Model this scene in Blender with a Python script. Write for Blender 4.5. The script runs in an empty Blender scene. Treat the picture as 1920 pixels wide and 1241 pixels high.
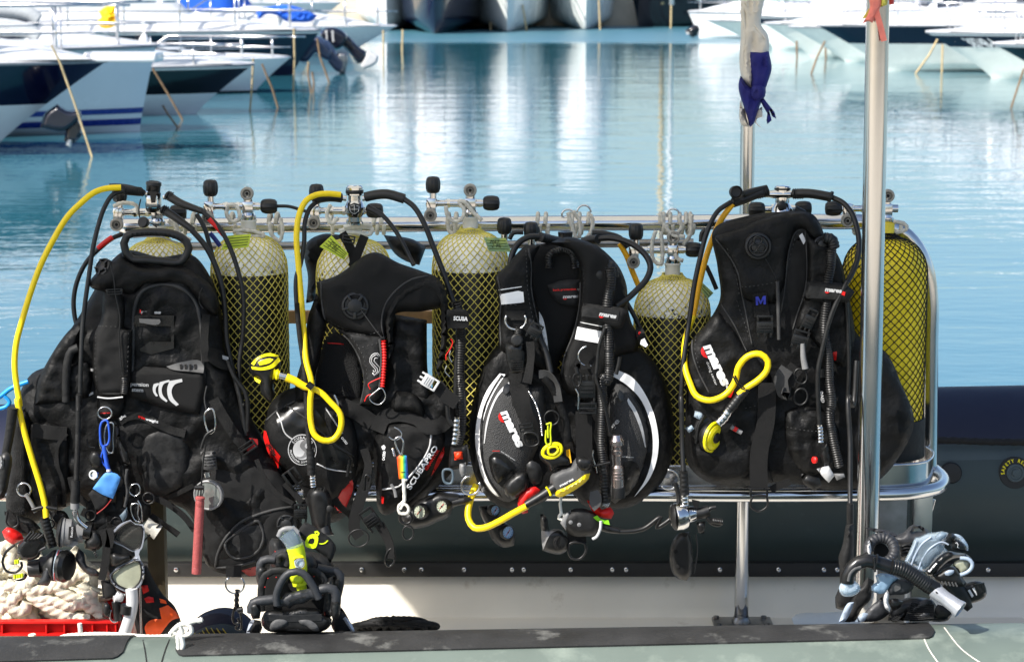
import bpy, bmesh, math, random
from mathutils import Vector, Matrix, noise
from mathutils.bvhtree import BVHTree
from mathutils.geometry import delaunay_2d_cdt
random.seed(4)
R = math.radians
SC = bpy.context.scene
COL = SC.collection
# ---------------------------------------------------------------- camera, sky, sun, exposure
FPX = 4230.0; CZ = 2.1; PITCH = math.atan(680.5/FPX)
cd = bpy.data.cameras.new('camera'); cam = bpy.data.objects.new('camera', cd); COL.objects.link(cam)
cam.location = (0, 0, CZ); cam.rotation_euler = (R(90)-PITCH, 0, 0)
cd.lens = 36*FPX/1920; cd.sensor_width = 36; cd.clip_end = 3000; cd.clip_start = 0.05
cd.dof.use_dof = True; cd.dof.focus_distance = 5.85; cd.dof.aperture_fstop = 9.0
SC.camera = cam
SUN = Vector((-0.58, -0.45, 0.68)).normalized()
w = bpy.data.worlds.new('World'); SC.world = w; w.use_nodes = True
nt = w.node_tree; sky = nt.nodes.new('ShaderNodeTexSky'); sky.sky_type = 'NISHITA'; sky.sun_disc = False
sky.sun_elevation = math.asin(SUN.z); sky.sun_rotation = math.atan2(SUN.x, SUN.y)
sky.air_density = 1.0; sky.dust_density = 2.0; sky.ozone_density = 2.0
bg = nt.nodes['Background']; nt.links.new(sky.outputs[0], bg.inputs[0]); bg.inputs[1].default_value = 0.135
sl = bpy.data.lights.new('sun', 'SUN'); sl.energy = 5.0; sl.angle = R(0.5); sl.color = (1, .955, .89)
so = bpy.data.objects.new('sun', sl); COL.objects.link(so); so.location = (-6, -4, 9)
so.rotation_euler = SUN.to_track_quat('Z', 'Y').to_euler()
SC.view_settings.view_transform = 'Standard'; SC.view_settings.look = 'None'
SC.view_settings.exposure = 0.6; SC.view_settings.gamma = 1
# ---------------------------------------------------------------- photo frame -> world
CAM = Vector((0, 0, CZ)); FW = Vector((0, math.cos(PITCH), -math.sin(PITCH))); UP = Vector((0, math.sin(PITCH), math.cos(PITCH)))
def ray(px, py): return FW + Vector(((px-960)/FPX, 0, 0)) - UP*((py-620.5)/FPX)
def W(px, py, Y):
    d = ray(px, py); return CAM + d*(Y/d.y)
def G(px, py, z=0.0):
    d = ray(px, py); return CAM + d*((z-CZ)/d.z)
FR = dict(A=(0,320,2.8208), B=(0,740,2.477), C=(400,320,2.8208), D=(400,740,2.477), E=(820,360,3.102), F=(820,700,2.8208),
          G=(1240,310,2.757), H=(1240,700,2.294), I=(0,0,4), J=(400,0,4), K=(860,0,4), L=(1300,0,3.097), N=(460,960,5.171), Q=(0,960,4.417), S=(1560,970,5.91), P=(0,0,1))
def fr(k, s):
    """ 'x,y x,y,Y ...' in a sketch frame -> photo coordinates """
    ox, oy, sc = FR[k]; out = []
    for t in s.split():
        v = [float(q) for q in t.split(',')]
        out.append((ox+v[0]/sc, oy+v[1]/sc) + tuple(v[2:]))
    return out
def mm(px, Y=5.8): return px*Y/FPX
# ---------------------------------------------------------------- materials
def s2l(c):
    if isinstance(c, (int, float)): c = (c, c, c)
    return tuple(((v/255)/12.92 if v/255 <= .04045 else ((v/255+.055)/1.055)**2.4) for v in c)
MATS = {}
def mat(name, col, rough=.5, metal=0, var=.12, vs=25, bump=0, bs=200, spec=.5, coat=0, trans=0, ior=1.45, alpha=1, dirt=None, dscale=8, dlo=.55, dhi=.7, weave=0, sheen=0, raw=False, bd=.002):
    if col is not None and name in ('nylon','nylon_fine','webbing','neoprene','mesh_panel','nylon_grey','rubber_matte','grey_panel'): spec = .24; sheen = 0
    if name in MATS: return MATS[name]
    m = bpy.data.materials.new(name); m.use_nodes = True; n = m.node_tree.nodes; L = m.node_tree.links
    b = n['Principled BSDF']; c = col if raw else s2l(col)
    if isinstance(c, float): c = (c,)*3
    b.inputs['Roughness'].default_value = rough; b.inputs['Metallic'].default_value = metal
    b.inputs['Specular IOR Level'].default_value = spec; b.inputs['Coat Weight'].default_value = coat
    b.inputs['Transmission Weight'].default_value = trans; b.inputs['IOR'].default_value = ior
    b.inputs['Alpha'].default_value = alpha; b.inputs['Sheen Weight'].default_value = sheen
    tc = n.new('ShaderNodeTexCoord'); nz = n.new('ShaderNodeTexNoise'); nz.inputs['Scale'].default_value = vs; nz.inputs['Detail'].default_value = 5
    L.new(tc.outputs['Object'], nz.inputs['Vector'])
    mr = n.new('ShaderNodeMapRange'); mr.inputs[1].default_value = .3; mr.inputs[2].default_value = .7
    mr.inputs[3].default_value = 1-var; mr.inputs[4].default_value = 1+var; L.new(nz.outputs['Fac'], mr.inputs[0])
    mx = n.new('ShaderNodeMix'); mx.data_type = 'RGBA'; mx.blend_type = 'MULTIPLY'; mx.inputs[0].default_value = 1
    mx.inputs[6].default_value = (*c, 1); L.new(mr.outputs[0], mx.inputs[7]); out = mx.outputs[2]
    if dirt is not None:
        n2 = n.new('ShaderNodeTexNoise'); n2.inputs['Scale'].default_value = dscale; n2.inputs['Detail'].default_value = 8; n2.inputs['Roughness'].default_value = .65
        L.new(tc.outputs['Object'], n2.inputs['Vector'])
        r2 = n.new('ShaderNodeMapRange'); r2.inputs[1].default_value = dlo; r2.inputs[2].default_value = dhi; L.new(n2.outputs['Fac'], r2.inputs[0])
        m2 = n.new('ShaderNodeMix'); m2.data_type = 'RGBA'; L.new(r2.outputs[0], m2.inputs[0]); L.new(out, m2.inputs[6])
        m2.inputs[7].default_value = (*s2l(dirt), 1); out = m2.outputs[2]
    L.new(out, b.inputs['Base Color'])
    r3 = n.new('ShaderNodeMapRange'); r3.inputs[1].default_value = .3; r3.inputs[2].default_value = .7
    r3.inputs[3].default_value = max(0, rough*.85); r3.inputs[4].default_value = min(1, rough*1.2); L.new(nz.outputs['Fac'], r3.inputs[0]); L.new(r3.outputs[0], b.inputs['Roughness'])
    if bump or weave:
        bp = n.new('ShaderNodeBump'); bp.inputs['Strength'].default_value = bump or weave; bp.inputs['Distance'].default_value = bd
        if weave:
            v = n.new('ShaderNodeTexVoronoi'); v.inputs['Scale'].default_value = bs; L.new(tc.outputs['Object'], v.inputs['Vector']); L.new(v.outputs['Distance'], bp.inputs['Height'])
        else:
            n3 = n.new('ShaderNodeTexNoise'); n3.inputs['Scale'].default_value = bs; n3.inputs['Detail'].default_value = 4
            L.new(tc.outputs['Object'], n3.inputs['Vector']); L.new(n3.outputs['Fac'], bp.inputs['Height'])
        L.new(bp.outputs[0], b.inputs['Normal'])
    MATS[name] = m; return m
def M(k): return MATS[k]
mat('nylon', 15, .55, var=.35, vs=14, bump=.8, bs=28, bd=.009)
mat('nylon_fine', 18, .5, var=.25, vs=30, weave=.5, bs=900, sheen=.05)
mat('nylon_grey', 58, .6, var=.22, vs=20, bump=.3, bs=260)
mat('neoprene', 30, .75, var=.25, vs=60, bump=.4, bs=500, sheen=.15)
mat('webbing', 24, .55, var=.25, vs=50, weave=.6, bs=1100)
mat('mesh_panel', 26, .6, var=.1, weave=1.0, bs=420)
mat('grey_panel', 62, .5, var=.1, weave=1.0, bs=380)
mat('stitch', 68, .7, var=.4, vs=300)
mat('rubber', 22, .42, var=.25, vs=60, bump=.15, bs=90)
mat('rubber_matte', 34, .55, var=.3, vs=70, bump=.5, bs=60, bd=.004)
mat('rubber_grey', 74, .6, var=.12, vs=30, bump=.2, bs=200)
mat('plastic_black', 20, .3, var=.2, vs=60, bump=.05, bs=40)
mat('plastic_grey', 120, .4, var=.1)
mat('plastic_light', 196, .4, var=.08)
mat('plastic_blue_grey', (84,98,108), .35)
mat('dark_void', 8, .9)
mat('chrome', 205, .13, 1, var=.08, vs=60, bump=.03, bs=60)
mat('steel', 205, .16, 1, var=.04, vs=8)
mat('steel_dull', 135, .35, 1, var=.25, vs=18, bump=.08, bs=90, dirt=(120,95,60), dscale=12, dlo=.55, dhi=.8)
mat('yellow_hose', (236,205,12), .38, var=.06, vs=80, bump=.12, bs=500)
mat('orange_hose', (225,165,10), .45, var=.08, vs=60)
mat('hi_yellow', (240,225,10), .4, var=.05)
mat('lime', (200,215,30), .4, var=.06)
mat('red', (200,22,18), .42, var=.08)
mat('dark_red', (140,18,18), .5, var=.12)
mat('orange', (240,85,15), .55, var=.08, bump=.1)
mat('pink_red', (152,74,72), .45, var=.2, vs=200, bump=.2, bs=300)
mat('white', 226, .45, var=.03)
mat('reflective', 232, .4, var=.03, vs=60, bump=.1, bs=500)
mat('silver_print', 190, .4, .1, var=.03)
mat('blue', (40,85,190), .5, var=.1)
mat('blue_tag', (75,138,205), .6, var=.06)
mat('sky_blue_hose', (25,140,215), .35, var=.1)
mat('dark_blue', (25,40,120), .6, var=.15)
mat('cord_grey', (198,194,182), .8, var=.25, vs=90, bump=.6, bs=500)
mat('cord_white', (225,222,210), .8, var=.12, vs=90, bump=.6, bs=500)
mat('rope_cream', (220,213,192), .85, var=.2, vs=30, bump=.8, bs=350, dirt=(150,135,105), dscale=16, dlo=.5, dhi=.85)
mat('rope_black', 24, .8, var=.3, vs=60, bump=.8, bs=250)
mat('tag_lime', (190,205,60), .55, var=.15, vs=60, dirt=(70,90,40), dscale=60, dlo=.58, dhi=.75)
mat('glass_dark', (60,70,66), .06, 0, var=.3, vs=30, coat=.5)
mat('clear', (235,240,245), .08, var=.02, trans=.8, ior=1.3)
mat('silicone', (205,222,235), .25, var=.08, vs=40, trans=.45, ior=1.25, bump=.1, bs=60)
mat('silicone_white', (190,208,222), .14, var=.1, trans=.75, ior=1.25, bump=.2, bs=40)
mat('wood', (205,165,125), .7, var=.2, vs=40)
# ---------------------------------------------------------------- things and parts
def tag(o, label=None, cat=None, group=None, kind=None):
    if label: o['label'] = label
    if cat: o['category'] = cat
    if group: o['group'] = group
    if kind: o['kind'] = kind
    return o
def wl(o):
    v = Vector(o.location)
    while o.parent: o = o.parent; v += Vector(o.location)
    return v
def thing(name, label, cat, loc, group=None):
    o = bpy.data.objects.new(name, None); COL.objects.link(o); o.location = loc; o.empty_display_size = .05
    return tag(o, label, cat, group)
WV = {}
def mk(name, verts, faces, m, parent=None, smooth=True, mats=None, mi=None, auto=None):
    verts = [Vector(v) for v in verts]
    if parent is not None: org = wl(parent)
    else:
        zs = min(v.z for v in verts); n = len(verts); org = Vector((sum(v.x for v in verts)/n, sum(v.y for v in verts)/n, zs))
    me = bpy.data.meshes.new(name); me.from_pydata([v-org for v in verts], [], faces)
    for q in (mats or [m]): me.materials.append(M(q) if isinstance(q, str) else q)
    if mi: me.polygons.foreach_set('material_index', mi)
    if smooth: me.polygons.foreach_set('use_smooth', [True]*len(me.polygons))
    me.validate(); me.update()
    bm = bmesh.new(); bm.from_mesh(me); bmesh.ops.recalc_face_normals(bm, faces=bm.faces)
    if auto:
        for e in bm.edges:
            if len(e.link_faces) == 2 and e.calc_face_angle(0) > R(auto): e.smooth = False
    bm.to_mesh(me); bm.free()
    o = bpy.data.objects.new(name, me); COL.objects.link(o)
    if parent is not None: o.parent = parent
    else: o.location = org
    WV[o.name] = (verts, faces)
    return o
def bvh(objs):
    vs, fs = [], []
    for o in objs:
        v, f = WV[o.name]; n = len(vs); vs += v; fs += [tuple(i+n for i in q) for q in f]
    return BVHTree.FromPolygons(vs, fs)
def smooth_path(pts, step):
    """Catmull-Rom through points (Vectors of any dim)"""
    P = [Vector(p) for p in pts]
    if len(P) == 2:
        n = max(1, int((P[1]-P[0]).length/step)); return [P[0].lerp(P[1], i/n) for i in range(n+1)]
    closed = (P[0]-P[-1]).length < 1e-9
    out = []
    for i in range(len(P)-1):
        p1, p2 = P[i], P[i+1]
        p0 = P[i-1] if i > 0 else (P[-2] if closed else p1*2-p2)
        p3 = P[i+2] if i+2 < len(P) else (P[1] if closed else p2*2-p1)
        # centripetal-ish tangents scaled by segment length
        d = (p2-p1).length; a = (p1-p0).length or d; b = (p3-p2).length or d
        m1 = ((p1-p0)/a + (p2-p1)/max(d, 1e-9))*.5*d; m2 = ((p2-p1)/max(d, 1e-9) + (p3-p2)/b)*.5*d
        n = max(1, int(d/step))
        for k in range(n):
            t = k/n; t2 = t*t; t3 = t2*t
            out.append(p1*(2*t3-3*t2+1) + m1*(t3-2*t2+t) + p2*(-2*t3+3*t2) + m2*(t3-t2))
    out.append(P[-1]); return out
def frames(C):
    n = len(C); T = [(C[min(i+1, n-1)]-C[max(i-1, 0)]).normalized() for i in range(n)]
    a = Vector((0, 1, 0)) if abs(T[0].y) < .9 else Vector((1, 0, 0))
    u = (a - T[0]*a.dot(T[0])).normalized(); out = []
    for t in T:
        u = (u - t*u.dot(t)); u = u.normalized() if u.length > 1e-6 else t.orthogonal().normalized()
        out.append((t, u, t.cross(u)))
    return out
def tube_geo(C, rad, res=10, lobes=0, twist=0, sq=1.0, cap=True):
    """rad: float or function(i, arclength); returns verts, faces"""
    Fm = frames(C); V = []; Fs = []; s = 0
    for i, c in enumerate(C):
        if i: s += (C[i]-C[i-1]).length
        r = rad(i, s) if callable(rad) else rad
        t, u, v = Fm[i]
        for k in range(res):
            a = 2*math.pi*k/res; rr = r
            if lobes: rr = r*(.70+.40*abs(math.cos(lobes*.5*(a+s*twist)))**.7)
            V.append(c + u*math.cos(a)*rr*sq + v*math.sin(a)*rr)
    for i in range(len(C)-1):
        for k in range(res):
            k2 = (k+1) % res; Fs.append((i*res+k, i*res+k2, (i+1)*res+k2, (i+1)*res+k))
    if cap: Fs.append(tuple(range(res))); Fs.append(tuple((len(C)-1)*res+k for k in range(res)))
    return V, Fs
def P3(pts, Y):
    """photo points -> world; third value is its own Y"""
    out = []
    n = len(pts)
    for i, p in enumerate(pts):
        if len(p) > 2: y = p[2]
        elif isinstance(Y, (list, tuple)):
            u = i/max(1, n-1)*(len(Y)-1); k = min(int(u), len(Y)-2); y = Y[k]+(Y[k+1]-Y[k])*(u-k)
        else: y = Y
        out.append(W(p[0], p[1], y))
    return out
def tube(name, pts, Y, r, m, parent=None, res=10, rib=0, ribp=.006, step=None, world=False, taper=None, lobes=0, twist=0, sq=1.0):
    C = pts if world else P3(pts, Y)
    st = step or (ribp/4 if rib else max(.006, r*1.1))
    C = smooth_path(C, st)
    tot = sum((C[i]-C[i-1]).length for i in range(1, len(C))) or 1
    def rad(i, s):
        q = r
        if taper: q = r + (taper-r)*s/tot
        if rib: q = q*(1+rib*math.cos(2*math.pi*s/ribp))
        return q
    V, F_ = tube_geo(C, rad, res, lobes, twist, sq)
    return mk(name, V, F_, m, parent, auto=60)
def multi_tube(name, paths, m, parent=None, res=6):
    V, F_ = [], []
    for C, r in paths:
        v, f = tube_geo(C, r, res); n = len(V); V += v; F_ += [tuple(i+n for i in q) for q in f]
    return mk(name, V, F_, m, parent)
def basis(ax):
    ax = Vector(ax).normalized(); u = ax.orthogonal().normalized() if abs(ax.z) > .99 or abs(ax.x) < 2 and ax.cross(Vector((0, 0, 1))).length < .1 else ax.cross(Vector((0, 0, 1))).normalized()
    return ax, u, ax.cross(u)
def lathe_geo(prof, o, ax=(0, 0, 1), res=24, flute=0, nf=12, ang=(0, 2*math.pi), cap=True):
    ax, u, v = basis(ax); o = Vector(o); V = []; Fs = []
    full = abs(ang[1]-ang[0]-2*math.pi) < 1e-6; nn = res if full else res+1
    for (r, h) in prof:
        for k in range(nn):
            a = ang[0]+(ang[1]-ang[0])*k/res; rr = r*(1+(flute*math.cos(nf*a) if r > .004 else 0))
            V.append(o+ax*h+(u*math.cos(a)+v*math.sin(a))*max(rr, 1e-5))
    for i in range(len(prof)-1):
        for k in range(res):
            k2 = (k+1) % nn; Fs.append((i*nn+k, i*nn+k2, (i+1)*nn+k2, (i+1)*nn+k))
    if full and cap: Fs.append(tuple(range(res))); Fs.append(tuple((len(prof)-1)*nn+k for k in range(res)))
    return V, Fs
def lathe(name, prof, o, ax, m, parent=None, res=24, flute=0, nf=12, auto=35, cap=True):
    V, F_ = lathe_geo(prof, o, ax, res, flute, nf, cap=cap)
    return mk(name, V, F_, m, parent, auto=auto)
def join(*gs):
    V, F_ = [], []
    for v, f in gs:
        n = len(V); V += list(v); F_ += [tuple(i+n for i in q) for q in f]
    return V, F_
def box_geo(c, sx, sy, sz, M3=None, bev=.15):
    """rounded-corner box (bevelled)"""
    bm = bmesh.new(); bmesh.ops.create_cube(bm, size=1)
    for v in bm.verts: v.co = Vector((v.co.x*sx, v.co.y*sy, v.co.z*sz))
    if bev: bmesh.ops.bevel(bm, geom=bm.edges[:], offset=bev*min(sx, sy, sz), segments=2, affect='EDGES', profile=.6)
    V = [v.co.copy() for v in bm.verts]
    bm.verts.index_update(); F_ = [tuple(v.index for v in f.verts) for f in bm.faces]; bm.free()
    if M3: V = [M3 @ v for v in V]
    return [v+Vector(c) for v in V], F_
def inside(p, poly):
    x, y = p[0], p[1]; c = False; n = len(poly); j = n-1
    for i in range(n):
        xi, yi = poly[i][0], poly[i][1]; xj, yj = poly[j][0], poly[j][1]
        if (yi > y) != (yj > y) and x < (xj-xi)*(y-yi)/(yj-yi)+xi: c = not c
        j = i
    return c
def segd(p, poly):
    x, y = p; best = 1e9; n = len(poly); j = n-1
    for i in range(n):
        ax, ay = poly[j][0], poly[j][1]; dx, dy = poly[i][0]-ax, poly[i][1]-ay; q = dx*dx+dy*dy
        t = 0 if q == 0 else max(0, min(1, ((x-ax)*dx+(y-ay)*dy)/q)); ex, ey = ax+t*dx-x, ay+t*dy-y; d = ex*ex+ey*ey
        if d < best: best = d
        j = i
    return math.sqrt(best)
def outline2(poly, step, curve=True):
    pts = [Vector((p[0], p[1])) for p in poly]; pts.append(pts[0].copy())
    if curve:
        R_ = pts[:-1]; n = len(R_); cor = []
        for i in range(n):
            a = R_[i]-R_[i-1]; b = R_[(i+1) % n]-R_[i]
            if a.length > 1e-6 and b.length > 1e-6 and a.angle(b) > R(60): cor.append(i)
        if not cor: q = smooth_path([Vector((p.x, p.y, 0)) for p in pts], step)[:-1]
        else:
            q = []
            for j, c in enumerate(cor):
                e = cor[(j+1) % len(cor)]; e = e if e > c else e+n
                q += smooth_path([Vector((R_[k % n].x, R_[k % n].y, 0)) for k in range(c, e+1)], step)[:-1]
    else:
        q = []
        for i in range(len(pts)-1):
            n = max(1, int((pts[i+1]-pts[i]).length/step)); q += [Vector((*pts[i].lerp(pts[i+1], k/n), 0)) for k in range(n)]
    return [(v.x, v.y) for v in q]
def tri2d(poly, holes, step):
    loops = [poly]+holes; V = []; E = []
    for lp in loops:
        n = len(V); V += [Vector(p) for p in lp]; E += [(n+i, n+(i+1) % len(lp)) for i in range(len(lp))]
    xs = [p[0] for p in poly]; ys = [p[1] for p in poly]
    y = min(ys)+step*.6; row = 0
    while y < max(ys):
        x = min(xs)+(step*.5 if row % 2 else 0)
        while x < max(xs):
            if inside((x, y), poly) and not any(inside((x, y), h) for h in holes) and min(segd((x, y), l) for l in loops) > step*.45: V.append(Vector((x, y)))
            x += step
        y += step*.87; row += 1
    v2, e2, f2, *_ = delaunay_2d_cdt(V, E, [], 0, 1e-5)
    F2 = []
    for f in f2:
        cx = sum(v2[i].x for i in f)/len(f); cy = sum(v2[i].y for i in f)/len(f)
        if inside((cx, cy), poly) and not any(inside((cx, cy), h) for h in holes): F2.append(tuple(f))
    return v2, F2, loops
def pillow(name, poly, Y, th, edge, m, parent=None, back=.5, step=7, wr=0, wf=.02, holes=(), curve=True, seed=0, fold=(1, 1), lift=None, prof=.5):
    """a stuffed or moulded piece: outline in photo px, centre depth Y (number or f(px,py)), bulging th metres to the front, edge px = rounding width"""
    poly = outline2([p[:2] for p in poly], step, curve); hs = [outline2(h, step, curve) for h in holes]
    v2, F2, loops = tri2d(poly, hs, step); front = []; backv = []
    for v in v2:
        d = min(segd((v.x, v.y), l) for l in loops); q = min(1, d/edge); k = (1-(1-q)**2)**prof if q > 0 else 0
        y = Y(v.x, v.y) if callable(Y) else Y
        n = 0
        if wr:
            a = noise.noise(Vector((v.x*wf*fold[0], v.y*wf*fold[1], seed*7.3))); b = noise.noise(Vector((v.x*wf*2.3*fold[0], v.y*wf*2.1*fold[1], seed*3.1+9)))
            c3 = noise.noise(Vector((v.x*wf*4.1+v.y*wf*1.5, v.y*wf*3.3, seed*1.7+4)))
            n = wr*(1-abs(a)*2.2 + .45*b - abs(c3)*.5)*min(1, d/(edge*.6+1e-6))
        if lift: n += lift(v.x, v.y)
        front.append(W(v.x, v.y, y-th*k-n)); backv.append(W(v.x, v.y, y+th*back*k+(.001 if q > 0 else 0)))
    N = len(v2); isb = {}
    for i, v in enumerate(v2):
        if min(segd((v.x, v.y), l) for l in loops) < 1e-3: isb[i] = 1
    V = front[:]; mp = {}
    for i in range(N):
        if i in isb: mp[i] = i
        else: mp[i] = len(V); V.append(backv[i])
    F_ = list(F2)+[tuple(mp[i] for i in reversed(f)) for f in F2]
    return mk(name, V, F_, m, parent, auto=62)
def plate(name, poly, Y, th, m, parent=None, holes=(), curve=False, step=8, bev=1.2, lift=0):
    """a rigid plate of even thickness; outline in photo px; front face at Y"""
    poly = outline2([p[:2] for p in poly], step, curve); hs = [outline2(h, step, curve) for h in holes]
    v2, F2, loops = tri2d(poly, hs, step*1.5); V = []; F_ = []
    fy = (lambda a, b: Y(a, b)) if callable(Y) else (lambda a, b: Y)
    V = [W(v.x, v.y, fy(v.x, v.y)) for v in v2]+[W(v.x, v.y, fy(v.x, v.y)+th) for v in v2]; N = len(v2)
    F_ = list(F2)+[tuple(i+N for i in reversed(f)) for f in F2]
    cnt = {}
    for f in F2:
        for i in range(len(f)):
            a, b = f[i], f[(i+1) % len(f)]; cnt[(a, b)] = 1
    for (a, b) in cnt:
        if (b, a) not in cnt: F_.append((b, a, a+N, b+N))
    return mk(name, V, F_, m, parent, auto=40)
def hitY(B, px, py, off, dflt):
    d = ray(px, py).normalized(); loc, n, i, dist = B.ray_cast(CAM, d)
    if loc is None or (dflt and abs(loc.y-dflt) > .35): return None
    return loc.y-off
def decal(name, poly, on, m, parent=None, off=.0022, th=.003, curve=True, step=6, dflt=None, holes=(), relax=2, edge=0):
    """a strap, patch or panel lying on other pieces"""
    B = bvh(on) if isinstance(on, (list, tuple)) else on
    poly = outline2([p[:2] for p in poly], step, curve); hs = [outline2(h, step, curve) for h in holes]
    v2, F2, loops = tri2d(poly, hs, step); ys = []
    for v in v2: ys.append(hitY(B, v.x, v.y, off, dflt))
    ok = [y for y in ys if y is not None]
    if not ok: ok = [dflt or 5.75]
    med = sorted(ok)[len(ok)//2]
    nb = [set() for _ in v2]
    for f in F2:
        for a in f: nb[a].update(f)
    for _ in range(30):
        if None not in ys: break
        ys = [y if y is not None else (lambda q: sum(q)/len(q) if q else None)([ys[j] for j in nb[i] if ys[j] is not None]) for i, y in enumerate(ys)]
    ys = [med if y is None else y for y in ys]; base = ys[:]
    for _ in range(relax): ys = [min(base[i], sum(ys[j] for j in nb[i])/len(nb[i])) if nb[i] else ys[i] for i in range(len(ys))]
    N = len(v2); V = []
    for i, v in enumerate(v2):
        t = th
        if edge: t = th*min(1, (min(segd((v.x, v.y), l) for l in loops)/edge))**.5
        V.append(W(v.x, v.y, ys[i]-t))
    V += [W(v.x, v.y, ys[i]+off*.8) for i, v in enumerate(v2)]
    F_ = list(F2)+[tuple(i+N for i in reversed(f)) for f in F2]; cnt = set()
    for f in F2:
        for i in range(len(f)): cnt.add((f[i], f[(i+1) % len(f)]))
    for (a, b) in cnt:
        if (b, a) not in cnt: F_.append((b, a, a+N, b+N))
    return mk(name, V, F_, m, parent, auto=50)
def ribbon_poly(pts, wpx):
    C = smooth_path([Vector((p[0], p[1], 0)) for p in pts], 6); n = len(C); A = []; Bq = []
    for i in range(n):
        t = (C[min(i+1, n-1)]-C[max(i-1, 0)]).normalized(); nn = Vector((-t.y, t.x, 0))
        ww = wpx if not isinstance(wpx, (list, tuple)) else wpx[0]+(wpx[1]-wpx[0])*i/(n-1)
        A.append(C[i]+nn*ww/2); Bq.append(C[i]-nn*ww/2)
    return [(v.x, v.y) for v in A+Bq[::-1]]
def strap(name, pts, wpx, on, m='webbing', parent=None, off=.003, th=.0025, dflt=None, relax=4):
    """webbing strap lying over pieces"""
    return decal(name, ribbon_poly(pts, wpx), on, m, parent, off, th, curve=False, step=7, dflt=dflt, relax=relax)
def band(name, pts, Y, wpx, m, parent=None, th=.0025, face=None):
    """free-hanging webbing: a flat ribbon with thickness; face = list of twist angles in degrees"""
    C = smooth_path(P3(pts, Y), .007); n = len(C); V = []; F_ = []
    for i in range(n):
        t = (C[min(i+1, n-1)]-C[max(i-1, 0)]).normalized(); nn = t.cross(Vector((0, 1, 0)))
        nn = nn.normalized() if nn.length > .05 else Vector((1, 0, 0)); d = t.cross(nn).normalized()
        if face:
            q = i/(n-1)*(len(face)-1); k = min(int(q), len(face)-2); a = R(face[k]+(face[k+1]-face[k])*(q-k)); nn, d = nn*math.cos(a)+d*math.sin(a), d*math.cos(a)-nn*math.sin(a)
        ww = (wpx if not isinstance(wpx, (list, tuple)) else wpx[0]+(wpx[1]-wpx[0])*i/(n-1))*C[i].y/FPX/2
        for (a, b) in ((1, 1), (1, -1), (-1, -1), (-1, 1)): V.append(C[i]+nn*ww*a+d*th/2*b)
    for i in range(n-1):
        for k in range(4): k2 = (k+1) % 4; F_.append((i*4+k, i*4+k2, i*4+4+k2, i*4+4+k))
    F_ += [(0, 1, 2, 3), ((n-1)*4+3, (n-1)*4+2, (n-1)*4+1, (n-1)*4)]
    return mk(name, V, F_, m, parent, auto=40)
def seam_geo(lines, on, rpx=1.1, dflt=None, dash=0, off=.0004):
    B = bvh(on) if isinstance(on, (list, tuple)) else on; out = []
    for pts in lines:
        C2 = smooth_path([Vector((p[0], p[1], 0)) for p in pts], 5); C = []
        for c in C2:
            y = hitY(B, c.x, c.y, off, dflt)
            C.append(None if y is None else W(c.x, c.y, y))
        run = []
        runs = []
        for c in C+[None]:
            if c is None or (run and abs(c.y-run[-1].y) > .03):
                if len(run) > 2: runs.append(run)
                run = [] if c is None else [c]
            else: run.append(c)
        for q in runs:
            if dash:
                q = smooth_path(q, .002); k = 0
                while k < len(q)-dash:
                    out.append((q[k:k+dash], rpx*5.8/FPX)); k += int(dash*1.7)
            else: out.append((q, rpx*5.8/FPX))
    return out
def seams(name, lines, on, m='stitch', parent=None, rpx=1.1, dflt=None, dash=0):
    B = bvh(on) if isinstance(on, (list, tuple)) else on; o = None
    for ln in lines:
        g = seam_geo([ln], B, rpx, dflt, dash)
        if g: o = multi_tube(name, g, m, parent, 4)
    return o
TXT = {}
def text_tris(s, bold=.02, shear=0, space=1.0):
    k = (s, bold, shear, space)
    if k in TXT: return TXT[k]
    c = bpy.data.curves.new('txt', 'FONT'); c.body = s; c.offset = bold; c.resolution_u = 3; c.shear = shear; c.space_character = space
    o = bpy.data.objects.new('txt', c); COL.objects.link(o)
    me = o.to_mesh(); V = [v.co.copy() for v in me.vertices]; F_ = [tuple(p.vertices) for p in me.polygons]
    o.to_mesh_clear(); bpy.data.objects.remove(o); bpy.data.curves.remove(c)
    x0 = min(v.x for v in V); x1 = max(v.x for v in V)
    V = [Vector((v.x-x0, v.y)) for v in V]; TXT[k] = (V, F_, x1-x0); return TXT[k]
def letters(name, s, p0, p1, hpx, on, m, parent=None, bold=.02, shear=0, off=.0035, dflt=None, space=1.0, up=None):
    """lettering lying on a surface: baseline from p0 to p1 (photo px), cap height hpx"""
    V, F_, wdt = text_tris(s, bold, shear, space); B = bvh(on) if isinstance(on, (list, tuple)) else on
    d = Vector((p1[0]-p0[0], p1[1]-p0[1])); L = d.length; d = d/L; n = Vector((d.y, -d.x)) if up is None else Vector(up); out = []; last = dflt
    for v in V:
        q = Vector(p0[:2])+d*(v.x/wdt*L)+n*(v.y/.72*hpx)
        y = hitY(B, q.x, q.y, off, dflt); y = last if y is None else y; last = y
        out.append(W(q.x, q.y, y if y else 5.7))
    return mk(name, out, F_, m, parent, smooth=False)
def ring(name, c, Y, rpx, tpx, m, parent=None, sx=1.0, rot=0, seg=20, arc=(0, 360), tilt=0):
    """wire ring or D-ring in the picture-facing plane, tilted about the vertical"""
    C = []; o = W(c[0], c[1], Y); k = Y/FPX; n = seg
    for i in range(n+1):
        a = R(arc[0]+(arc[1]-arc[0])*i/n); x, z = math.cos(a)*rpx*sx*k, math.sin(a)*rpx*k
        x, z = x*math.cos(R(rot))-z*math.sin(R(rot)), x*math.sin(R(rot))+z*math.cos(R(rot))
        C.append(o+Vector((x*math.cos(R(tilt)), x*math.sin(R(tilt)), z)))
    V, F_ = tube_geo(C, tpx*k*.85, 8, cap=abs(arc[1]-arc[0]) < 359)
    return mk(name, V, F_, m, parent)
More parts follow.
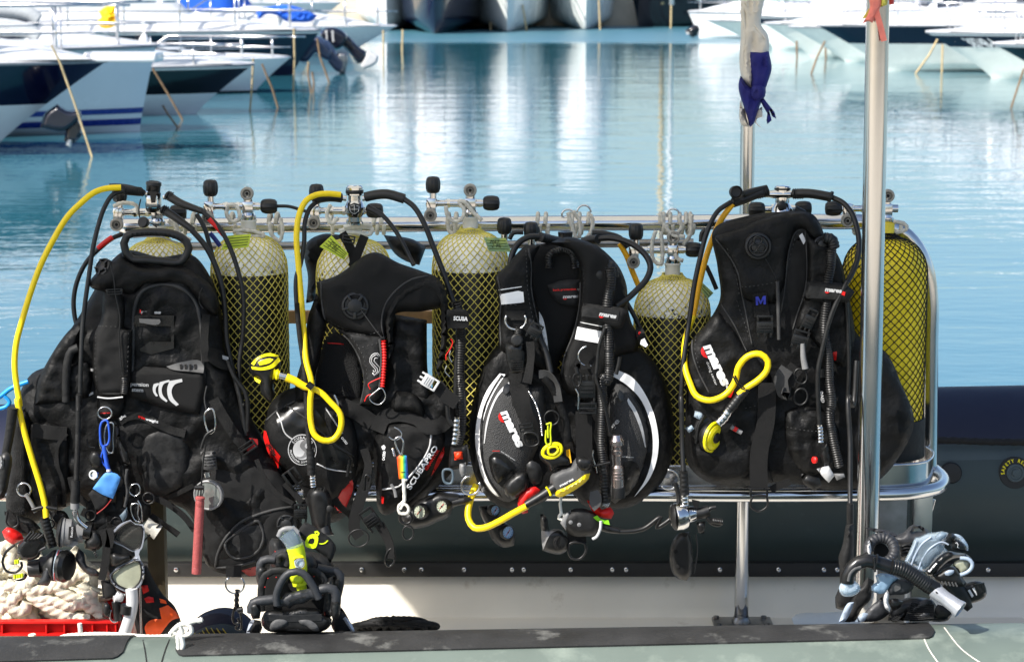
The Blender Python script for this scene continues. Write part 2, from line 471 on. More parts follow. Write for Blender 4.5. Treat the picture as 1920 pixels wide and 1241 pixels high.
def wire(name, pts, Y, tpx, m, parent=None, res=8, closed=False):
    if closed: pts = list(pts)+[pts[0]]
    return tube(name, pts, Y, tpx*.8*5.8/FPX, m, parent, res, step=.004)
def copy_tree(o, parent=None):
    c = o.copy(); COL.objects.link(c); c.parent = parent
    for ch in o.children: copy_tree(ch, c)
    return c
# ---------------------------------------------------------------- water
def sheet(name, x0, x1, y0, y1, z, m, kind='structure'):
    o = mk(name, [(x0,y0,z),(x1,y0,z),(x1,y1,z),(x0,y1,z)], [(0,1,2,3)], m, smooth=False); return tag(o, kind=kind)
def water_mat():
    m = bpy.data.materials.new('sea_water'); m.use_nodes = True; n = m.node_tree.nodes; L = m.node_tree.links
    b = n['Principled BSDF']; b.inputs['Base Color'].default_value = (.03, .15, .20, 1); b.inputs['Roughness'].default_value = .03; b.inputs['IOR'].default_value = 1.8
    b.inputs['Specular IOR Level'].default_value = 1.0
    tc = n.new('ShaderNodeTexCoord'); prev = None
    for sx, sy, dist, det in ((5.5, 9, .0020, 2), (1.1, 2.8, .0075, 3), (.25, .6, .012, 1)):
        mp = n.new('ShaderNodeMapping'); mp.inputs['Scale'].default_value = (sx, sy, 1); L.new(tc.outputs['Object'], mp.inputs['Vector'])
        z = n.new('ShaderNodeTexNoise'); z.inputs['Scale'].default_value = 1; z.inputs['Detail'].default_value = det; L.new(mp.outputs[0], z.inputs['Vector'])
        bp = n.new('ShaderNodeBump'); bp.inputs['Strength'].default_value = 1; bp.inputs['Distance'].default_value = dist; L.new(z.outputs['Fac'], bp.inputs['Height'])
        if prev: L.new(prev.outputs[0], bp.inputs['Normal'])
        prev = bp
    L.new(prev.outputs[0], b.inputs['Normal']); MATS['water'] = m
    # a breath of wind roughens the water in front of the far quay
    nz = n.new('ShaderNodeTexNoise'); nz.inputs['Scale'].default_value = .06; nz.inputs['Detail'].default_value = 3; L.new(tc.outputs['Object'], nz.inputs['Vector'])
    sp = n.new('ShaderNodeSeparateXYZ'); L.new(tc.outputs['Object'], sp.inputs[0]); ad = n.new('ShaderNodeMath'); ad.operation = 'MULTIPLY_ADD'; ad.inputs[1].default_value = 9; L.new(nz.outputs['Fac'], ad.inputs[0]); L.new(sp.outputs[1], ad.inputs[2])
    r = n.new('ShaderNodeMapRange'); r.interpolation_type = 'SMOOTHSTEP'; yo = -297; r.inputs[1].default_value = 62+4.5+yo; r.inputs[2].default_value = 67+4.5+yo; r.inputs[3].default_value = .03; r.inputs[4].default_value = .36; L.new(ad.outputs[0], r.inputs[0]); L.new(r.outputs[0], b.inputs['Roughness'])
water_mat()
sheet('water', -260, 260, -6, 600, 0, 'water')
# ---------------------------------------------------------------- marina behind
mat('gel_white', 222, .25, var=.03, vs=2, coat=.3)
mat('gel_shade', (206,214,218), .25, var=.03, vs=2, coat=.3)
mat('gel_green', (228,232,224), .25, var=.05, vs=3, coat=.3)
mat('navy', (10,16,42), .15, var=.15, vs=2, coat=.5)
mat('black_hull', (12,13,18), .15, var=.15, vs=2, coat=.5)
mat('stripe_blue', (20,40,125), .25, coat=.3)
mat('yacht_grey', (222,228,225), .25, var=.06, vs=1, coat=.3)
mat('boat_glass', (30,38,50), .08, coat=.5)
mat('boat_trim', (120,126,132), .4)
mat('teak', (190,160,120), .6)
mat('canvas_cream', (226,214,190), .8)
mat('canvas_blue', (30,95,205), .7)
mat('canvas_yellow', (245,195,0), .7)
mat('canvas_grey', (175,180,182), .7)
mat('concrete', (200,188,168), .85, var=.15, vs=1.5, bump=.3, bs=10)
mat('rope_tan', (185,165,125), .85, var=.25, vs=9)
mat('rope_rust', (128,104,78), .9, var=.35, vs=9)
mat('cowl_navy', (16,18,32), .2, coat=.5)
mat('cowl_blue', (52,64,90), .22, coat=.5)
o = mk('quay', *join(box_geo((0, 92, .55), 240, 18, 1.5, bev=0.02)), 'concrete', smooth=False); tag(o, kind='structure')
o = mk('quay', *join(box_geo((0, -6, .15), 60, 17, 1.2, bev=0.02)), 'concrete', smooth=False); tag(o, kind='structure')
class Boat:
    def __init__(s, name, label, bow, wlp, ang, L, B, bands, group='boats moored in the marina', cat='boat', rake=None, H=None, drop=.12, deckm='gel_white', flare=1.3, nosecurve=1.0):
        S = G(*wlp); a = Vector((math.cos(R(ang)), math.sin(R(ang)), 0)); s.a = a; s.b = Vector((-a.y, a.x, 0)); s.S = S; s.L = L; s.B = B
        if rake is None:
            best = None
            for i in range(0, 700):
                rk = i*.01; T = S-a*rk; px = 960+FPX*(T.x)/((W(960, bow[1], T.y)-CAM).dot(FW))
                e = abs(px-bow[0])
                if best is None or e < best[0]: best = (e, rk, W(bow[0], bow[1], T.y).z)
            rake, H = best[1], best[2]
        s.rake, s.H, s.drop = rake, H, drop
        s.root = thing(name, label, cat, (S.x, S.y, 0), group); s.fl = flare
        N, K = 22, 14; V = []; F_ = []; mi = []; mats = [q[1] for q in bands]
        for side in (1, -1):
            base = len(V)
            for i in range(N+1):
                q = (i/N)**1.5
                for k in range(K+1): V.append(s.pt(q, k/K, side))
            for i in range(N):
                for k in range(K):
                    F_.append((base+i*(K+1)+k, base+(i+1)*(K+1)+k, base+(i+1)*(K+1)+k+1, base+i*(K+1)+k+1))
                    vm = (k+.5)/K; j = 0
                    while j < len(bands)-1 and vm > bands[j][0]: j += 1
                    mi.append(j)
        # transom
        a0 = N*(K+1); b0 = (N+1)*(K+1)+N*(K+1)
        for k in range(K): F_.append((a0+k, a0+k+1, b0+k+1, b0+k)); mi.append(0)
        mk('hull', V, F_, None, s.root, mats=mats, mi=mi, auto=50)
        V = []; F_ = []
        for i in range(N+1):
            q = (i/N)**1.5; e1, e2 = s.pt(q, 1, 1), s.pt(q, 1, -1); e1.z -= .02; e2.z -= .02
            c = (e1+e2)/2; c.z += .10*min(1, (e1-e2).length); V += [e1+Vector((0,0,.02)), (e1+c)/2+Vector((0,0,.04)), c, (e2+c)/2+Vector((0,0,.04)), e2+Vector((0,0,.02))]
        for i in range(N):
            for k in range(4): F_.append((i*5+k, i*5+k+1, i*5+5+k+1, i*5+5+k))
        mk('deck', V, F_, deckm, s.root)
    def trim(s, fenders=(), ports=()):
        for side in (1, -1):
            mk('rub_rail', *tube_geo([s.pt((i/24)**1.5, .985, side, .015) for i in range(25)], .022, 6), 'boat_trim', s.root)
        for q, m in fenders:
            p = s.pt(q, .95, s.cs(), .13); mk('fender', *lathe_geo([(.0001,-.62),(.05,-.6),(.10,-.52),(.11,-.3),(.10,-.08),(.04,0),(.015,.03),(.015,.3)], p, (0,0,1), 14), m, s.root)
        for q, v, w_ in ports:
            V = []; F_ = []
            for i in range(9):
                for vv in (v-.045, v+.045): V.append(s.pt(q+w_*(i/8-.5), vv+.0*i, s.cs(), .015))
            mk('hull_window', V, [(i*2, i*2+2, i*2+3, i*2+1) for i in range(8)], 'boat_glass', s.root)
    def cs(s): return 1 if s.b.y < 0 else -1
    def sheer(s, q): return s.H*(1-s.drop*min(1, q*1.4)+.05*q*q)
    def pt(s, q, v, side, out=0, up=0):
        zt = s.sheer(q); z = -.12+(zt+.12)*v; so = s.rake*max(0, (z/s.H))**1.15
        f = (1-(1-min(q/.6, 1))**2.1)**.75; base = max(.2, .86-.3*s.fl)+(.9-max(.2, .86-.3*s.fl))*min(1, q/.4); g = base+(1-base)*((v-.22)/.78) if v > .22 else base*(max(v, .01)/.22)**.55
        hb = s.B/2*f*g
        p = s.S+s.a*(-so+q*(s.L+so))+s.b*side*(hb+out); return Vector((p.x, p.y, z+up))
    def rail(s, q0=0.0, q1=.5, h=.5, n=5, r=.016):
        paths = []
        for side in (1, -1):
            C = [s.pt(q0+(q1-q0)*(i/12)**1.2, 1, side, -.06, h*(1 if i < 11 else .5)) for i in range(13)]
            paths.append((C, r))
            for i in range(n):
                q = q0+(q1-q0)*((i+.6)/n); b = s.pt(q, 1, side, -.06); t = s.pt(q, 1, side, -.06, h); paths.append(([b, t], r*.8))
            C2 = [s.pt(q0+(q1-q0)*(i/12)**1.2, 1, side, -.06, h*.5) for i in range(12)]; paths.append((C2, r*.6))
        paths.append(([s.pt(q0, 1, 1, -.06, h), s.pt(q0, 1, 1, -.06, h)-s.a*.25, s.pt(q0, 1, -1, -.06, h)-s.a*.25, s.pt(q0, 1, -1, -.06, h)], r))
        mk('bow_rail', *join(*[tube_geo(C, q, 6) for C, q in paths]), 'steel', s.root)
    def cabin(s, q0, q1, w, h, m='gel_white', win=True, name='cabin', z0=0, slope=.35, wm='boat_glass', end=.95):
        """tapering superstructure from station q0 to q1"""
        N = 12; V = []; F_ = []; ks = [(1, 0), (.97, .45), (.86, .8), (.55, 1.0), (0, 1.04)]; prof = ks+[(-a, b) for a, b in ks[-2::-1]]; n = len(prof); mi = []
        for i in range(N+1):
            t = i/N; q = q0+(q1-q0)*t; c = (s.pt(q, 1, 1)+s.pt(q, 1, -1))/2; hh = h*min(1, (t/slope)**.7 if slope else 1)*(1 if t < .9 else end); ww = w/2*min(1, .35+t*2.2)
            for (x, y) in prof: p = c+s.b*x*ww; V.append(Vector((p.x, p.y, c.z+z0+.02+hh*y)))
        for i in range(N):
            for k in range(n-1):
                F_.append((i*n+k, i*n+k+1, (i+1)*n+k+1, (i+1)*n+k)); mi.append(1 if win and k in (1, n-3) and 1 <= i < N-1 else 0)
        F_.append(tuple(N*n+k for k in range(n))); mi.append(0); F_.append(tuple(k for k in range(n))); mi.append(0)
        mk(name, V, F_, None, s.root, mats=[m, wm], mi=mi, auto=40)
    def stripe(s, v0, v1, m, name='hull_stripe', q1=1, q0=0.0):
        V = []; F_ = []; N = 24
        for side in (1, -1):
            b = len(V)
            for i in range(N+1):
                q = q0+(q1-q0)*(i/N)**1.5
                for v in (v0, (v0+v1)/2, v1): V.append(s.pt(q, v, side, .012))
            for i in range(N):
                for k in (0, 1): F_.append((b+i*3+k, b+i*3+3+k, b+i*3+4+k, b+i*3+1+k))
        mk(name, V, F_, m, s.root)
def loft_pipe(root, name, pts, r, m): mk(name, *join(*[tube_geo(smooth_path(p, .2), r, 6) for p in pts]), m, root)
GW, NV = 'gel_white', 'navy'
# left bank (bows to the right)
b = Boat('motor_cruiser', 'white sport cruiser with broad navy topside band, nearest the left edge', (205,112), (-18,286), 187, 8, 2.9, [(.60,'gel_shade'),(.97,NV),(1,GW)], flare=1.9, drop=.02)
b.cabin(.02,.95,2.1,.42,win=False,name='foredeck',slope=.3); b.cabin(.42,.98,2.2,1.5,slope=.5); b.rail(.0,.5,.62); b.trim([(.3,'gel_white'),(.45,'gel_white')])
c = b.pt(0,1,1); mk('anchor_platform', *box_geo(c+Vector((.17,0,.03)), .85, .42, .11, Matrix.Rotation(R(-4),3,'Z'), .3), GW, b.root)
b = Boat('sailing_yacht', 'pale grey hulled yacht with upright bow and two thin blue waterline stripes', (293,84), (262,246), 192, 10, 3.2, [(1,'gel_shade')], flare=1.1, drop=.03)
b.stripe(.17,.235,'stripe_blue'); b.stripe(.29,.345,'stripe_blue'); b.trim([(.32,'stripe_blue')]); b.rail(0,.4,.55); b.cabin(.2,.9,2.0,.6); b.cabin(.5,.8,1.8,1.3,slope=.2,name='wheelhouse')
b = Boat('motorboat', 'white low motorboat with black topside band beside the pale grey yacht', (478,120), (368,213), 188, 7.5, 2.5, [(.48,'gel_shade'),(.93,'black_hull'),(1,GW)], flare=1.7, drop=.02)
b.cabin(.04,.9,1.9,.32,win=False,name='foredeck'); b.cabin(.45,.95,1.9,1.1,slope=.4); b.rail(.05,.42,.28,4); b.trim([(.4,'gel_white')])
b = Boat('sailboat', 'small pale grey hull poking out behind the black banded motorboat', (545,108), (478,173), 188, 8, 2.6, [(.2,'black_hull'),(1,'gel_shade')], flare=1.5, drop=.02)
b.cabin(.15,.9,1.8,.4); b.rail(0,.3,.35)
b = Boat('motor_yacht', 'long navy hulled motor yacht with white deck and guard rail', (603,56), (548,141), 184, 16, 4.2, [(.93,NV),(1,GW)], flare=1.4, drop=-.02)
b.cabin(.03,.95,3.0,.55,win=False,name='foredeck'); b.cabin(.14,.95,3.2,3.3,slope=.35); b.trim([(.2,'gel_white'),(.3,'gel_white')],[(.22,.62,.05),(.31,.62,.05)]); b.rail(0,.5,.75,8,.025)
b = Boat('speedboat', 'white speedboat with blue canvas cover and bow rail behind the two tilted outboards', (745,49), (655,103), 185, 10, 3, [(1,'gel_shade')], flare=1.6, drop=.0)
b.cabin(.04,.9,2.4,.5,win=False,name='foredeck'); b.cabin(.3,.5,2.2,1.3,'canvas_blue',False,name='canvas_cover'); b.rail(0,.5,.7,7,.024); b.cabin(.5,.95,2.5,1.9,slope=.2)
b = Boat('cabin_cruiser', 'white cruiser in the second row behind the navy yacht, rails against the top edge', (560,22), (500,90), 184, 13, 4, [(1,GW)], flare=1.3, drop=0)
b.cabin(.1,.9,3.3,1.6); b.rail(0,.5,.8,8,.025)
b = Boat('cabin_cruiser', 'white cruiser with cream awnings at the upper left edge', (330,28), (280,118), 184, 14, 4, [(1,'gel_white')], flare=1.3, drop=0)
b.cabin(.05,.5,3.2,.9,'canvas_cream',False,name='awning'); b.cabin(.4,.95,3.4,2.2); b.rail(0,.5,.7,7,.02)
# far yachts, bow on
def yacht(px, wy, bw, H, label, m='yacht_grey', L=16, up=2.4, rake=.6):
    b = Boat('yacht', label, None, (px,wy), 90, L, bw, [(.10,'black_hull'),(1,m)], rake=rake, H=H, flare=.12, drop=.1, group='large yachts moored bow out at the far quay')
    b.cabin(.12,.5,bw*.7,1.4,slope=.35); b.cabin(.3,.8,bw*.75,up,slope=.25,name='upper_deck'); b.rail(0,.5,.8,8,.03); b.trim([(.25,'black_hull'),(.45,'black_hull')])
    return b
yacht(951,60,3.35,2.0,'large pale grey yacht bow-on at the far quay, left of the pair')
yacht(1098,56,3.1,2.0,'large pale grey yacht bow-on at the far quay, right of the pair',up=2.6)
b = yacht(815,64,3.6,2.2,'navy blue hulled yacht moored bow-on left of the two grey yachts',NV,up=3); b = yacht(725,58,3.3,2.4,'white yacht at the far quay partly behind the navy one','gel_white',up=2.6)
b = Boat('trawler', 'black hulled boat lying at the far quay right of the grey yachts', (1190,10), (1196,51), 20, 9, 3, [(1,'black_hull')], rake=.3, H=1.35, drop=-.1, group='large yachts moored bow out at the far quay')
b.cabin(.3,.8,2.2,1.6); b.rail(0,.6,.6,6)
# right bank (bows to the left)
def rb(nm, label, bow, wl_, ang, L, B, bands, cab=(.3,.95,1.9), **k):
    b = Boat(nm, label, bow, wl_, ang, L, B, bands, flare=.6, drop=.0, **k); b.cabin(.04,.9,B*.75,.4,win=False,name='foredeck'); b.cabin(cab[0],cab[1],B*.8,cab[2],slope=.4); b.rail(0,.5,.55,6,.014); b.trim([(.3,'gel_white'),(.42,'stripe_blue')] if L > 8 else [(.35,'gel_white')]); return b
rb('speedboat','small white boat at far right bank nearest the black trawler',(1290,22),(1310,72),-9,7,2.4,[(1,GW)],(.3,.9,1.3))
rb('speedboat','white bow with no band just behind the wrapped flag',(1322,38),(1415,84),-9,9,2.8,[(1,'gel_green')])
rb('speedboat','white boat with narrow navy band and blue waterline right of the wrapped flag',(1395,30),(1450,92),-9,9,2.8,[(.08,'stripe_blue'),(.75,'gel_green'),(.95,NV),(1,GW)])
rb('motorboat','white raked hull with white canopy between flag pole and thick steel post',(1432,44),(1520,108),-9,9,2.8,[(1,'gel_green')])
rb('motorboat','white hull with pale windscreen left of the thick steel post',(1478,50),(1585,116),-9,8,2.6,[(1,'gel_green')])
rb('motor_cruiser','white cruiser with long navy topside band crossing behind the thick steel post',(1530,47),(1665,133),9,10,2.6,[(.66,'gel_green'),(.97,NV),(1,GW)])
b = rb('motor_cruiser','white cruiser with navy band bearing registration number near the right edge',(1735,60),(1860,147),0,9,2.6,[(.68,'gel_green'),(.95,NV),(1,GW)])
V0 = b.pt(.12,.81,1); tri = text_tris('38748-A', .03)
for sd in (-1,):
    vs = []
    for v in tri[0]: q = .042+v.x/tri[2]*.052; p = b.pt(q, .81-.09+v.y/.72*.17, sd, .02); vs.append(p)
    mk('registration_number', vs, tri[1], GW, b.root, smooth=False)
rb('motorboat','white decked boat with dark green hull cut by the right edge',(1860,82),(1990,161),-4,8,2.5,[(.25,'gel_green'),(.93,'black_hull'),(1,GW)])
# extra rows of white boats above
for i,(x,y,wy,ang,lb) in enumerate([(1400,8,60,4,'white boat in the back row behind the flag pole'),(1620,-5,70,4,'white boat in the back row behind the thick steel post'),(1780,0,75,4,'white boat in the back row at the upper right'),(150,5,75,177,'white boat in the back row at the upper left'),(430,-5,62,177,'white boat in the back row over the navy yacht'),(640,5,60,177,'white boat in the back row left of the navy bow-on yacht')]):
    b = Boat('cabin_cruiser', lb, (x,y), (x+(60 if ang<90 else -60),wy), ang, 12, 3.6, [(1,GW)], flare=1.3, drop=0); b.cabin(.1,.9,3,1.7); b.rail(0,.5,.7,6,.025)
# masts
for px, wy, h, m, lb in ((1283,62,14,'gel_white','tall white mast rising from the far bank'),(1264,60,11,'rope_tan','slim brown mast beside the tall white mast'),(560,70,9,'gel_white','white mast behind the navy yacht')):
    p = G(px, wy)
    if px == 560: continue
    V_, F2_ = tube_geo([Vector((p.x,p.y+6,.8)), Vector((p.x,p.y+6,h*.4)), Vector((p.x,p.y+6,h))], .09, 10)
    tag(mk('mast', V_, F2_, m), lb, 'mast')
# outboards: cowl, leg and skeg with real thickness
def outboard(name, label, wpt, cowl, leg, skeg, m, zoomf='J', th=.22, stripes=None):
    Y = G(*wpt).y; o = thing(name, label, 'outboard motor', (G(*wpt).x, Y, 0), 'tilted outboard motors')
    c = pillow('cowling', fr(zoomf, cowl), Y, th, 7, m, o, back=1, step=4); pillow('drive_leg', fr(zoomf, leg), Y, th*.4, 5, m, o, back=1, step=4)
    pillow('lower_unit', fr(zoomf, skeg), Y-.02, th*.3, 4, 'steel_dull' if m == 'cowl_blue' else 'plastic_light', o, back=1, step=3)
    if stripes:
        for s_ in stripes: decal('cowling_stripe', fr(zoomf, s_), [c], 'silver_print', o, off=.01, th=.01, step=2)
    return o
outboard('outboard_motor','blue grey outboard motor tilted up, left of the pair below the white speedboat',(640,138),'640,460 620,420 740,280 800,275 860,330 900,400 870,470 800,430 770,400 700,470','780,300 850,300 930,400 990,470 980,540 930,540 870,480 810,400','930,400 1000,400 1010,450 990,550 950,560 930,480','cowl_blue')
outboard('outboard_motor','dark navy outboard motor tilted up, right of the pair below the white speedboat',(680,134),'800,260 830,215 900,205 970,230 1010,280 990,340 920,380 870,340 820,310','950,240 1010,270 1090,350 1150,390 1120,470 1080,480 1020,400 960,330','1160,380 1240,420 1230,470 1130,525 1100,500 1140,420','cowl_navy',stripes=['840,230 852,228 858,310 846,306','885,232 900,228 905,318 892,316'])
outboard('outboard_motor','black outboard motor with chrome bracket at the waterline near the left edge',(110,288),'330,860 430,780 520,830 600,820 610,880 540,960 480,990 300,960','520,830 600,900 620,1000 560,1080 480,1060','590,920 620,980 560,1040 530,1110 490,1090 520,1010','cowl_navy','I')
outboard('outboard_motor','small dark outboard motor on the white boat right of the mast',(1300,72),'1700,230 1760,190 1830,170 1840,200 1790,260 1740,280','1740,200 1790,190 1790,270 1750,285','1700,235 1740,225 1750,265 1710,262','black_hull','K',th=.12)
# grey dinghy, yellow cover, canvas odds and ends
Yd = 34; o = thing('dinghy','grey rubber dinghy stowed on deck at the upper left edge','dinghy',W(20,70,Yd),None)
for nm, y0, y1, r in (('tube',18,26,.17),('tube',52,58,.17)):
    tube(nm, [(-60,y0-4),(0,y0),(55,y1),(72,y1+12)], Yd-(.0 if y0<30 else .4), r, 'canvas_grey', o, 14, taper=r*.6)
pillow('floor', [(-60,20),(60,22),(75,45),(55,70),(-60,74)], Yd+.1, .1, 6, 'cowl_blue', o, step=6)
Yc = 33; tag(pillow('sail_cover', fr('I','740,90 800,50 870,50 880,100 900,110 880,180 820,215 760,210 730,170 760,130'), Yc, .25, 8, 'canvas_yellow', None, back=.6, step=4, wr=.06, wf=.1), 'crumpled yellow canvas cover bundled on deck behind the pale grey yacht', 'canvas cover')
tag(pillow('boat_cover', fr('J','310,70 380,60 560,40 700,80 780,120 740,160 640,170 540,160 480,120 400,110 340,150'), 50, .3, 6, 'canvas_blue', None, back=.6, step=4, wr=.06, wf=.1), 'bright blue canvas cover on the white boats behind the navy yacht', 'canvas cover')
tag(pillow('fender', fr('L','510,130 530,122 550,130 545,180 520,185'), 56, .12, 5, mat('pink_fender',(225,40,150),.4) and 'pink_fender', None, back=1, step=3), 'bright pink fender hanging on the boats right of the flag', 'fender')
# mooring lines
def moor(label, pts, rust=.0, k='I', Yw=None, r=None):
    P = fr(k, pts) if k else pts; Yw = Yw or G(*P[-1][:2]).y; r = r or max(.010, .00048*Yw)
    o = tube('mooring_line', [(p[0], p[1]) for p in P], (Yw+ .0, Yw), r, 'rope_rust' if rust else 'rope_tan', None, 6, step=.3)
    tag(o, label, 'mooring rope', 'mooring lines running down into the water')
moor('thick tan mooring line slanting from the nearest navy banded bow','385,340 450,470 560,780 690,1180')
moor('thin tan line falling nearly straight in front of the two blue waterline stripes','978,445 960,700 932,985')
moor('tan line slanting away from the yacht with two blue stripes','1005,440 1110,600 1220,790')
moor('rusty end of the slanting line right of the two blue stripes','1220,790 1260,860 1335,960',1)
moor('brownish line from the black banded motorboat bow','1145,515 1250,690 1370,900',1)
moor('tan line dropping from the black banded motorboat tip','1900,440 1890,640 1875,830')
moor('rusty chain end below the black banded motorboat tip','365,480 405,580 440,660 485,810',1,'J')
moor('long tan line down the navy yacht bow','605,215 610,450 600,680',0,'J')
moor('tan line slanting from the navy yacht bow to the outboards','625,260 670,380 715,480 ',0,'J')
moor('rusty line below the left outboard','715,480 710,560 735,700',1,'J')
moor('rusty line between the two outboards','780,290 800,430 870,620',1,'J')
moor('short rusty line right of the left outboard','740,540 755,620 750,690',1,'J')
moor('thin line from the white speedboat bow','1275,230 1275,420',0,'J')
moor('thin line beside the white speedboat tip','1420,225 1415,380',0,'J')
moor('tan line on the port side of the left grey yacht','245,40 240,230',0,'K')
moor('tan line on the starboard side of the left grey yacht','480,40 510,235',0,'K')
moor('tan line down the stem of the right grey yacht','965,0 965,220',0,'K')
moor('tan line beside the stem of the right grey yacht','1050,0 1060,225',0,'K',r=.03)
moor('thick tan line beside the black trawler','1595,40 1592,215',0,'K',r=.04)
moor('tan line in front of the thick post leading up left to the registration number','1435,200 1370,320 1290,430',0,'L')
moor('thin line hanging at the middle of the navy banded cruiser','1448,260 1443,420',0,'L')
moor('brown line behind the flag pole right side','765,220 770,340',1,'L')
moor('brown slanting line right of the flag pole','765,240 720,330 685,430',1,'L')
moor('rusty chain at the right edge of the view','1920,400 1880,520 1845,630',1,'L')
moor('thin brown line under the white bow by the flag','600,240 602,340',1,'L')
# ---------------------------------------------------------------- the inflatable dive boat everything stands on
mat('tube_grey', (98,109,102), .42, var=.08, vs=6, bump=.06, bs=40, dirt=(150,160,148), dscale=7, dlo=.5, dhi=.9)
mat('tube_dark', (46,58,58), .45, var=.15, vs=3, bump=.1, bs=12, dirt=(86,100,98), dscale=5, dlo=.58, dhi=.85)
mat('tube_navy', (17,23,46), .6, var=.1, vs=6, bump=.08, bs=80)
mat('tube_band', (62,74,78), .5, var=.08)
mat('strip_black', 26, .5, var=.2, vs=12, bump=.1, bs=100)
mat('strip_worn', 40, .6, var=.3, vs=10, bump=.6, bs=120, dirt=(112,112,108), dscale=11, dlo=.56, dhi=.74)
mat('inner_white', (222,216,202), .5, var=.05, vs=5, dirt=(160,145,120), dscale=9, dlo=.62, dhi=.85)
mat('deck_grey', (84,90,98), .7, var=.2, vs=8, bump=.8, bs=200, dirt=(80,78,72), dscale=9, dlo=.52, dhi=.8)
YW = 6.98; zd = W(960,1152,YW).z; zt = W(960,1076,YW).z
rib = thing('inflatable_boat','grey rigid inflatable dive boat with white inner wall carrying the tank rack','boat',(0,6,0))
# near tube
ed = lambda px: 1197-30*px/1920.
al = math.atan((1180+60)/FPX); nrm = Vector((0, math.sin(al), math.cos(al))); rn = .27
C = [W(px, ed(px), 5.06+.0*px)-nrm*rn for px in (-500,0,480,960,1440,1920,2500)]
V_, F2_ = tube_geo(smooth_path(C,.1), rn, 64); near = mk('near_tube', V_, F2_, 'tube_grey', rib)
nb_ = bvh([near])
def onnear(poly, name, m, th=.004, off=.001): 
    return decal(name, poly, nb_, m, rib, off=off, th=th, curve=False, step=12, relax=0)
def tube_strip(name, x0, x1, bot, m, h=.0045):
    """rubber strip bonded over the crown of the near tube: from behind the crown down to photo line bot(px)"""
    V = []; F_ = []; n = int((x1-x0)/8); K = 16; cen = lambda px: W(px, ed(px), 5.06)-nrm*rn
    for i in range(n+1):
        px = x0+(x1-x0)*i/n; e = min(px-x0, x1-px); sh = max(0, 1-e/16.)**2*12 if (x1 < 1900) else 0; c = cen(px)
        lo, hi = R(0), R(80); tgt = bot(px)-sh
        for _ in range(30):
            md = (lo+hi)/2; q = c+Vector((0, -math.sin(md), math.cos(md)))*(rn+h); d = q-CAM; py = 620.5-FPX*d.dot(UP)/d.dot(FW)
            if py < tgt: lo = md
            else: hi = md
        a0 = R(-38)+R(.6)*sh
        for r_ in (rn-.004, rn+h):
            for k in range(K+1): t = a0+(lo-a0)*k/K; V.append(c+Vector((0, -math.sin(t), math.cos(t)))*r_)
    st = 2*(K+1)
    for i in range(n):
        for k in range(K): F_.append((i*st+K+1+k, i*st+K+2+k, (i+1)*st+K+2+k, (i+1)*st+K+1+k))
        F_.append((i*st+K, i*st+2*K+1, (i+1)*st+2*K+1, (i+1)*st+K)); F_.append((i*st, i*st+K+1, (i+1)*st+K+1, (i+1)*st))
    for i in (0, n):
        for k in range(K): F_.append((i*st+k, i*st+k+1, i*st+K+2+k, i*st+K+1+k))
    return mk(name, V, F_, m, rib, auto=40)
tube_strip('rub_strip', 345, 1737, lambda x: 1228-34*(x-345)/1392., 'strip_worn')
tube_strip('rub_strip', -300, 250, lambda x: 1240-8*(x)/250., 'strip_worn')
for x0, x1 in ((268,276),(318,300),(1770,1850),(1725,1765)):
    onnear(ribbon_poly([(x0,1203-30*x0/1920.),(x0*.6+x1*.4,1215),(x1,1250)],2.2),'tube_seam','inner_white' if x0>1500 else 'strip_black',th=.0015)
# far tube
rf = .31; e2 = lambda px: 758-36*px/1920.
al2 = math.atan((740+60)/FPX); n2_ = Vector((0, math.sin(al2), math.cos(al2)))
Cf = [W(px, e2(px), 7.34)-n2_*rf for px in (-500,0,480,960,1440,1920,2500)]
sp = smooth_path(Cf,.1); fr_ = frames(sp); V_=[]; F2_=[]; mi=[]; res=72
V_, F2_ = tube_geo(sp, rf, res)
for f in F2_:
    c = sum((V_[i] for i in f), Vector())/len(f); k = min(range(len(sp)), key=lambda j: abs(sp[j].x-c.x)); hh = (c.z-sp[k].z)/rf
    mi.append(1 if hh > .60 else (2 if hh > .40 else 0))
far = mk('far_tube', V_, F2_, None, rib, mats=['tube_dark','tube_navy','tube_band'], mi=mi, smooth=True)
fb = bvh([far])
tube('grab_rope', [(1700,826),(1760,825),(1850,828),(1960,829)], 7.0, .011, 'rope_black', rib, 8, lobes=3, twist=60, step=.01)
mk('black_strip', *box_geo(W(960,1066,YW-.012), 6.5, .03, mm(27,YW), bev=.1), 'strip_black', rib, auto=30)
for x in (20,640,1235,1790): tube('tube_seam', [(x,770),(x+3,830),(x+5,900),(x+4,980),(x+1,1045)], [7.26,7.08,7.035,7.05,7.12], .0025, 'strip_black', rib, 6)
for x in (678,758,790,870,960,982,1070,1148,1174,1350,1460,1545,1570,1853,240,330,450,560):
    p = W(x, 1068, YW-.03); lathe('screw', [(.0001,-.002),(.0075,-.001),(.0082,.001),(.006,.004),(.0001,.005)], p, (0,-1,0), 'steel', rib, 14)
mk('inner_wall', [(-3.6,YW,zd-.02),(3.6,YW,zd-.02),(3.6,YW,zt+.02),(-3.6,YW,zt+.02),(-3.6,YW+.25,zt+.02),(3.6,YW+.25,zt+.02),(3.6,YW-.035,zd),(-3.6,YW-.035,zd),(3.6,YW-.012,zd+.03),(-3.6,YW-.012,zd+.03)],
   [(9,8,2,3),(7,6,8,9),(3,2,5,4)],'inner_white',rib)
mk('deck', [(-3.6,4.7,zd),(3.6,4.7,zd),(3.6,YW,zd+.001),(-3.6,YW,zd+.001)], [(0,1,2,3)], 'deck_grey', rib, smooth=False)
mk('hull_bottom', *box_geo((0,6.05,-.12), 7.2, 1.9, .36, bev=.05), 'inner_white', rib)
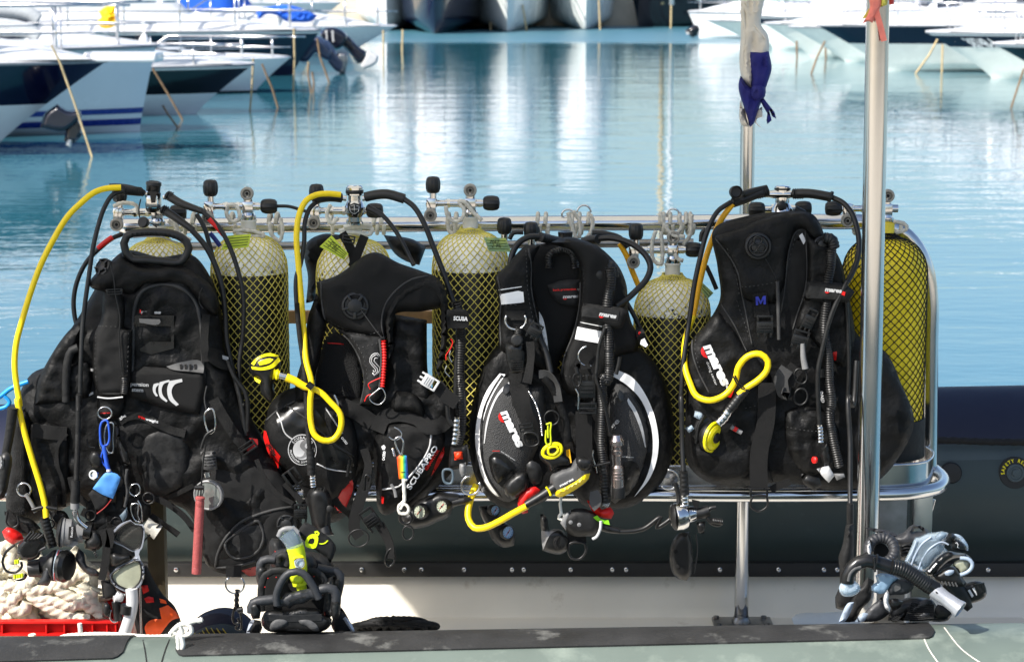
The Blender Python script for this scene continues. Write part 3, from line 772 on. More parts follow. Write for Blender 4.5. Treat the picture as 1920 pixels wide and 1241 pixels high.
# pressure relief valve on far tube at right
for (cx, cy, lab) in ((1903,886,1),(1783,886,0)):
    y = hitY(fb, cx, cy, .0, None); p = W(cx, cy, y); n = Vector((0,-1,.12)).normalized()
    if lab:
        lathe('valve_patch', [(.0001,-.01),(.051,-.008),(.051,.004),(.049,.006),(.028,.0065)], p, n, 'strip_black', rib, 40)
        lathe('relief_valve', [(.029,.004),(.028,.011),(.022,.012),(.0205,.009),(.012,.009),(.011,.014),(.0001,.015)], p, n, 'tube_band', rib, 30, auto=20)
        ax, u, v = basis(n)
        def ringtext(s, r, a0, a1, h, inner=False):
            gs = []
            for i, ch in enumerate(s):
                if ch == ' ': continue
                tv, tf, tw = text_tris(ch, .02); a = R(a0+(a1-a0)*(i+.5)/len(s)); cc = p+n*.0075
                rad = Vector((math.cos(a),0,math.sin(a))); tan = Vector((math.sin(a),0,-math.cos(a)))
                if inner: tan = -tan
                upv = rad if not inner else -rad
                gs.append(([cc+rad*r+tan*((q.x-tw/2)*h*1.1)+upv*((q.y-.36)*h*1.25) for q in tv], tf))
            return join(*gs)
        mk('valve_lettering', *join(ringtext('SAFETY RELIEF', .0405, 190, -10, .0125), ringtext('BOAT PRODUCTS', .0405, 215, 325, .010, True)), 'hi_yellow', rib, smooth=False)
    else: lathe('valve_patch', [(.0001,-.01),(.034,-.006),(.034,.006),(.03,.012),(.0001,.014)], p, n, 'strip_black', rib, 30)
# ---------------------------------------------------------------- canopy frame and rack
mat('canopy_cloth', (236,228,210), .9, bump=.2, bs=200)
def canopy_cloth():
    m = M('canopy_cloth'); n = m.node_tree.nodes; L = m.node_tree.links; t = n.new('ShaderNodeBsdfTranslucent'); t.inputs[0].default_value = (.85,.80,.70,1); x = n.new('ShaderNodeMixShader'); x.inputs[0].default_value = .45
    L.new(n['Principled BSDF'].outputs[0], x.inputs[1]); L.new(t.outputs[0], x.inputs[2]); L.new(x.outputs[0], n['Material Output'].inputs[0])
canopy_cloth()
cf = thing('canopy_frame','steel canopy frame whose slim and thick polished posts rise beside the rack','canopy',(W(1390,1150,6.86).x,6.86,zd))
p0, p1 = W(1390,1150,6.86), W(1405,-20,6.86)
mk('post', *tube_geo(smooth_path([Vector((p0.x,6.86,zd)), Vector((p1.x,6.86,2.42))],.1), .022, 24), 'steel', cf)
q0, q1 = W(1626,1090,5.6), W(1642,0,5.6)
zp = 2.42; xp = q1.x
mk('post', *tube_geo(smooth_path([Vector((q0.x-.001,5.6,.45)), Vector((xp+.003,5.6,zp))],.1), .0285, 28), 'steel', cf)
mk('canopy', [(-2.35,4.93,2.46),(1.07,4.93,2.46),(1.07,7.09,2.46),(-2.35,7.09,2.46),(-.54,6.1,2.5)], [(0,1,4),(1,2,4),(2,3,4),(3,0,4)], 'canopy_cloth', cf)
mk('canopy_rail', *join(tube_geo([Vector((-2.35,5.0,2.44)),Vector((1.07,5.0,2.44))],.02,12), tube_geo([Vector((-2.35,6.9,2.44)),Vector((1.07,6.9,2.44))],.02,12)), 'steel', cf)
lathe('base_plate', [(.0001,0),(.03,0),(.03,.02),(.024,.03)], (p0.x,6.86,zd), (0,0,1), 'steel_dull', cf)
mk('foot_plate', *box_geo((p0.x+.005,6.86,zd+.006), .185, .12, .012, bev=.2), 'steel_dull', cf, auto=30)
for dx, dy in ((-.075,-.04),(.075,-.04),(-.075,.04),(.075,.04)): lathe('bolt', [(.009,0),(.009,.008),(.0001,.01)], (p0.x+dx,6.86+dy,zd+.012), (0,0,1), 'steel_dull', cf, 6)
rack = thing('tank_rack','polished steel tube rack holding the row of scuba tanks upright','tank rack',(0,6,zd))
YR = 6.12; rr = mm(14.5,YR)
path = [W(225,424,YR),W(700,421,YR),W(1200,418,YR),W(1560,416,YR),W(1650,420,YR),W(1700,442,YR),W(1732,490,YR),W(1745,560,YR),W(1745,640,YR),W(1743,900,YR)]
mk('top_rail', *tube_geo(smooth_path(path,.02), rr, 22), 'steel', rack)
tube('rail_sleeve', [(1745.5,563),(1745,600)], YR, rr*.66+.003, 'steel_dull', rack, 18)
# second rail glimpsed behind
tube('back_rail', [(335,462),(900,459),(1300,455)], 6.5, .012, 'steel_dull', rack, 14, step=.05)
yf = 5.852; zl = W(1500,927,yf).z
def at_z(px, Y, z): q = W(px, 600, Y); return Vector((q.x, Y, z))
loop = [at_z(-200,yf,zl),at_z(400,yf,zl),at_z(1000,yf,zl),at_z(1640,yf,zl),at_z(1715,yf+.015,zl),at_z(1765,yf+.07,zl),at_z(1779,yf+.15,zl),at_z(1770,yf+.25,zl),at_z(1745,yf+.34,zl),at_z(1660,yf+.37,zl),at_z(1000,yf+.37,zl),at_z(-200,yf+.37,zl)]
mk('bottom_rail', *tube_geo(smooth_path(loop,.012), mm(12.5,yf), 20), 'steel', rack)
# sheet-metal basket
mat('steel_band', 190, .17, 1, var=.1, vs=10, dirt=(140,115,80), dscale=10, dlo=.62, dhi=.85)
hb0 = zl+.012; hb1 = zl+.012+mm(46)
bp = smooth_path([at_z(-200,yf+.016,0),at_z(400,yf+.016,0),at_z(1000,yf+.016,0),at_z(1620,yf+.016,0),at_z(1690,yf+.024,0),at_z(1742,yf+.06,0),at_z(1757,yf+.13,0),at_z(1752,yf+.22,0),at_z(1720,yf+.31,0),at_z(1600,yf+.335,0),at_z(400,yf+.335,0)],.015)
V_=[]; F2_=[]
for q in bp: V_ += [Vector((q.x,q.y,hb0)),Vector((q.x,q.y,hb1)),Vector((q.x,q.y+.0025,hb1)),Vector((q.x,q.y+.0025,hb0))]
for i in range(len(bp)-1):
    for k in range(4): k2=(k+1)%4; F2_.append((i*4+k,i*4+k2,i*4+4+k2,i*4+4+k))
mk('basket_band', V_, F2_, 'steel_band', rack, auto=40)
mk('basket_lip', *tube_geo([Vector((q.x,q.y,hb1)) for q in bp], .0035, 8), 'steel', rack)
mk('basket_floor', *box_geo((W(900,900,6).x-.1,yf+.18,zl+.004), 2.35, .26, .006, bev=0), 'steel_dull', rack)
for a, b_, m_ in ((1640,1700,'steel_dull'),(1712,1748,'steel')):
    zt_ = zl-.015; V_, F2_ = join(box_geo(((W(a,950,yf+.12).x+W(b_,950,yf+.12).x)/2, yf+.14, (zt_+zd)/2), W(b_,950,6).x-W(a,950,6).x, .06, zt_-zd, bev=.06)); mk('leg', V_, F2_, m_, rack, auto=30)
V_, F2_ = box_geo((W(292,1000,yf+.1).x, yf+.12, (zl+zd)/2), mm(34), .05, zl-zd, bev=.06); mat('leg_brown', (78,70,52), .5, .4, var=.3, vs=12); mk('leg', V_, F2_, 'leg_brown', rack, auto=30)
tube('brace', [(1752,936),(1725,1040)], 5.98, .004, 'steel', rack)
tube('lower_bar', [(790,912),(900,912)], 5.95, .014, 'steel_dull', rack, 12)
for x in (342,860,1095,1385): # small welded eyes on top rail
    ring('rail_eye', (x if x!=342 else 860, 398 if x!=860 else 404), YR, 13 if x in(1095,) else 12, 2.2, 'steel', rack, sx=1, rot=0, tilt=0, arc=(0,180)) if x in (1095,) else None
ring('rail_eye', (1262,401), YR-.01, 9, 2.2, 'steel', rack, sx=1.3)
ring('rail_eye', (1065,402), YR-.01, 9, 2.2, 'steel', rack, sx=1.3)
# ---------------------------------------------------------------- scuba tanks
def paint_mat(name, top, body, zc, chip=.0, patch=None, boot=None, zb=.06):
    """two-tone tank paint with a ragged chipped edge at height zc (object space)"""
    m = bpy.data.materials.new(name); m.use_nodes = True; n = m.node_tree.nodes; L = m.node_tree.links; b = n['Principled BSDF']
    tc = n.new('ShaderNodeTexCoord'); sp = n.new('ShaderNodeSeparateXYZ'); L.new(tc.outputs['Object'], sp.inputs[0])
    nz = n.new('ShaderNodeTexNoise'); nz.inputs['Scale'].default_value = 55; nz.inputs['Detail'].default_value = 6; nz.inputs['Roughness'].default_value = .7; L.new(tc.outputs['Object'], nz.inputs[0])
    # chips get denser towards the colour line
    d = n.new('ShaderNodeMapRange'); d.inputs[1].default_value = zc; d.inputs[2].default_value = zc+.05; d.inputs[3].default_value = .50; d.inputs[4].default_value = .70; L.new(sp.outputs[2], d.inputs[0])
    ch = n.new('ShaderNodeMath'); ch.operation = 'GREATER_THAN'; L.new(nz.outputs['Fac'], ch.inputs[0]); L.new(d.outputs[0], ch.inputs[1])
    lt = n.new('ShaderNodeMath'); lt.operation = 'LESS_THAN'; L.new(sp.outputs[2], lt.inputs[0]); lt.inputs[1].default_value = zc
    n4 = n.new('ShaderNodeTexNoise'); n4.inputs['Scale'].default_value = 130; L.new(tc.outputs['Object'], n4.inputs[0]); g4 = n.new('ShaderNodeMath'); g4.operation='GREATER_THAN'; g4.inputs[1].default_value=.5; L.new(n4.outputs['Fac'], g4.inputs[0])
    an = n.new('ShaderNodeMath'); an.operation='MULTIPLY'; L.new(ch.outputs[0], an.inputs[0]); L.new(g4.outputs[0], an.inputs[1])
    mxx = n.new('ShaderNodeMath'); mxx.operation = 'MAXIMUM'; L.new(an.outputs[0], mxx.inputs[0]); L.new(lt.outputs[0], mxx.inputs[1])
    mx = n.new('ShaderNodeMix'); mx.data_type = 'RGBA'; L.new(mxx.outputs[0], mx.inputs[0]); mx.inputs[6].default_value = (*s2l(top), 1); mx.inputs[7].default_value = (*s2l(body), 1)
    L.new(mx.outputs[2], b.inputs['Base Color']); b.inputs['Roughness'].default_value = .38
    MATS[name] = m
paint_mat('tank_paint', (228,226,218), (17,18,19), .495)
paint_mat('tank_paint_low', (226,224,214), (17,18,19), .43)
mat('tank_yellow', (240,212,30), .4, var=.08, vs=12)
mat('net_yellow', (214,200,96), .6, var=.25, vs=40)
mat('net_black', 16, .6, var=.2)
mat('ring_grey', (150,146,138), .45, .4, var=.15)
def tprof(r, H, shoulder=.105):
    P = [(.0001, 0), (r*.9, .002), (r, .02), (r, H-shoulder)]
    for i in range(1, 13):
        a = math.pi/2*i/12; P.append((.021+(r-.021)*math.cos(a)**.85, H-shoulder+shoulder*.93*math.sin(a)))
    P += [(.0205, H-.003), (.0205, H+.028), (.0225, H+.030), (.0225, H+.034), (.017, H+.035)]
    return P
def net_geo(r, H, shoulder=.105, n=29, cr=.0014, turns=None, rows=60, z0=.02):
    """diamond netting wrapped round the cylinder and gathered at the neck"""
    prof = [(r, z0), (r, H-shoulder)]
    for i in range(1, 14):
        a = math.pi/2*i/14*.97; prof.append((.021+(r-.021)*math.cos(a)**.85, H-shoulder+shoulder*.93*math.sin(a)))
    prof.append((.024, H+.004)); S = [0]
    for i in range(1, len(prof)): S.append(S[-1]+math.dist(prof[i], prof[i-1]))
    pitch = math.pi*2/n; Ltot = S[-1]; gs = []; per = Ltot/.0235*pitch   # angle swept bottom to top
    seg = int(Ltot/.0095)
    for sg in (1, -1):
        for k in range(n):
            C = []
            for i in range(seg+1):
                s = Ltot*i/seg; j = 0
                while j < len(S)-2 and S[j+1] < s: j += 1
                t = (s-S[j])/(S[j+1]-S[j]); rr = prof[j][0]+(prof[j+1][0]-prof[j][0])*t+cr*.9; z = prof[j][1]+(prof[j+1][1]-prof[j][1])*t
                a = k*pitch+sg*per*s/Ltot+.05*math.sin(s*23+k)*.4
                wob = 1+.004*math.sin(s*60+k*2.1)
                C.append(Vector((math.cos(a)*rr*wob, math.sin(a)*rr*wob, z)))
            if True: gs.append(tube_geo(C, cr, 4, cap=False))
    return join(*gs)
KNOB = [(.0001,0),(.012,0),(.0165,.004),(.019,.012),(.0195,.026),(.0175,.038),(.013,.043),(.0001,.045)]
def knob(parent, o, ax):
    V_, F_ = lathe_geo([(.0001,-.016),(.009,-.016),(.009,.002)], o, ax, 16); k0 = mk('knob_stem', V_, F_, 'chrome', parent, auto=35)
    return lathe('valve_knob', KNOB, o, ax, 'rubber', parent, 48, flute=.045, nf=12, auto=80)
def valve(t, loc, z, left='up', right=True, out=True, single=False):
    """twin-outlet cross valve, local coordinates about the tank axis"""
    v = bpy.data.objects.new('valve', None); COL.objects.link(v); v.parent = t; v.location = (0, 0, z); o = Vector(loc)+Vector((0,0,z))
    g = [lathe_geo([(.0001,0),(.02,0),(.021,.003),(.021,.012),(.018,.013),(.016,.02)], o, (0,0,1), 24)]
    g.append(box_geo(o+Vector((0,0,.033)), .030, .028, .034, bev=.2))
    g.append(lathe_geo([(.011,0),(.0125,.002),(.0125,.02),(.0115,.03)], o+Vector((0,0,.045)), (0,0,1), 20))
    cxx = -.118 if left else -.03
    g.append(lathe_geo([(.0001,0),(.0085,.0),(.0105,.002),(.0105,.03),(.0085,.031),(.0085,.05),(.0105,.051),(.0105,abs(cxx)+.03),(.0001,abs(cxx)+.031)], o+Vector((cxx,0,.036)), (1,0,0), 20))
    for xx in (-.062,-.03):
        g.append(lathe_geo([(.0001,0),(.0135,.0),(.0135,.008),(.0001,.009)], o+Vector((xx,0,.036)), (1,0,0), 6))
    if left:
        g.append(box_geo(o+Vector((-.104,0,.030)), .026, .024, .040, bev=.25))
    mk('valve_body', *join(*g), 'chrome', v, auto=30)
    def outlet(oo):
        a = Vector((0,-1,0))
        ob = lathe('outlet_ring', [(.0001,-.012),(.012,-.012),(.0165,-.010),(.0175,-.004),(.0175,.008),(.0155,.011),(.0115,.011),(.0115,-.002),(.0075,-.0022),(.0075,.004),(.006,.006),(.0001,.006)], oo, a, 'ring_grey', v, 28, auto=30)
        lathe('outlet_hole', [(.0001,.0062),(.0045,.0064),(.0001,.0065)], oo, a, 'dark_void', v, 14)
    if out: outlet(o+Vector((0,-.014,.072)))
    if left:
        outlet(o+Vector((-.106,-.014,.005)))
        if left == 'up': knob(v, o+Vector((-.099,0,.063)), (0,0,1))
        else: knob(v, o+Vector((-.12,0,.036)), (-1,0,0))
    if right: knob(v, o+Vector((.034,0,.036)), (1,0,0))
    return v
def make_tank(label, px, ytop, Y, r=.1015, H=.60, paint='tank_paint', net='net_yellow', left='up', right=True, rot=0, out=True, n=30, boot=False, cr=.0014):
    top = W(px, ytop, Y); t = thing('scuba_tank', label, 'scuba tank', (top.x, Y, top.z-H), 'scuba tanks standing in the rack'); L_ = Vector(t.location)
    b = lathe('cylinder', tprof(r, H), L_, (0,0,1), paint, t, 48, auto=50)
    v, f = net_geo(r, H, n=n, cr=cr); o = mk('net', [q+L_ for q in v], f, net, t, smooth=True)
    mk('net_collar', *join(tube_geo([L_+Vector((math.cos(a)*.027,math.sin(a)*.027,H+.002+.003*math.sin(3*a))) for a in [i*math.pi/10 for i in range(21)]],.003,6), tube_geo([L_+Vector((math.cos(a)*.029,math.sin(a)*.029,H-.004+.003*math.sin(2*a+1))) for a in [i*math.pi/10 for i in range(21)]],.0028,6)), net if net!='net_yellow' else 'net_yellow', t)
    if boot: lathe('boot', [(r+.001,.0),(r+.006,.002),(r+.006,.10),(r+.004,.106),(r+.0005,.107)], L_, (0,0,1), 'rubber_matte', t, 48)
    valve(t, L_, H+.034, left, right, out)
    return t
T = {}
T[1] = make_tank('netted tank behind the leftmost black vest, dark regulator on its valve', 296, 447, 5.99, out=False)
T[2] = make_tank('netted tank in view right of the leftmost vest, lime tag on neck', 466, 436, 5.99)
T[3] = make_tank('netted tank behind the second vest, chrome regulator on its valve and lime tag', 664, 444, 5.99, out=False)
T[4] = make_tank('netted tank between second and third vests, faded blue green tag', 882, 430, 5.99)
T[5] = make_tank('lower set netted tank between the third and fourth vests', 1261, 517, 5.99, paint='tank_paint_low', H=.53)
T[6] = make_tank('netted tank hidden behind the third vest', 1068, 520, 6.0, paint='tank_paint_low', out=False, H=.53)
T[7] = make_tank('netted tank behind the tall vest with blue letter patch', 1466, 440, 6.0, left=None, out=False)
T[8] = make_tank('bright yellow tank in fine black net at the right end of the rack', 1661, 440, 6.0, r=.1125, paint='tank_yellow', net='net_black', left='side', right=False, n=30, boot=True, cr=.0013)
for k, (x, y) in ((6,(1045,452)),(7,(1412,393))):
    pass
q = [c for c in T[7].children if c.name.startswith('valve')][0]; p = wl(q)
knob(q, W(1434,393,5.98), (-1,0,0))
mk('valve_body', *lathe_geo([(.0001,0),(.0105,0),(.0105,.06),(.0001,.06)], W(1434,393,5.985), (1,0,0), 18), 'chrome', q)
mat('yellow_band', (228,205,60), .5)
lathe('neck_band', [(.021,.002),(.0212,.026)], W(1662,437,5.98), (0,0,1), 'yellow_band', T[8], 24)
# tags hung on tank necks
def neck_tag(label, pts, frm, Y, m='tag_lime', rows=4, txt=None):
    P = fr(frm, pts); o = plate('tank_tag', P, Y, .0018, m); tag(o, label, 'tag', 'plastic tags tied to the tank necks')
    B = [o]; a, b_, c, d = [Vector(p[:2]) for p in P[:4]]; ls = []
    for i in range(rows):
        t = (i+1)/(rows+1); p0 = a.lerp(d, t); p1 = b_.lerp(c, t); ls.append([tuple(p0.lerp(p1,.06)), tuple(p0.lerp(p1,.5)), tuple(p0.lerp(p1,.94))])
    seams('print_line', ls, B, 'dark_green', o, rpx=.7)
    if txt:
        for i, s in enumerate(txt):
            t = .42+.3*i; p0 = a.lerp(d, t).lerp(b_.lerp(c, t), .18); p1 = a.lerp(d, t).lerp(b_.lerp(c, t), .62); letters('tag_writing', s, tuple(p0), tuple(p1), 7, B, 'dark_void', o, bold=.0, off=.001, shear=.3)
mat('dark_green', (75,95,40), .6)
mat('tag_bluegreen', (120,150,110), .5, var=.2, vs=40, dirt=(190,195,70), dscale=20, dlo=.45, dhi=.65)
neck_tag('lime plastic tag on the second tank from the left', '75,345 200,335 185,405 40,420', 'C', 5.875)
neck_tag('lime plastic tag with handwriting on the tank behind the second vest', '625,342 715,440 690,472 562,402', 'C', 5.86, txt=('MAT','2 9%'))
neck_tag('blue green plastic tag with handwriting on the tank left of the third vest', '270,265 398,268 432,350 300,345', 'E', 5.87, 'tag_bluegreen', txt=('MAT','2 9%'))
neck_tag('dark green tag on the lower set tank beside the tall vest', '205,600 270,660 240,690 200,640', 'G', 5.9, 'tag_bluegreen', rows=2)
# grey lashing cords
def cord(label, paths, m='cord_grey', r=.0052, name='lashing_cord'):
    o = None; gs = []
    for frm, s, Y in paths:
        C = smooth_path(P3(fr(frm, s), Y), .005); gs.append(tube_geo(C, r*.8, 8, lobes=3, twist=170))
    o = mk(name, *join(*gs), m); tag(o, label, 'cord', 'grey cords lashing tanks to the rail'); return o
def wrap(px, Y=YR, dy=0, w=2, slack=10):
    """one turn of cord round the rail, as a world path"""
    c = W(px, 419+dy, YR); rr2 = mm(14.5, YR)+.005; out = []
    for i in range(13):
        a = 2*math.pi*i/12; out.append(c+Vector(((i/12-.5)*mm(w), math.cos(a)*rr2*-1, math.sin(a)*rr2*1.05)))
    return out
def lash(label, wraps, extra=(), m='cord_grey'):
    o = thing('lashing_cord', label, 'cord', W(wraps[0][0], 419, YR), 'grey cords lashing tanks to the rail')
    for px, w_ in wraps: mk('cord_turn', *tube_geo(smooth_path(wrap(px, w=w_), .004), .0054, 8, lobes=3, twist=170), m, o)
    for frm, s, Y in extra: mk('cord_loop', *tube_geo(smooth_path(P3(fr(frm, s), Y), .005), .0054, 8, lobes=3, twist=170), m, o)
    return o
lash('grey cord lashing on the rail at the leftmost tank', [(330,6),(345,8),(365,6)], [('A','890,265 930,300 960,360',5.98),('A','920,270 950,330 1010,370',5.97),('A','600,190 640,172 720,185 730,230',5.95)])
lash('grey cord knotted round the valve and rail at the tank left of the yellow octopus', [(438,10),(508,6),(522,8)], [('C','80,180 70,230 100,270 135,260 130,200 100,180 80,185',5.95),('C','110,320 160,315 230,325 270,345 200,345 120,330',5.96),('C','295,270 310,340 350,370 365,320 355,250',5.97)])
lash('thin pale cord tied round the neck of the tank behind the second vest', [(622,6),(705,8),(718,6)], [('C','665,320 740,300 840,310 830,335 740,325 670,330',5.955),('C','690,300 760,285 840,290',5.95),('C','620,180 600,230 625,280 660,250',5.96)], 'cord_white')
lash('grey cord tied over the valve of the tank right of the second vest', [(843,8),(857,6)], [('E','50,80 60,140 90,170 140,160 155,100 125,60 150,55 210,120 260,165',5.95),('E','60,165 70,230 95,245 100,170',5.98)])
lash('grey cord wrapped twice on the bare rail left of the third vest', [(1010,6),(1025,6)], [('E','585,210 600,260 640,270 640,215',6.05)])
lash('grey cord bundle on the bare rail over the third vest', [(1070,8),(1076,10),(1088,6),(1106,9)], [('E','760,120 775,170 800,250 810,275',6.02),('E','790,110 830,180 825,270',6.03),('E','860,275 895,230 900,150 885,130',6.03)])
lash('thick bundle of grey cord on the rail above the lower set tank', [(1240,8),(1246,8),(1258,6),(1276,8),(1288,8),(1296,8)], [('E','1300,130 1320,190 1370,250 1440,260',5.97),('E','1400,140 1420,210 1380,250',6.0),('E','1270,225 1250,300 1260,400 1300,420 1310,350 1300,230',5.97),('E','1480,130 1470,250 1430,310',6.0),('E','1380,360 1400,390 1430,400',5.93)])
lash('grey cord loop from the right end of the rail to the yellow tank valve', [(1602,6)], [('G','1180,325 1220,345 1270,325 1260,305 1200,290',5.98),('G','1210,350 1235,340 1240,310',5.98)])
# ---------------------------------------------------------------- dive vests (buoyancy jackets)
def vest(label, px, py, Y=5.82): return thing('dive_vest', label, 'dive vest', W(px, py, Y), 'dive vests hanging on the tanks')
def dump_valve(par, c, rpx, Y, ax=(0,-1,.1), petals=5):
    k = Y/FPX*rpx; o = W(c[0], c[1], Y)
    v = lathe('dump_valve', [(.0001,-.02),(k,-.02),(k*1.0,.000),(k*.94,.004),(k*.80,.005),(k*.72,.001),(k*.55,.001),(k*.5,.008),(k*.3,.010),(.0001,.0105)], o, ax, 'rubber', par, 36, auto=25)
    a, u, w_ = basis(ax); gs = []
    for i in range(petals):
        t = 2*math.pi*i/petals+.3; d = u*math.cos(t)+w_*math.sin(t); e = a.cross(d); M3 = Matrix((d, e, a)).transposed()
        gs.append(box_geo(o+d*k*.62+a*.004, k*.62, k*.2, .009, M3, .25))
    mk('valve_guard', *join(*gs), 'plastic_black', v, auto=30); return v
def buckle(par, c, w, h, rot, on=None, Y=5.7, m='plastic_black', name='buckle'):
    """side-release buckle: frame, two prongs and a ladder bar"""
    a = R(rot); k = Y/FPX; o = W(c[0], c[1], Y); M3 = Matrix.Rotation(-a, 3, 'Y'); gs = []
    gs.append(box_geo((0,0,-h*.16*k), w*k, .009, h*.55*k, None, .25)); gs.append(box_geo((0,.0,h*.36*k), w*.95*k, .007, h*.12*k, None, .25)); gs.append(box_geo((w*.42*k,0,h*.22*k), w*.13*k, .007, h*.34*k, None, .25)); gs.append(box_geo((-w*.42*k,0,h*.22*k), w*.13*k, .007, h*.34*k, None, .25))
    for sx in (-.38, 0, .38): gs.append(box_geo((sx*w*k,0,-h*.5*k), w*.16*k, .006, h*.3*k, None, .3))
    for i in range(3): gs.append(box_geo((0,-.005,(-.3+.12*i)*h*k), w*.7*k, .003, h*.05*k, None, .3))
    V_, F_ = join(*gs); return mk(name, [M3 @ v + o for v in V_], F_, m, par, auto=30)
def slider(par, c, w, h, rot, Y, m='plastic_black'):
    a = R(rot); k = Y/FPX; o = W(c[0], c[1], Y); M3 = Matrix.Rotation(-a, 3, 'Y'); gs = []
    for z in (-.5, 0, .5): gs.append(box_geo((0,0,z*h*k), w*k, .006, h*.22*k, None, .3))
    for x in (-.46, .46): gs.append(box_geo((x*w*k,.001,0), w*.12*k, .006, h*1.1*k, None, .3))
    V_, F_ = join(*gs); return mk('strap_slider', [M3 @ v + o for v in V_], F_, m, par, auto=30)
def logo(par, p0, p1, h, on, m='white', swoosh='red', shear=.12, bold=.045, up=None, redw=.28):
    """lower-case brand lettering with a red swoosh under its first letter"""
    o = letters('logo_lettering', 'mares', p0, p1, h, on, m, par, bold=bold, shear=shear, up=up, space=.94)
    d = Vector((p1[0]-p0[0], p1[1]-p0[1])); n = Vector((d.y, -d.x)).normalized() if up is None else Vector(up).normalized(); a = Vector(p0[:2]); q = lambda t, s: tuple(a+d*t-n*h*s)
    mk2 = decal('logo_swoosh', [q(.0,.12),q(redw,.12),q(redw*.78,.42),q(redw*.5,.52),q(redw*.2,.42)], on, swoosh, par, off=.002, th=.0012, curve=False, step=4, relax=0)
def pocket_fold(pts): pass

# ================= vest 1 (leftmost, with moulded carry handle)
v1 = vest('black vest at the left end with carry handle and grey arc prints', 260, 1060)
body = pillow('air_cell', fr('P','150,590 176,545 200,500 235,470 300,482 360,478 395,520 412,570 425,650 446,720 470,780 500,830 528,880 556,960 570,1000 556,1032 520,1058 470,1074 425,1076 392,1064 376,1030 366,985 350,958 322,944 280,936 236,958 190,962 140,945 96,968 48,985 16,950 10,880 22,800 40,730 60,700 100,680 128,625'), 5.845, .060, 60, 'nylon', v1, back=.55, wr=.015, wf=.016, seed=1, step=8)
lobe = pillow('lower_lobe', fr('P','372,880 400,858 440,850 490,862 530,890 558,950 566,1000 548,1034 500,1062 450,1074 415,1070 388,1050 378,1000 362,950'), 5.815, .035, 40, 'neoprene', v1, wr=.005, wf=.02, seed=2, step=7)
pad = decal('trim_patch', fr('D','55,690 110,640 170,600 205,585 228,625 230,680 200,730 150,755 90,755'), [lobe], 'rubber_matte', v1, off=.001, th=.004, edge=6)
seams('piping', [fr('D','10,800 20,740 60,660 130,590 210,555 300,530 380,520'), fr('D','55,690 110,640 170,600 205,585 228,625 230,680 200,730 150,755 90,755 55,690'), fr('D','10,800 60,800 130,790 195,770')], [lobe, body, pad], 'nylon_grey', v1, rpx=3)
back = pillow('backpack_plate', fr('A','710,670 760,625 870,600 960,620 1030,680 1060,760 1075,900 1060,1010 900,1110 760,1115 700,1080 690,850'), 5.80, .012, 14, 'rubber', v1, step=8)
hole = decal('lumbar_mesh', fr('A','730,650 800,620 900,620 980,650 1040,710 1030,740 960,765 880,770 800,765 735,720'), [back], 'mesh_panel', v1, th=.006, edge=8)
plate('hard_back', fr('A','712,765 920,765 920,940 800,972 704,940'), 5.775, .006, 'plastic_black', v1, holes=[fr('A','725,822 905,822 905,905 725,905')])
for x0, x1 in ((730,850),): decal('plate_slot', fr('A','735,782 845,786 850,800 840,812 738,804'), W and [back], 'rubber_grey', v1, off=.032, th=.003)
decal('plate_print', fr('A','740,735 745,735 745,752 740,752'), [hole], 'red', v1)
logo(v1, fr('A','745,755')[0], fr('A','852,757')[0], 6, [hole, back], 'silver_print', 'red')
yoke = pillow('collar', fr('A','460,600 520,530 600,470 640,440 670,470 760,505 900,500 1000,520 1060,560 1110,600 1155,680 1150,780 1090,740 1030,660 960,610 860,596 760,615 700,660 640,650 560,640 490,625'), 5.79, .03, 16, 'nylon', v1, wr=.006, wf=.03, seed=5, step=7)
sh1 = pillow('shoulder_strap', fr('A','545,640 640,640 660,720 655,830 700,840 695,1000 690,1120 660,1190 600,1200 520,1195 492,1100 490,950 505,850 530,800'), 5.765, .022, 12, 'nylon_fine', v1, wr=.003, wf=.03, step=7)
seams('stitching', [fr('A','508,860 502,1000 512,1150'), fr('A','680,860 676,1000 668,1150'), fr('A','520,822 650,826')], [sh1], 'stitch', v1, rpx=.6, dash=3)
tube('strap_trim', fr('A','515,1197 570,1204 650,1197'), 5.737, .0022, 'plastic_light', v1, 8)
seams('piping', [fr('A','700,1120 704,900 712,720 750,640 850,602 960,622 1030,690 1058,780 1075,1000 1080,1150')], [yoke, back, body, sh1], 'nylon_grey', v1, rpx=4)
cumm = pillow('waist_band', fr('A','768,1035 900,1045 1080,1062 1090,1150 1050,1290 880,1260 700,1200 660,1160 690,1060'), 5.77, .012, 10, 'nylon_fine', v1, step=7, curve=False)
letters('waist_band_print', 'pension', fr('A','690,1137')[0], fr('A','785,1142')[0], 7.5, [cumm], 'silver_print', v1, bold=.01)
letters('waist_band_print', 'stem', fr('A','697,1166')[0], fr('A','757,1170')[0], 7.5, [cumm], 'silver_print', v1, bold=.01)
for s_ in ('812,1130 838,1122 842,1130 826,1145 824,1170 836,1190 826,1194 810,1170 808,1145','844,1118 895,1105 898,1116 868,1126 856,1150 860,1185 886,1216 880,1224 846,1196 838,1150','896,1112 962,1100 965,1116 925,1130 908,1160 915,1200 946,1236 932,1244 895,1210 884,1155'):
    decal('arc_print', fr('A', s_), [cumm], 'silver_print', v1, off=.001, th=.001, step=3, relax=0)
for s_ in ('470,1045 492,1047 492,1062 478,1058','455,1186 492,1168 494,1180 466,1192'):
    decal('arc_print', fr('A', s_), [body, sh1], 'silver_print', v1, off=.001, th=.001, step=3, relax=0)
side = pillow('side_wing', fr('A','200,1120 280,960 360,850 415,800 440,820 400,960 370,1020 480,990 492,1100 480,1200 360,1230 180,1241'), 5.79, .022, 14, 'nylon', v1, wr=.008, wf=.03, seed=8)
tube('wing_bolster', fr('A','415,935 380,950 360,1000 350,1100 350,1220'), 5.76, .011, 'rubber_matte', v1, 12)
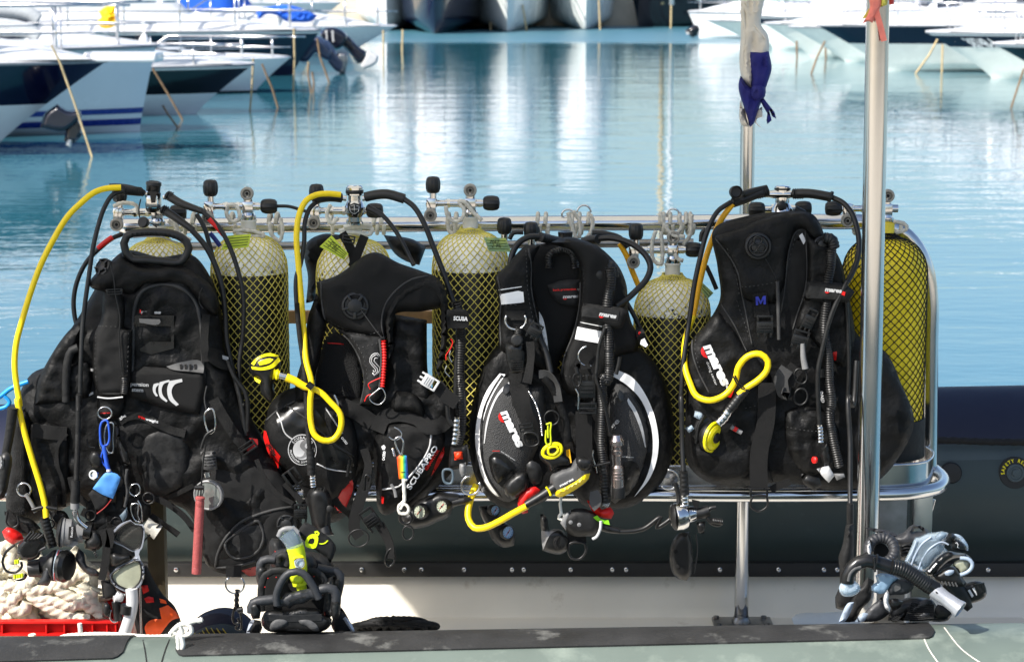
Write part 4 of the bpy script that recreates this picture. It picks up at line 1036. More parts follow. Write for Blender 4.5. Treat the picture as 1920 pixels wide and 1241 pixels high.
flap = decal('grip_pocket', fr('A','880,1035 960,1012 1060,1005 1078,1030 1075,1070 1000,1062 900,1048'), [cumm, body], 'rubber_grey', v1, off=.004, th=.006)
for x in (950,975,1000,1025): decal('slot', fr('A', f'{x},1025 {x+12},1022 {x+16},1048 {x+3},1050'), [flap], 'dark_void', v1, off=.001, th=.001, step=3)
# moulded handle on top
hd = W(292, 460, 5.79)
tube('carry_handle', fr('A','700,470 665,430 655,385 672,345 730,330 830,325 930,340 985,375 1000,410 985,450 950,485 860,480 770,472 700,470'), 5.79, .0105, 'rubber', v1, 14)
multi = []
for i in range(12):
    x = 700+i*24; y = 338-9*math.sin(math.pi*i/11)+(i/11)**2*28; multi.append(box_geo(W(*fr('A', f'{x},{y}')[0], 5.778), .0045, .004, .0075, None, .2))
mk('grip_ribs', *join(*multi), 'dark_void', v1)
tube('handle_print', fr('A','705,355 760,350 850,352 900,368 940,385'), 5.7775, .0016, 'plastic_grey', v1, 6)
# straps, rings and pouches below
w1 = pillow('weight_pocket', fr('B','655,180 700,150 800,150 870,190 890,300 870,420 760,470 680,462 650,400 640,280'), 5.80, .028, 26, 'rubber_matte', v1, wr=.004, wf=.03, seed=3)
lp = pillow('side_pocket', fr('B','130,130 250,120 310,170 330,280 320,420 300,520 240,540 160,500 130,380'), 5.79, .024, 18, 'nylon', v1, wr=.006, wf=.03, seed=4)
l2 = pillow('inflator_pocket', fr('B','60,120 120,60 140,140 130,300 140,480 130,570 80,580 40,560 30,440 50,280'), 5.785, .02, 12, 'mesh_panel', v1, wr=.005, wf=.03, seed=6)
tr = strap('trim_strap', fr('B','555,125 600,100 660,100 730,135 800,165 860,180'), 15, [body, w1, cumm], 'nylon_fine', v1, off=.006)
letters('trim_print', 'trim', fr('B','640,104')[0], fr('B','672,116')[0], 5, [tr], 'red', v1, bold=.03, off=.002)
letters('trim_print', 'weight', fr('B','674,117')[0], fr('B','734,132')[0], 5, [tr], 'silver_print', v1, bold=.03, off=.002)
letters('trim_print', 'ght', fr('B','556,116')[0], fr('B','586,100')[0], 5, [tr], 'silver_print', v1, bold=.03, off=.002)
strap('webbing', fr('B','150,165 230,175 310,180'), 26, [lp, body], 'webbing', v1)
strap('webbing', fr('B','310,180 270,230 265,320 290,400 300,520'), 7, [lp, body], 'webbing', v1, off=.004)
strap('webbing', fr('B','900,420 830,455 760,485'), 9, [w1, body], 'webbing', v1, off=.004)
band('hem_strap', fr('B','640,470 720,480 800,520 860,570 905,630'), 5.79, 12, 'webbing', v1)
s2 = decal('chest_flap', fr('B','455,-10 570,-10 575,60 545,105 470,108 452,70'), [sh1, body, cumm], 'nylon_fine', v1, off=.006, th=.005, edge=4)
ring('d_ring', fr('B','487,85')[0], 5.72, 12, 1.8, 'steel', v1, sx=1.1)
letters('ring_print', 'mares', fr('B','467,88')[0], fr('B','512,86')[0], 3, [s2], 'red', v1, off=.001)
strap('webbing', fr('A','1090,760 1080,900 1090,1010'), 15, [body, yoke], 'webbing', v1, off=.008)
sw = decal('side_strap', fr('A','1105,930 1180,960 1220,1020 1215,1060 1150,1040 1100,1000'), [body], 'nylon_fine', v1, off=.012, th=.004)
decal('strap_logo', fr('A','1175,975 1208,985 1210,1005 1178,996'), [sw], 'silver_print', v1, off=.001, th=.001, step=3)
strap('webbing', fr('D','0,20 50,110 110,200 150,245'), 20, [body, lobe], 'webbing', v1, off=.008)
slider(v1, fr('D','160,245')[0], 34, 16, 35, 5.76)
decal('red_tab', fr('D','165,200 205,205 208,230 160,262 150,252 185,225'), [body, lobe], 'dark_red', v1, off=.008, th=.003)
band('webbing', fr('D','200,300 240,390 300,460 370,505'), 5.74, 9, 'webbing', v1)
ring('d_ring', fr('D','100,880')[0], 5.76, 18, 2.4, 'steel', v1, arc=(-230, 50), sx=1.0)
band('ring_strap', fr('D','95,790 95,845'), 5.77, 30, 'webbing', v1, th=.004)
dump_valve(v1, fr('D','340,600')[0], 20, 5.765)
decal('red_lining', fr('D','130,815 200,795 200,835 170,842'), [lobe, body], 'dark_red', v1, off=-.002, th=.003)
# shoulder dump valve at upper left and its pull cord
dump_valve(v1, fr('A','545,510')[0], 18, 5.78, (-.5,-.7,.45))
wire('pull_cord', fr('A','575,470 600,560 610,650 635,780 630,860 640,1020 650,1090'), 5.735, 1.4, 'rubber', v1)
tube('pull_knob', fr('A','655,1085 660,1120 655,1180'), 5.73, .009, 'rubber', v1, 14, rib=.12, ribp=.005)
slider(v1, fr('A','605,640')[0], 30, 9, 3, 5.735)
tube('elastic', fr('A','1070,620 1060,640 1055,700 1075,730'), 5.75, .0015, 'rubber', v1, 6)

# ================= vest 2 (centre left, round logo pocket)
v2 = vest('black vest second from left with round badge pocket and red coil on its shoulder', 660, 990)
yk = pillow('collar', fr('C','545,590 650,555 850,432 985,490 1100,530 1190,570 1230,640 1240,720 1100,745 960,760 920,850 905,900 760,870 640,830 600,800 570,790'), 5.80, .03, 20, 'nylon_fine', v2, wr=.004, wf=.02, seed=11)
lf = pillow('left_shoulder', fr('C','548,640 570,720 600,800 580,900 560,1010 540,1080 540,1241 420,1241 440,1100 480,960 500,780 530,690'), 5.81, .028, 16, 'nylon', v2, wr=.006, wf=.02, seed=12)
pt = pillow('back_pad', fr('C','600,880 650,850 720,900 770,1000 790,1120 780,1241 540,1241 540,1080 570,960'), 5.845, .012, 10, 'mesh_panel', v2)
rs = pillow('right_shoulder', fr('C','640,820 700,840 920,870 910,940 905,1080 900,1170 850,1241 770,1241 795,1120 770,1010 730,920'), 5.795, .026, 12, 'rubber_matte', v2, wr=.004, wf=.02, seed=13)
rw = pillow('side_panel', fr('C','920,860 960,760 1130,790 1130,900 1140,1100 1190,1241 860,1241 905,1100 910,950'), 5.83, .03, 22, 'nylon', v2, wr=.008, wf=.02, seed=14)
rarc = pillow('collar_padding', fr('C','920,900 905,800 920,720 980,640 1060,585 1150,565 1215,610 1240,700 1240,850 1220,1000 1190,1090 1180,1060 1200,950 1205,800 1195,700 1150,640 1090,640 1010,690 965,750 950,850 950,950 925,1000'), 5.785, .022, 9, 'mesh_panel', v2)
seams('piping', [fr('C','905,900 890,800 910,710 970,630 1050,575 1130,558'), fr('C','640,830 720,900 780,1010 800,1120 780,1230'), fr('C','570,590 575,700 600,800 640,830')], [yk, rs, rarc, rw], 'nylon_grey', v2, rpx=2)
seams('stitching', [fr('C','560,770 700,840 800,870 880,850'), fr('C','625,815 735,890 800,1000 815,1110'), fr('C','740,945 900,905')], [yk, rs], 'stitch', v2, rpx=.6, dash=3)
seams('red_trim', [fr('C','605,912 650,914 690,918')], [pt], 'red', v2, rpx=1.2)
dump_valve(v2, fr('C','750,715')[0], 27, 5.768)
wire('pull_cord', fr('C','780,735 820,790 880,870 895,885'), 5.755, 1, 'nylon_grey', v2)
tube('red_coil', fr('C','900,900 905,980 900,1080 895,1140'), 5.757, .0052, 'red', v2, 12, rib=.28, ribp=.0075, step=.0012)
tube('coil_core', fr('C','880,890 890,980 885,1080 880,1150'), 5.762, .004, 'nylon_grey', v2, 8)
S_ = fr('C','878,985 862,972 840,985 836,1010 852,1030 868,1045 868,1065 852,1080 842,1068'); 
seams('shoulder_emblem', [S_, fr('C','888,990 868,965 838,975 828,1010 845,1035 858,1050 858,1062 850,1066 845,1055'), fr('C','842,1070 850,1084 872,1070 880,1040 862,1020 850,1005 856,990 872,992')], [rs], 'silver_print', v2, rpx=.9)
wire('red_cord', fr('C','885,1095 850,1110 820,1130 830,1155'), 5.755, 1.4, 'red', v2); wire('red_cord', fr('C','850,1180 815,1190 800,1220'), 5.755, 1.4, 'red', v2)
wire('wire_clip', fr('C','890,1150 910,1200 880,1235 840,1225 825,1200 850,1175'), 5.75, 1.6, 'steel', v2, closed=True)
# upper webbing to the tank
band('tank_strap', fr('C','680,330 710,380 740,450 745,520'), 5.87, 17, 'webbing', v2); band('tank_strap', fr('C','800,345 770,420 735,510'), 5.865, 17, 'webbing', v2)
slider(v2, fr('C','715,362')[0], 24, 12, -10, 5.86)
hw = pillow('air_cell', fr('P','505,760 530,735 560,725 620,735 680,745 720,720 790,730 850,745 870,800 850,880 800,930 770,960 740,950 720,900 700,860 670,900 655,960 620,980 585,960 555,900 520,870 500,830'), 5.835, .04, 30, 'nylon', v2, wr=.008, wf=.02, seed=15)
lpk = pillow('left_pocket', fr('D','245,110 300,70 380,20 470,10 560,20 620,70 665,160 680,270 660,370 620,450 580,500 520,500 470,440 420,420 340,350 290,300 240,210'), 5.80, .045, 40, 'nylon_fine', v2, wr=.003, wf=.03, seed=16)
gl = decal('glossy_panel', fr('D','290,90 340,50 420,30 500,100 560,210 640,280 640,360 600,350 480,320 430,250 380,210 330,200 300,140'), [lpk], 'plastic_black', v2, off=.001, th=.0012, relax=0, step=5)
seams('reflective_piping', [fr('D','288,68 310,110 335,180 380,215'), fr('D','480,320 540,345 640,358'), fr('D','600,180 560,120 520,60')], [lpk, gl], 'silver_print', v2, rpx=1.5)
seams('piping', [fr('D','245,120 300,72 380,30'), fr('D','560,20 620,70 665,160 680,270 660,370 620,450 580,480'), fr('D','340,50 430,110 520,190 590,250 650,285')], [lpk, gl], 'nylon_grey', v2, rpx=2.2)
rd = decal('red_panel', fr('D','235,165 245,170 262,225 312,285 306,300 300,350 285,330 250,260 232,200'), [lpk, hw], 'red', v2, off=.002, th=.002, curve=False, relax=1, step=4)
letters('panel_print', 'HYDRO', fr('D','252,232')[0], fr('D','268,285')[0], 5, [rd], 'dark_void', v2, bold=.05, off=.002); letters('panel_print', 'ACTIVE', fr('D','262,228')[0], fr('D','280,285')[0], 4, [rd], 'dark_void', v2, bold=.05, off=.002)
# round badge
bc = fr('D','413,255')[0]; circ = lambda r, n=36: [(bc[0]+r*math.cos(2*math.pi*i/n), bc[1]+r*1.08*math.sin(2*math.pi*i/n)) for i in range(n)]
bd = decal('badge', circ(27), [lpk, gl], 'silver_print', v2, off=.001, th=.001, step=4, relax=1)
b2 = decal('badge_field', circ(25.4), [bd], 'plastic_black', v2, off=.0003, th=.0005, step=4, relax=0)
b3 = decal('badge_disc', circ(17.5), [b2], 'silver_print', v2, off=.0003, th=.0005, step=4, relax=0)
bS = [decal('badge_emblem', fr('D','455,222 450,212 425,208 408,220 402,240 414,256 424,264 418,280 402,288 385,284 388,294 410,296 432,284 440,264 432,250 422,240 424,228 440,222'), [b3], 'plastic_grey', v2, off=.0003, th=.0005, step=3, relax=0)]
def arc_text(name, s, c, r, a0, a1, h, on, m, par, bottom=False):
    gs = []; B = bvh(on)
    for i, ch in enumerate(s):
        if ch == ' ': continue
        tv, tf, tw = text_tris(ch, .03); a = R(a0+(a1-a0)*(i+.5)/len(s)); rad = Vector((math.cos(a), -math.sin(a)*1.08)); tan = Vector((math.sin(a), math.cos(a)))
        if bottom: tan = -tan; up = -rad
        else: up = rad
        out = []
        for v in tv:
            q = Vector(c)+rad*r+tan*(v.x-tw/2)*h*1.3+up*(v.y-.36)*h*1.3; y = hitY(B, q.x, q.y, .0015, None) or 5.74; out.append(W(q.x, q.y, y))
        gs.append((out, tf))
    return mk(name, *join(*gs), m, par, smooth=False)
arc_text('badge_lettering', 'SCUBAPRO', bc, 21.3, 150, 30, 5.2, [b2], 'silver_print', v2)
arc_text('badge_lettering', 'PROFESSIONAL DIVING EQUIPMENT', bc, 21.5, 180, 370, 3.6, [b2], 'silver_print', v2, True)
letters('pocket_print', 'octo', fr('D','592,200')[0], fr('D','618,232')[0], 6, [lpk], 'silver_print', v2, bold=.03)
# zip pull
tube('zip_pull', fr('D','635,300 628,340 622,380'), 5.735, .0045, 'plastic_black', v2, 8, sq=.5)
seams('zip', [fr('D','520,190 570,240 640,285 650,330')], [lpk, gl], 'rubber', v2, rpx=3.0)
rpk = pillow('right_pocket', fr('D','750,190 790,140 860,120 980,120 1060,150 1080,220 1060,300 1010,400 940,470 860,530 800,560 770,540 755,440 745,300'), 5.80, .040, 30, 'nylon', v2, wr=.004, wf=.03, seed=17)
gl2 = decal('glossy_panel', fr('D','800,190 860,150 980,160 1040,200 1010,290 930,370 850,430 790,440 785,300'), [rpk], 'nylon_fine', v2, off=.001, th=.001, relax=0)
seams('reflective_piping', [fr('D','1012,175 1005,240 975,300 920,370 860,425 785,440')], [rpk, gl2], 'silver_print', v2, rpx=2)
letters('pocket_lettering', 'SCUBAPRO', fr('D','915,442')[0], fr('D','1045,245')[0], 10, [rpk, gl2], 'white', v2, bold=.03)
letters('pocket_lettering', 'GRAVITOR', fr('D','992,352')[0], fr('D','1052,258')[0], 5.5, [rpk, gl2], 'red', v2, bold=.03)
decal('red_flash', fr('D','1010,380 1040,300 1075,235 1072,270 1045,330'), [rpk], 'red', v2, off=.001, th=.001, relax=0, step=4)
decal('red_flash', fr('D','780,470 792,475 790,505 782,505'), [rpk, hw], 'red', v2, off=.001, th=.001, relax=0, step=3)
letters('pocket_print', 'octo', fr('D','795,305')[0], fr('D','800,262')[0], 7, [rpk, gl2], 'white', v2, bold=.02)
decal('octopus_print', fr('D','786,255 780,240 792,232 800,242 796,255'), [rpk, gl2], 'white', v2, off=.001, th=.001, step=3)
decal('red_pocket_lining', fr('D','590,440 620,410 645,395 650,430 630,490 600,545 580,548 565,535 570,480'), [lpk, hw], 'red', v2, off=-.006, th=.012, edge=8)
tube('zip_pull', fr('D','825,415 840,440 848,475'), 5.74, .004, 'plastic_grey', v2, 8, sq=.5)
st2 = strap('waist_strap', fr('D','760,170 790,110 850,90 950,110 1000,150 1060,140 1085,115'), 28, [rpk, hw, rw], 'webbing', v2, off=.01)
strap('waist_strap', fr('D','600,50 680,90 740,130'), 30, [hw, lpk, rw], 'webbing', v2, off=.006)
pillow('cap_fabric', fr('D','830,30 850,-20 940,0 980,60 985,110 900,85 820,80'), 5.785, .02, 10, 'nylon_fine', v2, wr=.006, wf=.05)
slider(v2, fr('D','370,385')[0], 34, 26, -55, 5.74); buckle(v2, fr('D','405,540')[0], 26, 34, 0, Y=5.73)
band('webbing', fr('D','330,410 370,450 410,500'), 5.745, 12, 'webbing', v2)
# hanging buckle strap
band('hanging_strap', fr('D','715,400 690,460 665,540 655,620 680,660'), 5.72, 22, 'webbing', v2); buckle(v2, fr('D','725,570')[0], 30, 44, 35, Y=5.715)
band('hanging_strap', fr('D','770,600 800,650 820,700 820,760'), 5.72, (20,16), 'webbing', v2, face=[0,25,10]); ring('strap_end_ring', fr('D','822,755')[0], 5.72, 18, 2.0, 'plastic_black', v2, sx=.5, rot=-12)
ring('strap_end_ring', fr('D','675,665')[0], 5.72, 17, 2.0, 'rubber', v2, sx=1.15, rot=10)
tube('clip', fr('D','700,440 712,370 730,380 725,430'), 5.72, .0035, 'plastic_black', v2, 8)
ring('d_ring', fr('D','905,640')[0], 5.74, 14, 2.2, 'rubber', v2, sx=.75)
# white side-release buckle at mid right with its strap
band('chest_strap', fr('C','1180,1130 1230,1190 1290,1230'), 5.74, 26, 'webbing', v2, face=[0,0]); tubeb = buckle(v2, fr('C','1148,1120')[0], 24, 36, -122, Y=5.73, m='plastic_light')
# corrugated hose and its sleeve at right
tube('corrugated_hose', fr('C','1285,690 1300,760 1310,900 1305,1050 1300,1241')+fr('D','1145,60 1140,200'), 5.80, .0125, 'rubber', v2, 16, rib=.1, ribp=.0065)
slv = decal('hose_sleeve', fr('C','1235,735 1340,738 1352,760 1350,830 1240,835 1232,790'), [rarc, rw], 'nylon_fine', v2, off=.032, th=.004)
letters('sleeve_print', 'SCUBA', fr('C','1270,790')[0], fr('C','1345,794')[0], 7.5, [slv], 'white', v2, bold=.04)
wire('red_cord', fr('C','1255,890 1265,900 1262,925 1248,950 1230,980 1232,1000'), 5.75, 1.4, 'red', v2)
for s_ in ('1255,950 1248,985 1262,1012','1235,1030 1225,1060 1250,1090'): wire('wire_clip', fr('C', s_), 5.75, 1.5, 'steel', v2)
tube('seam_loop', fr('D','575,100 578,40 560,0'), 5.73, .003, 'steel', v2, 8)
# black fabric glimpsed behind the rail
vb = vest('black vest slung behind the rail, only its corners showing beside the second vest', 690, 600, 6.3)
pillow('air_cell', fr('C','500,375 580,335 680,340 700,480 560,600 530,690 490,700 500,560 480,440'), 6.25, .04, 14, 'nylon', vb, wr=.01, wf=.03); pillow('air_cell', fr('C','900,340 1060,365 1125,405 1090,500 1020,480 960,440'), 6.25, .04, 14, 'nylon', vb, wr=.01, wf=.03)

# ================= vest 3 (centre right, white arcs)
v3 = vest('black vest with two broad white arcs and grey hexagon pockets, third from left', 1070, 950)
bk = pillow('back_panel', fr('E','500,340 620,300 760,300 830,350 840,500 840,660 760,900 700,1010 720,1100 700,1241 600,1241 600,900 560,700 520,500'), 5.85, .015, 14, 'nylon_fine', v3)
wing = pillow('air_cell', fr('P','905,690 925,655 950,640 985,650 1020,690 1080,700 1120,660 1170,640 1215,665 1245,710 1262,780 1262,850 1240,905 1195,945 1150,955 1100,950 1060,920 1010,945 960,955 915,935 890,890 880,830 885,760'), 5.84, .04, 30, 'nylon', v3, wr=.008, wf=.02, seed=21)
ls = pillow('left_shoulder', fr('E','340,490 400,430 470,350 520,310 600,310 560,400 560,560 580,700 620,860 650,1000 640,1060 560,1020 450,960 370,920 355,800 360,650'), 5.79, .03, 16, 'nylon', v3, wr=.004, wf=.02, seed=22)
rsd = pillow('right_shoulder', fr('E','640,300 760,262 830,275 940,320 1010,380 1060,440 1100,540 1110,680 1130,760 1180,860 1160,930 1040,960 990,1060 960,1130 900,1160 780,1180 720,1120 716,1040 740,950 790,820 820,700 830,560 830,430 790,360 720,320'), 5.79, .032, 18, 'nylon_fine', v3, wr=.003, wf=.02, seed=23)
seams('piping', [fr('E','530,330 545,430 545,560 570,700 610,850 650,1000'), fr('E','690,315 780,345 825,430 832,560 825,680 790,830 740,960 722,1060'), fr('E','350,490 370,600 365,760 372,900')], [ls, rsd], 'nylon_grey', v3, rpx=2)
seams('stitching', [fr('E','515,340 520,430 525,560 548,700 590,850'), fr('E','850,450 853,560 845,640'), fr('E','745,1070 800,1075 900,1060'), fr('E','360,560 490,550'), fr('E','370,660 490,655')], [ls, rsd], 'stitch', v3, rpx=.6, dash=3)
bp_ = pillow('lumbar_pad', fr('E','640,540 740,510 830,510 828,660 770,665 700,640 660,600'), 5.825, .01, 8, 'rubber_matte', v3)
letters('pad_print', 'back protection', fr('E','673,576')[0], fr('E','808,570')[0], 4.2, [bp_], 'red', v3, bold=.03); letters('pad_print', 'sy', fr('E','814,570')[0], fr('E','828,570')[0], 4, [bp_], 'silver_print', v3)
logo(v3, fr('E','730,618')[0], fr('E','820,613')[0], 6, [bp_], 'silver_print', 'red')
tube('carry_handle', fr('E','650,440 655,370 690,345 760,345 790,375 800,440'), 5.82, .010, 'rubber', v3, 12, rib=.12, ribp=.006)
wt = decal('reflective_panel', fr('E','362,596 470,575 500,582 505,640 480,645 372,655'), [ls], 'reflective', v3, off=.001, th=.0015, curve=False, step=5, relax=1)
decal('reflective_line', fr('E','356,568 490,549 491,553 357,573'), [ls], 'reflective', v3, off=.001, th=.001, curve=False, step=4, relax=0)
decal('reflective_panel', fr('E','815,784 955,810 940,880 800,855'), [rsd], 'reflective', v3, off=.001, th=.0015, curve=False, step=5, relax=1)
decal('reflective_line', fr('E','830,755 960,780 959,785 829,759'), [rsd], 'reflective', v3, off=.001, th=.001, curve=False, step=4, relax=0)
decal('reflective_flash', fr('E','592,695 612,730 630,800 648,930 640,930 612,850 595,780'), [ls, bk], 'reflective', v3, off=.001, th=.001, relax=0, step=4)
ring('d_ring', fr('E','455,745')[0], 5.745, 18, 2.6, 'steel', v3, sx=1.1, arc=(150, 390)); decal('ring_keeper', fr('E','395,690 510,690 505,745 400,745'), [ls], 'webbing', v3, off=.003, th=.003, curve=False)
ring('d_ring', fr('E','878,955')[0], 5.735, 19, 2.4, 'steel', v3, arc=(100, 290))
dump_valve(v3, fr('E','955,475')[0], 22, 5.768, (.1,-1,.1), 0)
tube('corrugated_hose', fr('E','1005,440 1010,520 990,640 990,760 1000,900 985,1100')+fr('F','880,20 875,200 870,380 880,470'), 5.725, .0125, 'rubber', v3, 18, rib=.09, ribp=.0062)
tube('hose_elbow', fr('E','985,430 1005,440 1020,500'), 5.745, .017, 'rubber', v3, 16, rib=.05, ribp=.008)
slv = pillow('hose_sleeve', fr('E','850,645 960,660 1090,680 1110,700 1080,790 1040,795 930,765 840,745 836,690'), 5.72, .01, 8, 'nylon_fine', v3)
decal('sleeve_face', fr('E','850,668 1060,692 1050,748 838,722'), [slv], 'rubber_matte', v3, off=.0005, th=.0012, curve=False)
logo(v3, fr('E','940,718')[0], fr('E','1040,735')[0], 8, [slv], 'silver_print', 'red')
tube('oral_inflator_hose', fr('E','975,790 940,900 930,1000 925,1100')+fr('F','850,60 880,160 905,250 915,330'), 5.712, .0048, 'rubber', v3, 10)
lgp = pillow('left_pocket', fr('F','215,330 240,180 290,80 345,10 390,20 470,60 560,60 580,200 560,330 500,470 470,560 430,640 380,680 320,660 260,600 222,500 210,400'), 5.80, .05, 46, 'grey_panel', v3, step=8)
wa = decal('white_arc', fr('F','330,0 360,5 300,100 250,220 232,340 240,450 270,560 335,650 318,650 250,570 215,460 200,340 215,220 262,90'), [lgp, wing, ls], 'reflective', v3, off=.001, th=.002, relax=2, step=6)
decal('side_arc', fr('F','378,45 390,60 330,110 285,200 262,290 250,370 245,370 258,260 290,160 330,90'), [lgp], 'silver_print', v3, off=.001, th=.001, relax=1, step=4)
logo(v3, fr('F','335,205')[0], fr('F','425,395')[0], 17, [lgp], 'white', 'red', bold=.05)
rgp = pillow('right_pocket', fr('F','910,100 940,30 1000,60 1060,130 1110,240 1125,340 1110,450 1070,560 1010,650 940,690 900,660 905,500 900,300'), 5.81, .05, 46, 'grey_panel', v3, step=8)
decal('white_arc', fr('F','920,10 950,-20 1030,20 1100,110 1150,230 1170,350 1160,460 1120,560 1040,655 1100,560 1130,470 1140,360 1120,240 1070,130 1000,60'), [rgp, wing], 'reflective', v3, off=.001, th=.002, relax=2, step=6)
decal('side_arc', fr('F','1010,130 1050,190 1085,280 1105,390 1098,390 1075,300 1040,210 1005,140'), [rgp], 'silver_print', v3, off=.001, th=.001, relax=1, step=4)
letters('pocket_print', 'ge', fr('F','930,295')[0], fr('F','965,252')[0], 10, [rgp], 'silver_print', v3, bold=.02)
seams('zip', [fr('F','345,10 300,80 250,190 232,330 240,450 275,560 340,655'), fr('F','1000,60 1060,130 1115,240 1132,350 1118,470 1060,590')], [lgp, rgp, wa], 'rubber', v3, rpx=3)
for par_, s_ in ((lgp,'370,50 385,60 380,95 360,110 345,100 350,70'),(rgp,'965,85 980,100 985,140 970,155 958,125 955,100')): decal('zip_pull', fr('F', s_), [par_], 'plastic_black', v3, off=.003, th=.004, step=4)
for par_, s_, nm in ((lgp,'275,440 300,420 350,430 400,480 420,520 370,560 340,600 300,560 278,500',0),(rgp,'985,470 1020,460 1060,480 1070,540 1040,600 990,630 970,600',0)):
    h_ = decal('handle_recess', fr('F', s_), [par_], 'plastic_black', v3, off=.002, th=.005, step=5); 
hnd = pillow('dump_handle', fr('F','350,590 430,520 470,520 485,570 470,620 400,670 360,640'), 5.735, .02, 10, 'rubber', v3); pillow('dump_handle', fr('F','285,450 310,435 360,460 410,510 360,555 320,580 290,520'), 5.748, .01, 6, 'plastic_black', v3)
letters('pocket_small_print', 'ergonomic', fr('F','292,412')[0], fr('F','330,412')[0], 2.6, [lgp], 'red', v3); letters('pocket_small_print', 'trim weight system', fr('F','335,413')[0], fr('F','410,462')[0], 2.6, [lgp], 'silver_print', v3); letters('pocket_small_print', 'release system', fr('F','975,442')[0], fr('F','1040,446')[0], 2.6, [rgp], 'silver_print', v3)
strap('waist_strap', fr('F','430,-10 430,80 460,200 500,300 500,350'), [36,26], [lgp, ls, bk], 'webbing', v3, off=.012)
pl_ = strap('waist_strap', fr('E','460,1060 480,1150 490,1241'), 34, [lgp, ls, bk], 'webbing', v3, off=.012)
slider(v3, fr('F','470,285')[0], 27, 14, 10, 5.72); wire('strap_handle', fr('F','460,320 500,312 530,330 535,370 490,385 465,365'), 5.715, 2.6, 'rubber', v3, closed=True)
buckle(v3, fr('E','570,800')[0], 26, 30, -28, Y=5.73); bkl = pillow('shoulder_buckle', fr('E','395,870 500,880 512,960 505,1040 470,1055 420,1050 400,960'), 5.745, .012, 6, 'rubber_grey' if 0 else 'plastic_black', v3)
for i in range(5): plate('buckle_rib', fr('E', f'425,{985+i*13} 500,{982+i*13} 500,{988+i*13} 425,{991+i*13}'), 5.727, .006, 'plastic_black', v3)
lathe('inflator_knob', [(.0001,0),(.012,.0),(.014,.006),(.013,.014),(.0155,.02),(.0155,.03),(.012,.033),(.0001,.034)], W(*fr('E','463,860')[0], 5.752), (0,-1,.15), 'rubber', v3, 24)
tube('corrugated_knob', fr('E','480,790 470,830 462,870'), 5.745, .011, 'rubber', v3, 12, rib=.1, ribp=.005)
band('loose_strap', fr('E','540,870 545,960 535,1040 520,1110'), 5.725, [16,18], 'webbing', v3, face=[10,40,10])
band('loose_strap', fr('E','590,1060 640,1060 690,1110 700,1190')+fr('F','640,150'), 5.73, 16, 'nylon_grey', v3, face=[0,30,60,30,0])
tube('bead_chain', fr('F','480,90 520,160 545,240 555,330'), 5.722, .0026, 'steel', v3, 8, rib=.35, ribp=.0052, step=.0012)
pc = pillow('clip_panel', fr('E','800,1150 870,1120 910,1140 920,1241 800,1241')+fr('F','840,110 780,165 750,160 748,60'), 5.735, .008, 6, 'rubber_matte', v3)
buckle(v3, fr('F','790,110')[0], 34, 60, 180, Y=5.725); slider(v3, fr('F','795,185')[0], 34, 18, 0, 5.722)
band('crotch_strap', fr('F','775,200 775,350 780,500'), 5.745, 32, 'webbing', v3)
wire('bolt_snap', fr('F','730,80 745,110 745,190'), 5.718, 2.0, 'steel', v3); wire('plastic_clip', fr('E','800,1060 790,1090 800,1125 820,1130 835,1100 830,1060'), 5.715, 2.2, 'plastic_black', v3, closed=True); tube('clip_swivel', fr('E','805,1020 815,1055'), 5.715, .006, 'rubber', v3, 10)
band('clip_tape', fr('E','820,985 815,1030'), 5.72, 10, 'webbing', v3); band('clip_tape', fr('E','890,1010 850,1020 810,1000'), 5.72, 8, 'webbing', v3)
decal('side_label', fr('E','1150,800 1190,780 1225,890 1215,905 1170,870'), [rsd, wing], 'nylon_fine', v3, off=.004, th=.003); decal('side_flash', fr('E','1185,860 1205,850 1225,890 1212,903 1180,885'), [rsd, wing], 'reflective', v3, off=.008, th=.003, step=4); letters('label_print', 'mrs', fr('E','1168,845')[0], fr('E','1183,815')[0], 5, [rsd, wing], 'red', v3, off=.009)
tube('zip_pull', fr('E','1062,960 1055,1000 1040,1060'), 5.72, .005, 'rubber', v3, 8, sq=.5)
pillow('pocket_tab', fr('F','470,480 500,460 540,480 555,530 540,580 510,590 480,560'), 5.74, .008, 5, 'rubber', v3); pillow('red_dump_tab', fr('F','425,700 440,640 480,605 520,598 545,615 520,650 480,690 480,735 450,742'), 5.735, .012, 6, 'red', v3)
pillow('red_dump_tab', fr('F','790,670 830,680 870,720 915,705 935,740 920,768 880,765 830,740'), 5.735, .012, 6, 'red', v3)
ring('d_ring', fr('F','175,592')[0], 5.74, 18, 2.4, 'steel', v3, arc=(90, 380)); ring('d_ring', fr('F','1225,560')[0], 5.80, 19, 2.4, 'steel', v3, arc=(-140, 100))
band('low_strap', fr('F','735,830 740,900'), 5.75, 36, 'webbing', v3); wire('strap_handle', fr('F','700,900 780,900 785,940 750,980 710,975 692,930'), 5.748, 3, 'rubber', v3, closed=True)
decal('yellow_tab', fr('F','680,405 700,400 710,470 690,485 684,440'), [wing, bk], 'orange_hose', v3, off=.02, th=.004, step=4)
ring('d_ring', fr('F','605,235')[0], 5.72, 14, 2, 'rubber', v3); tube('lower_strap', fr('F','560,20 600,60 640,150 680,260 690,360'), 5.735, .010, 'nylon', v3, 8, sq=.5)

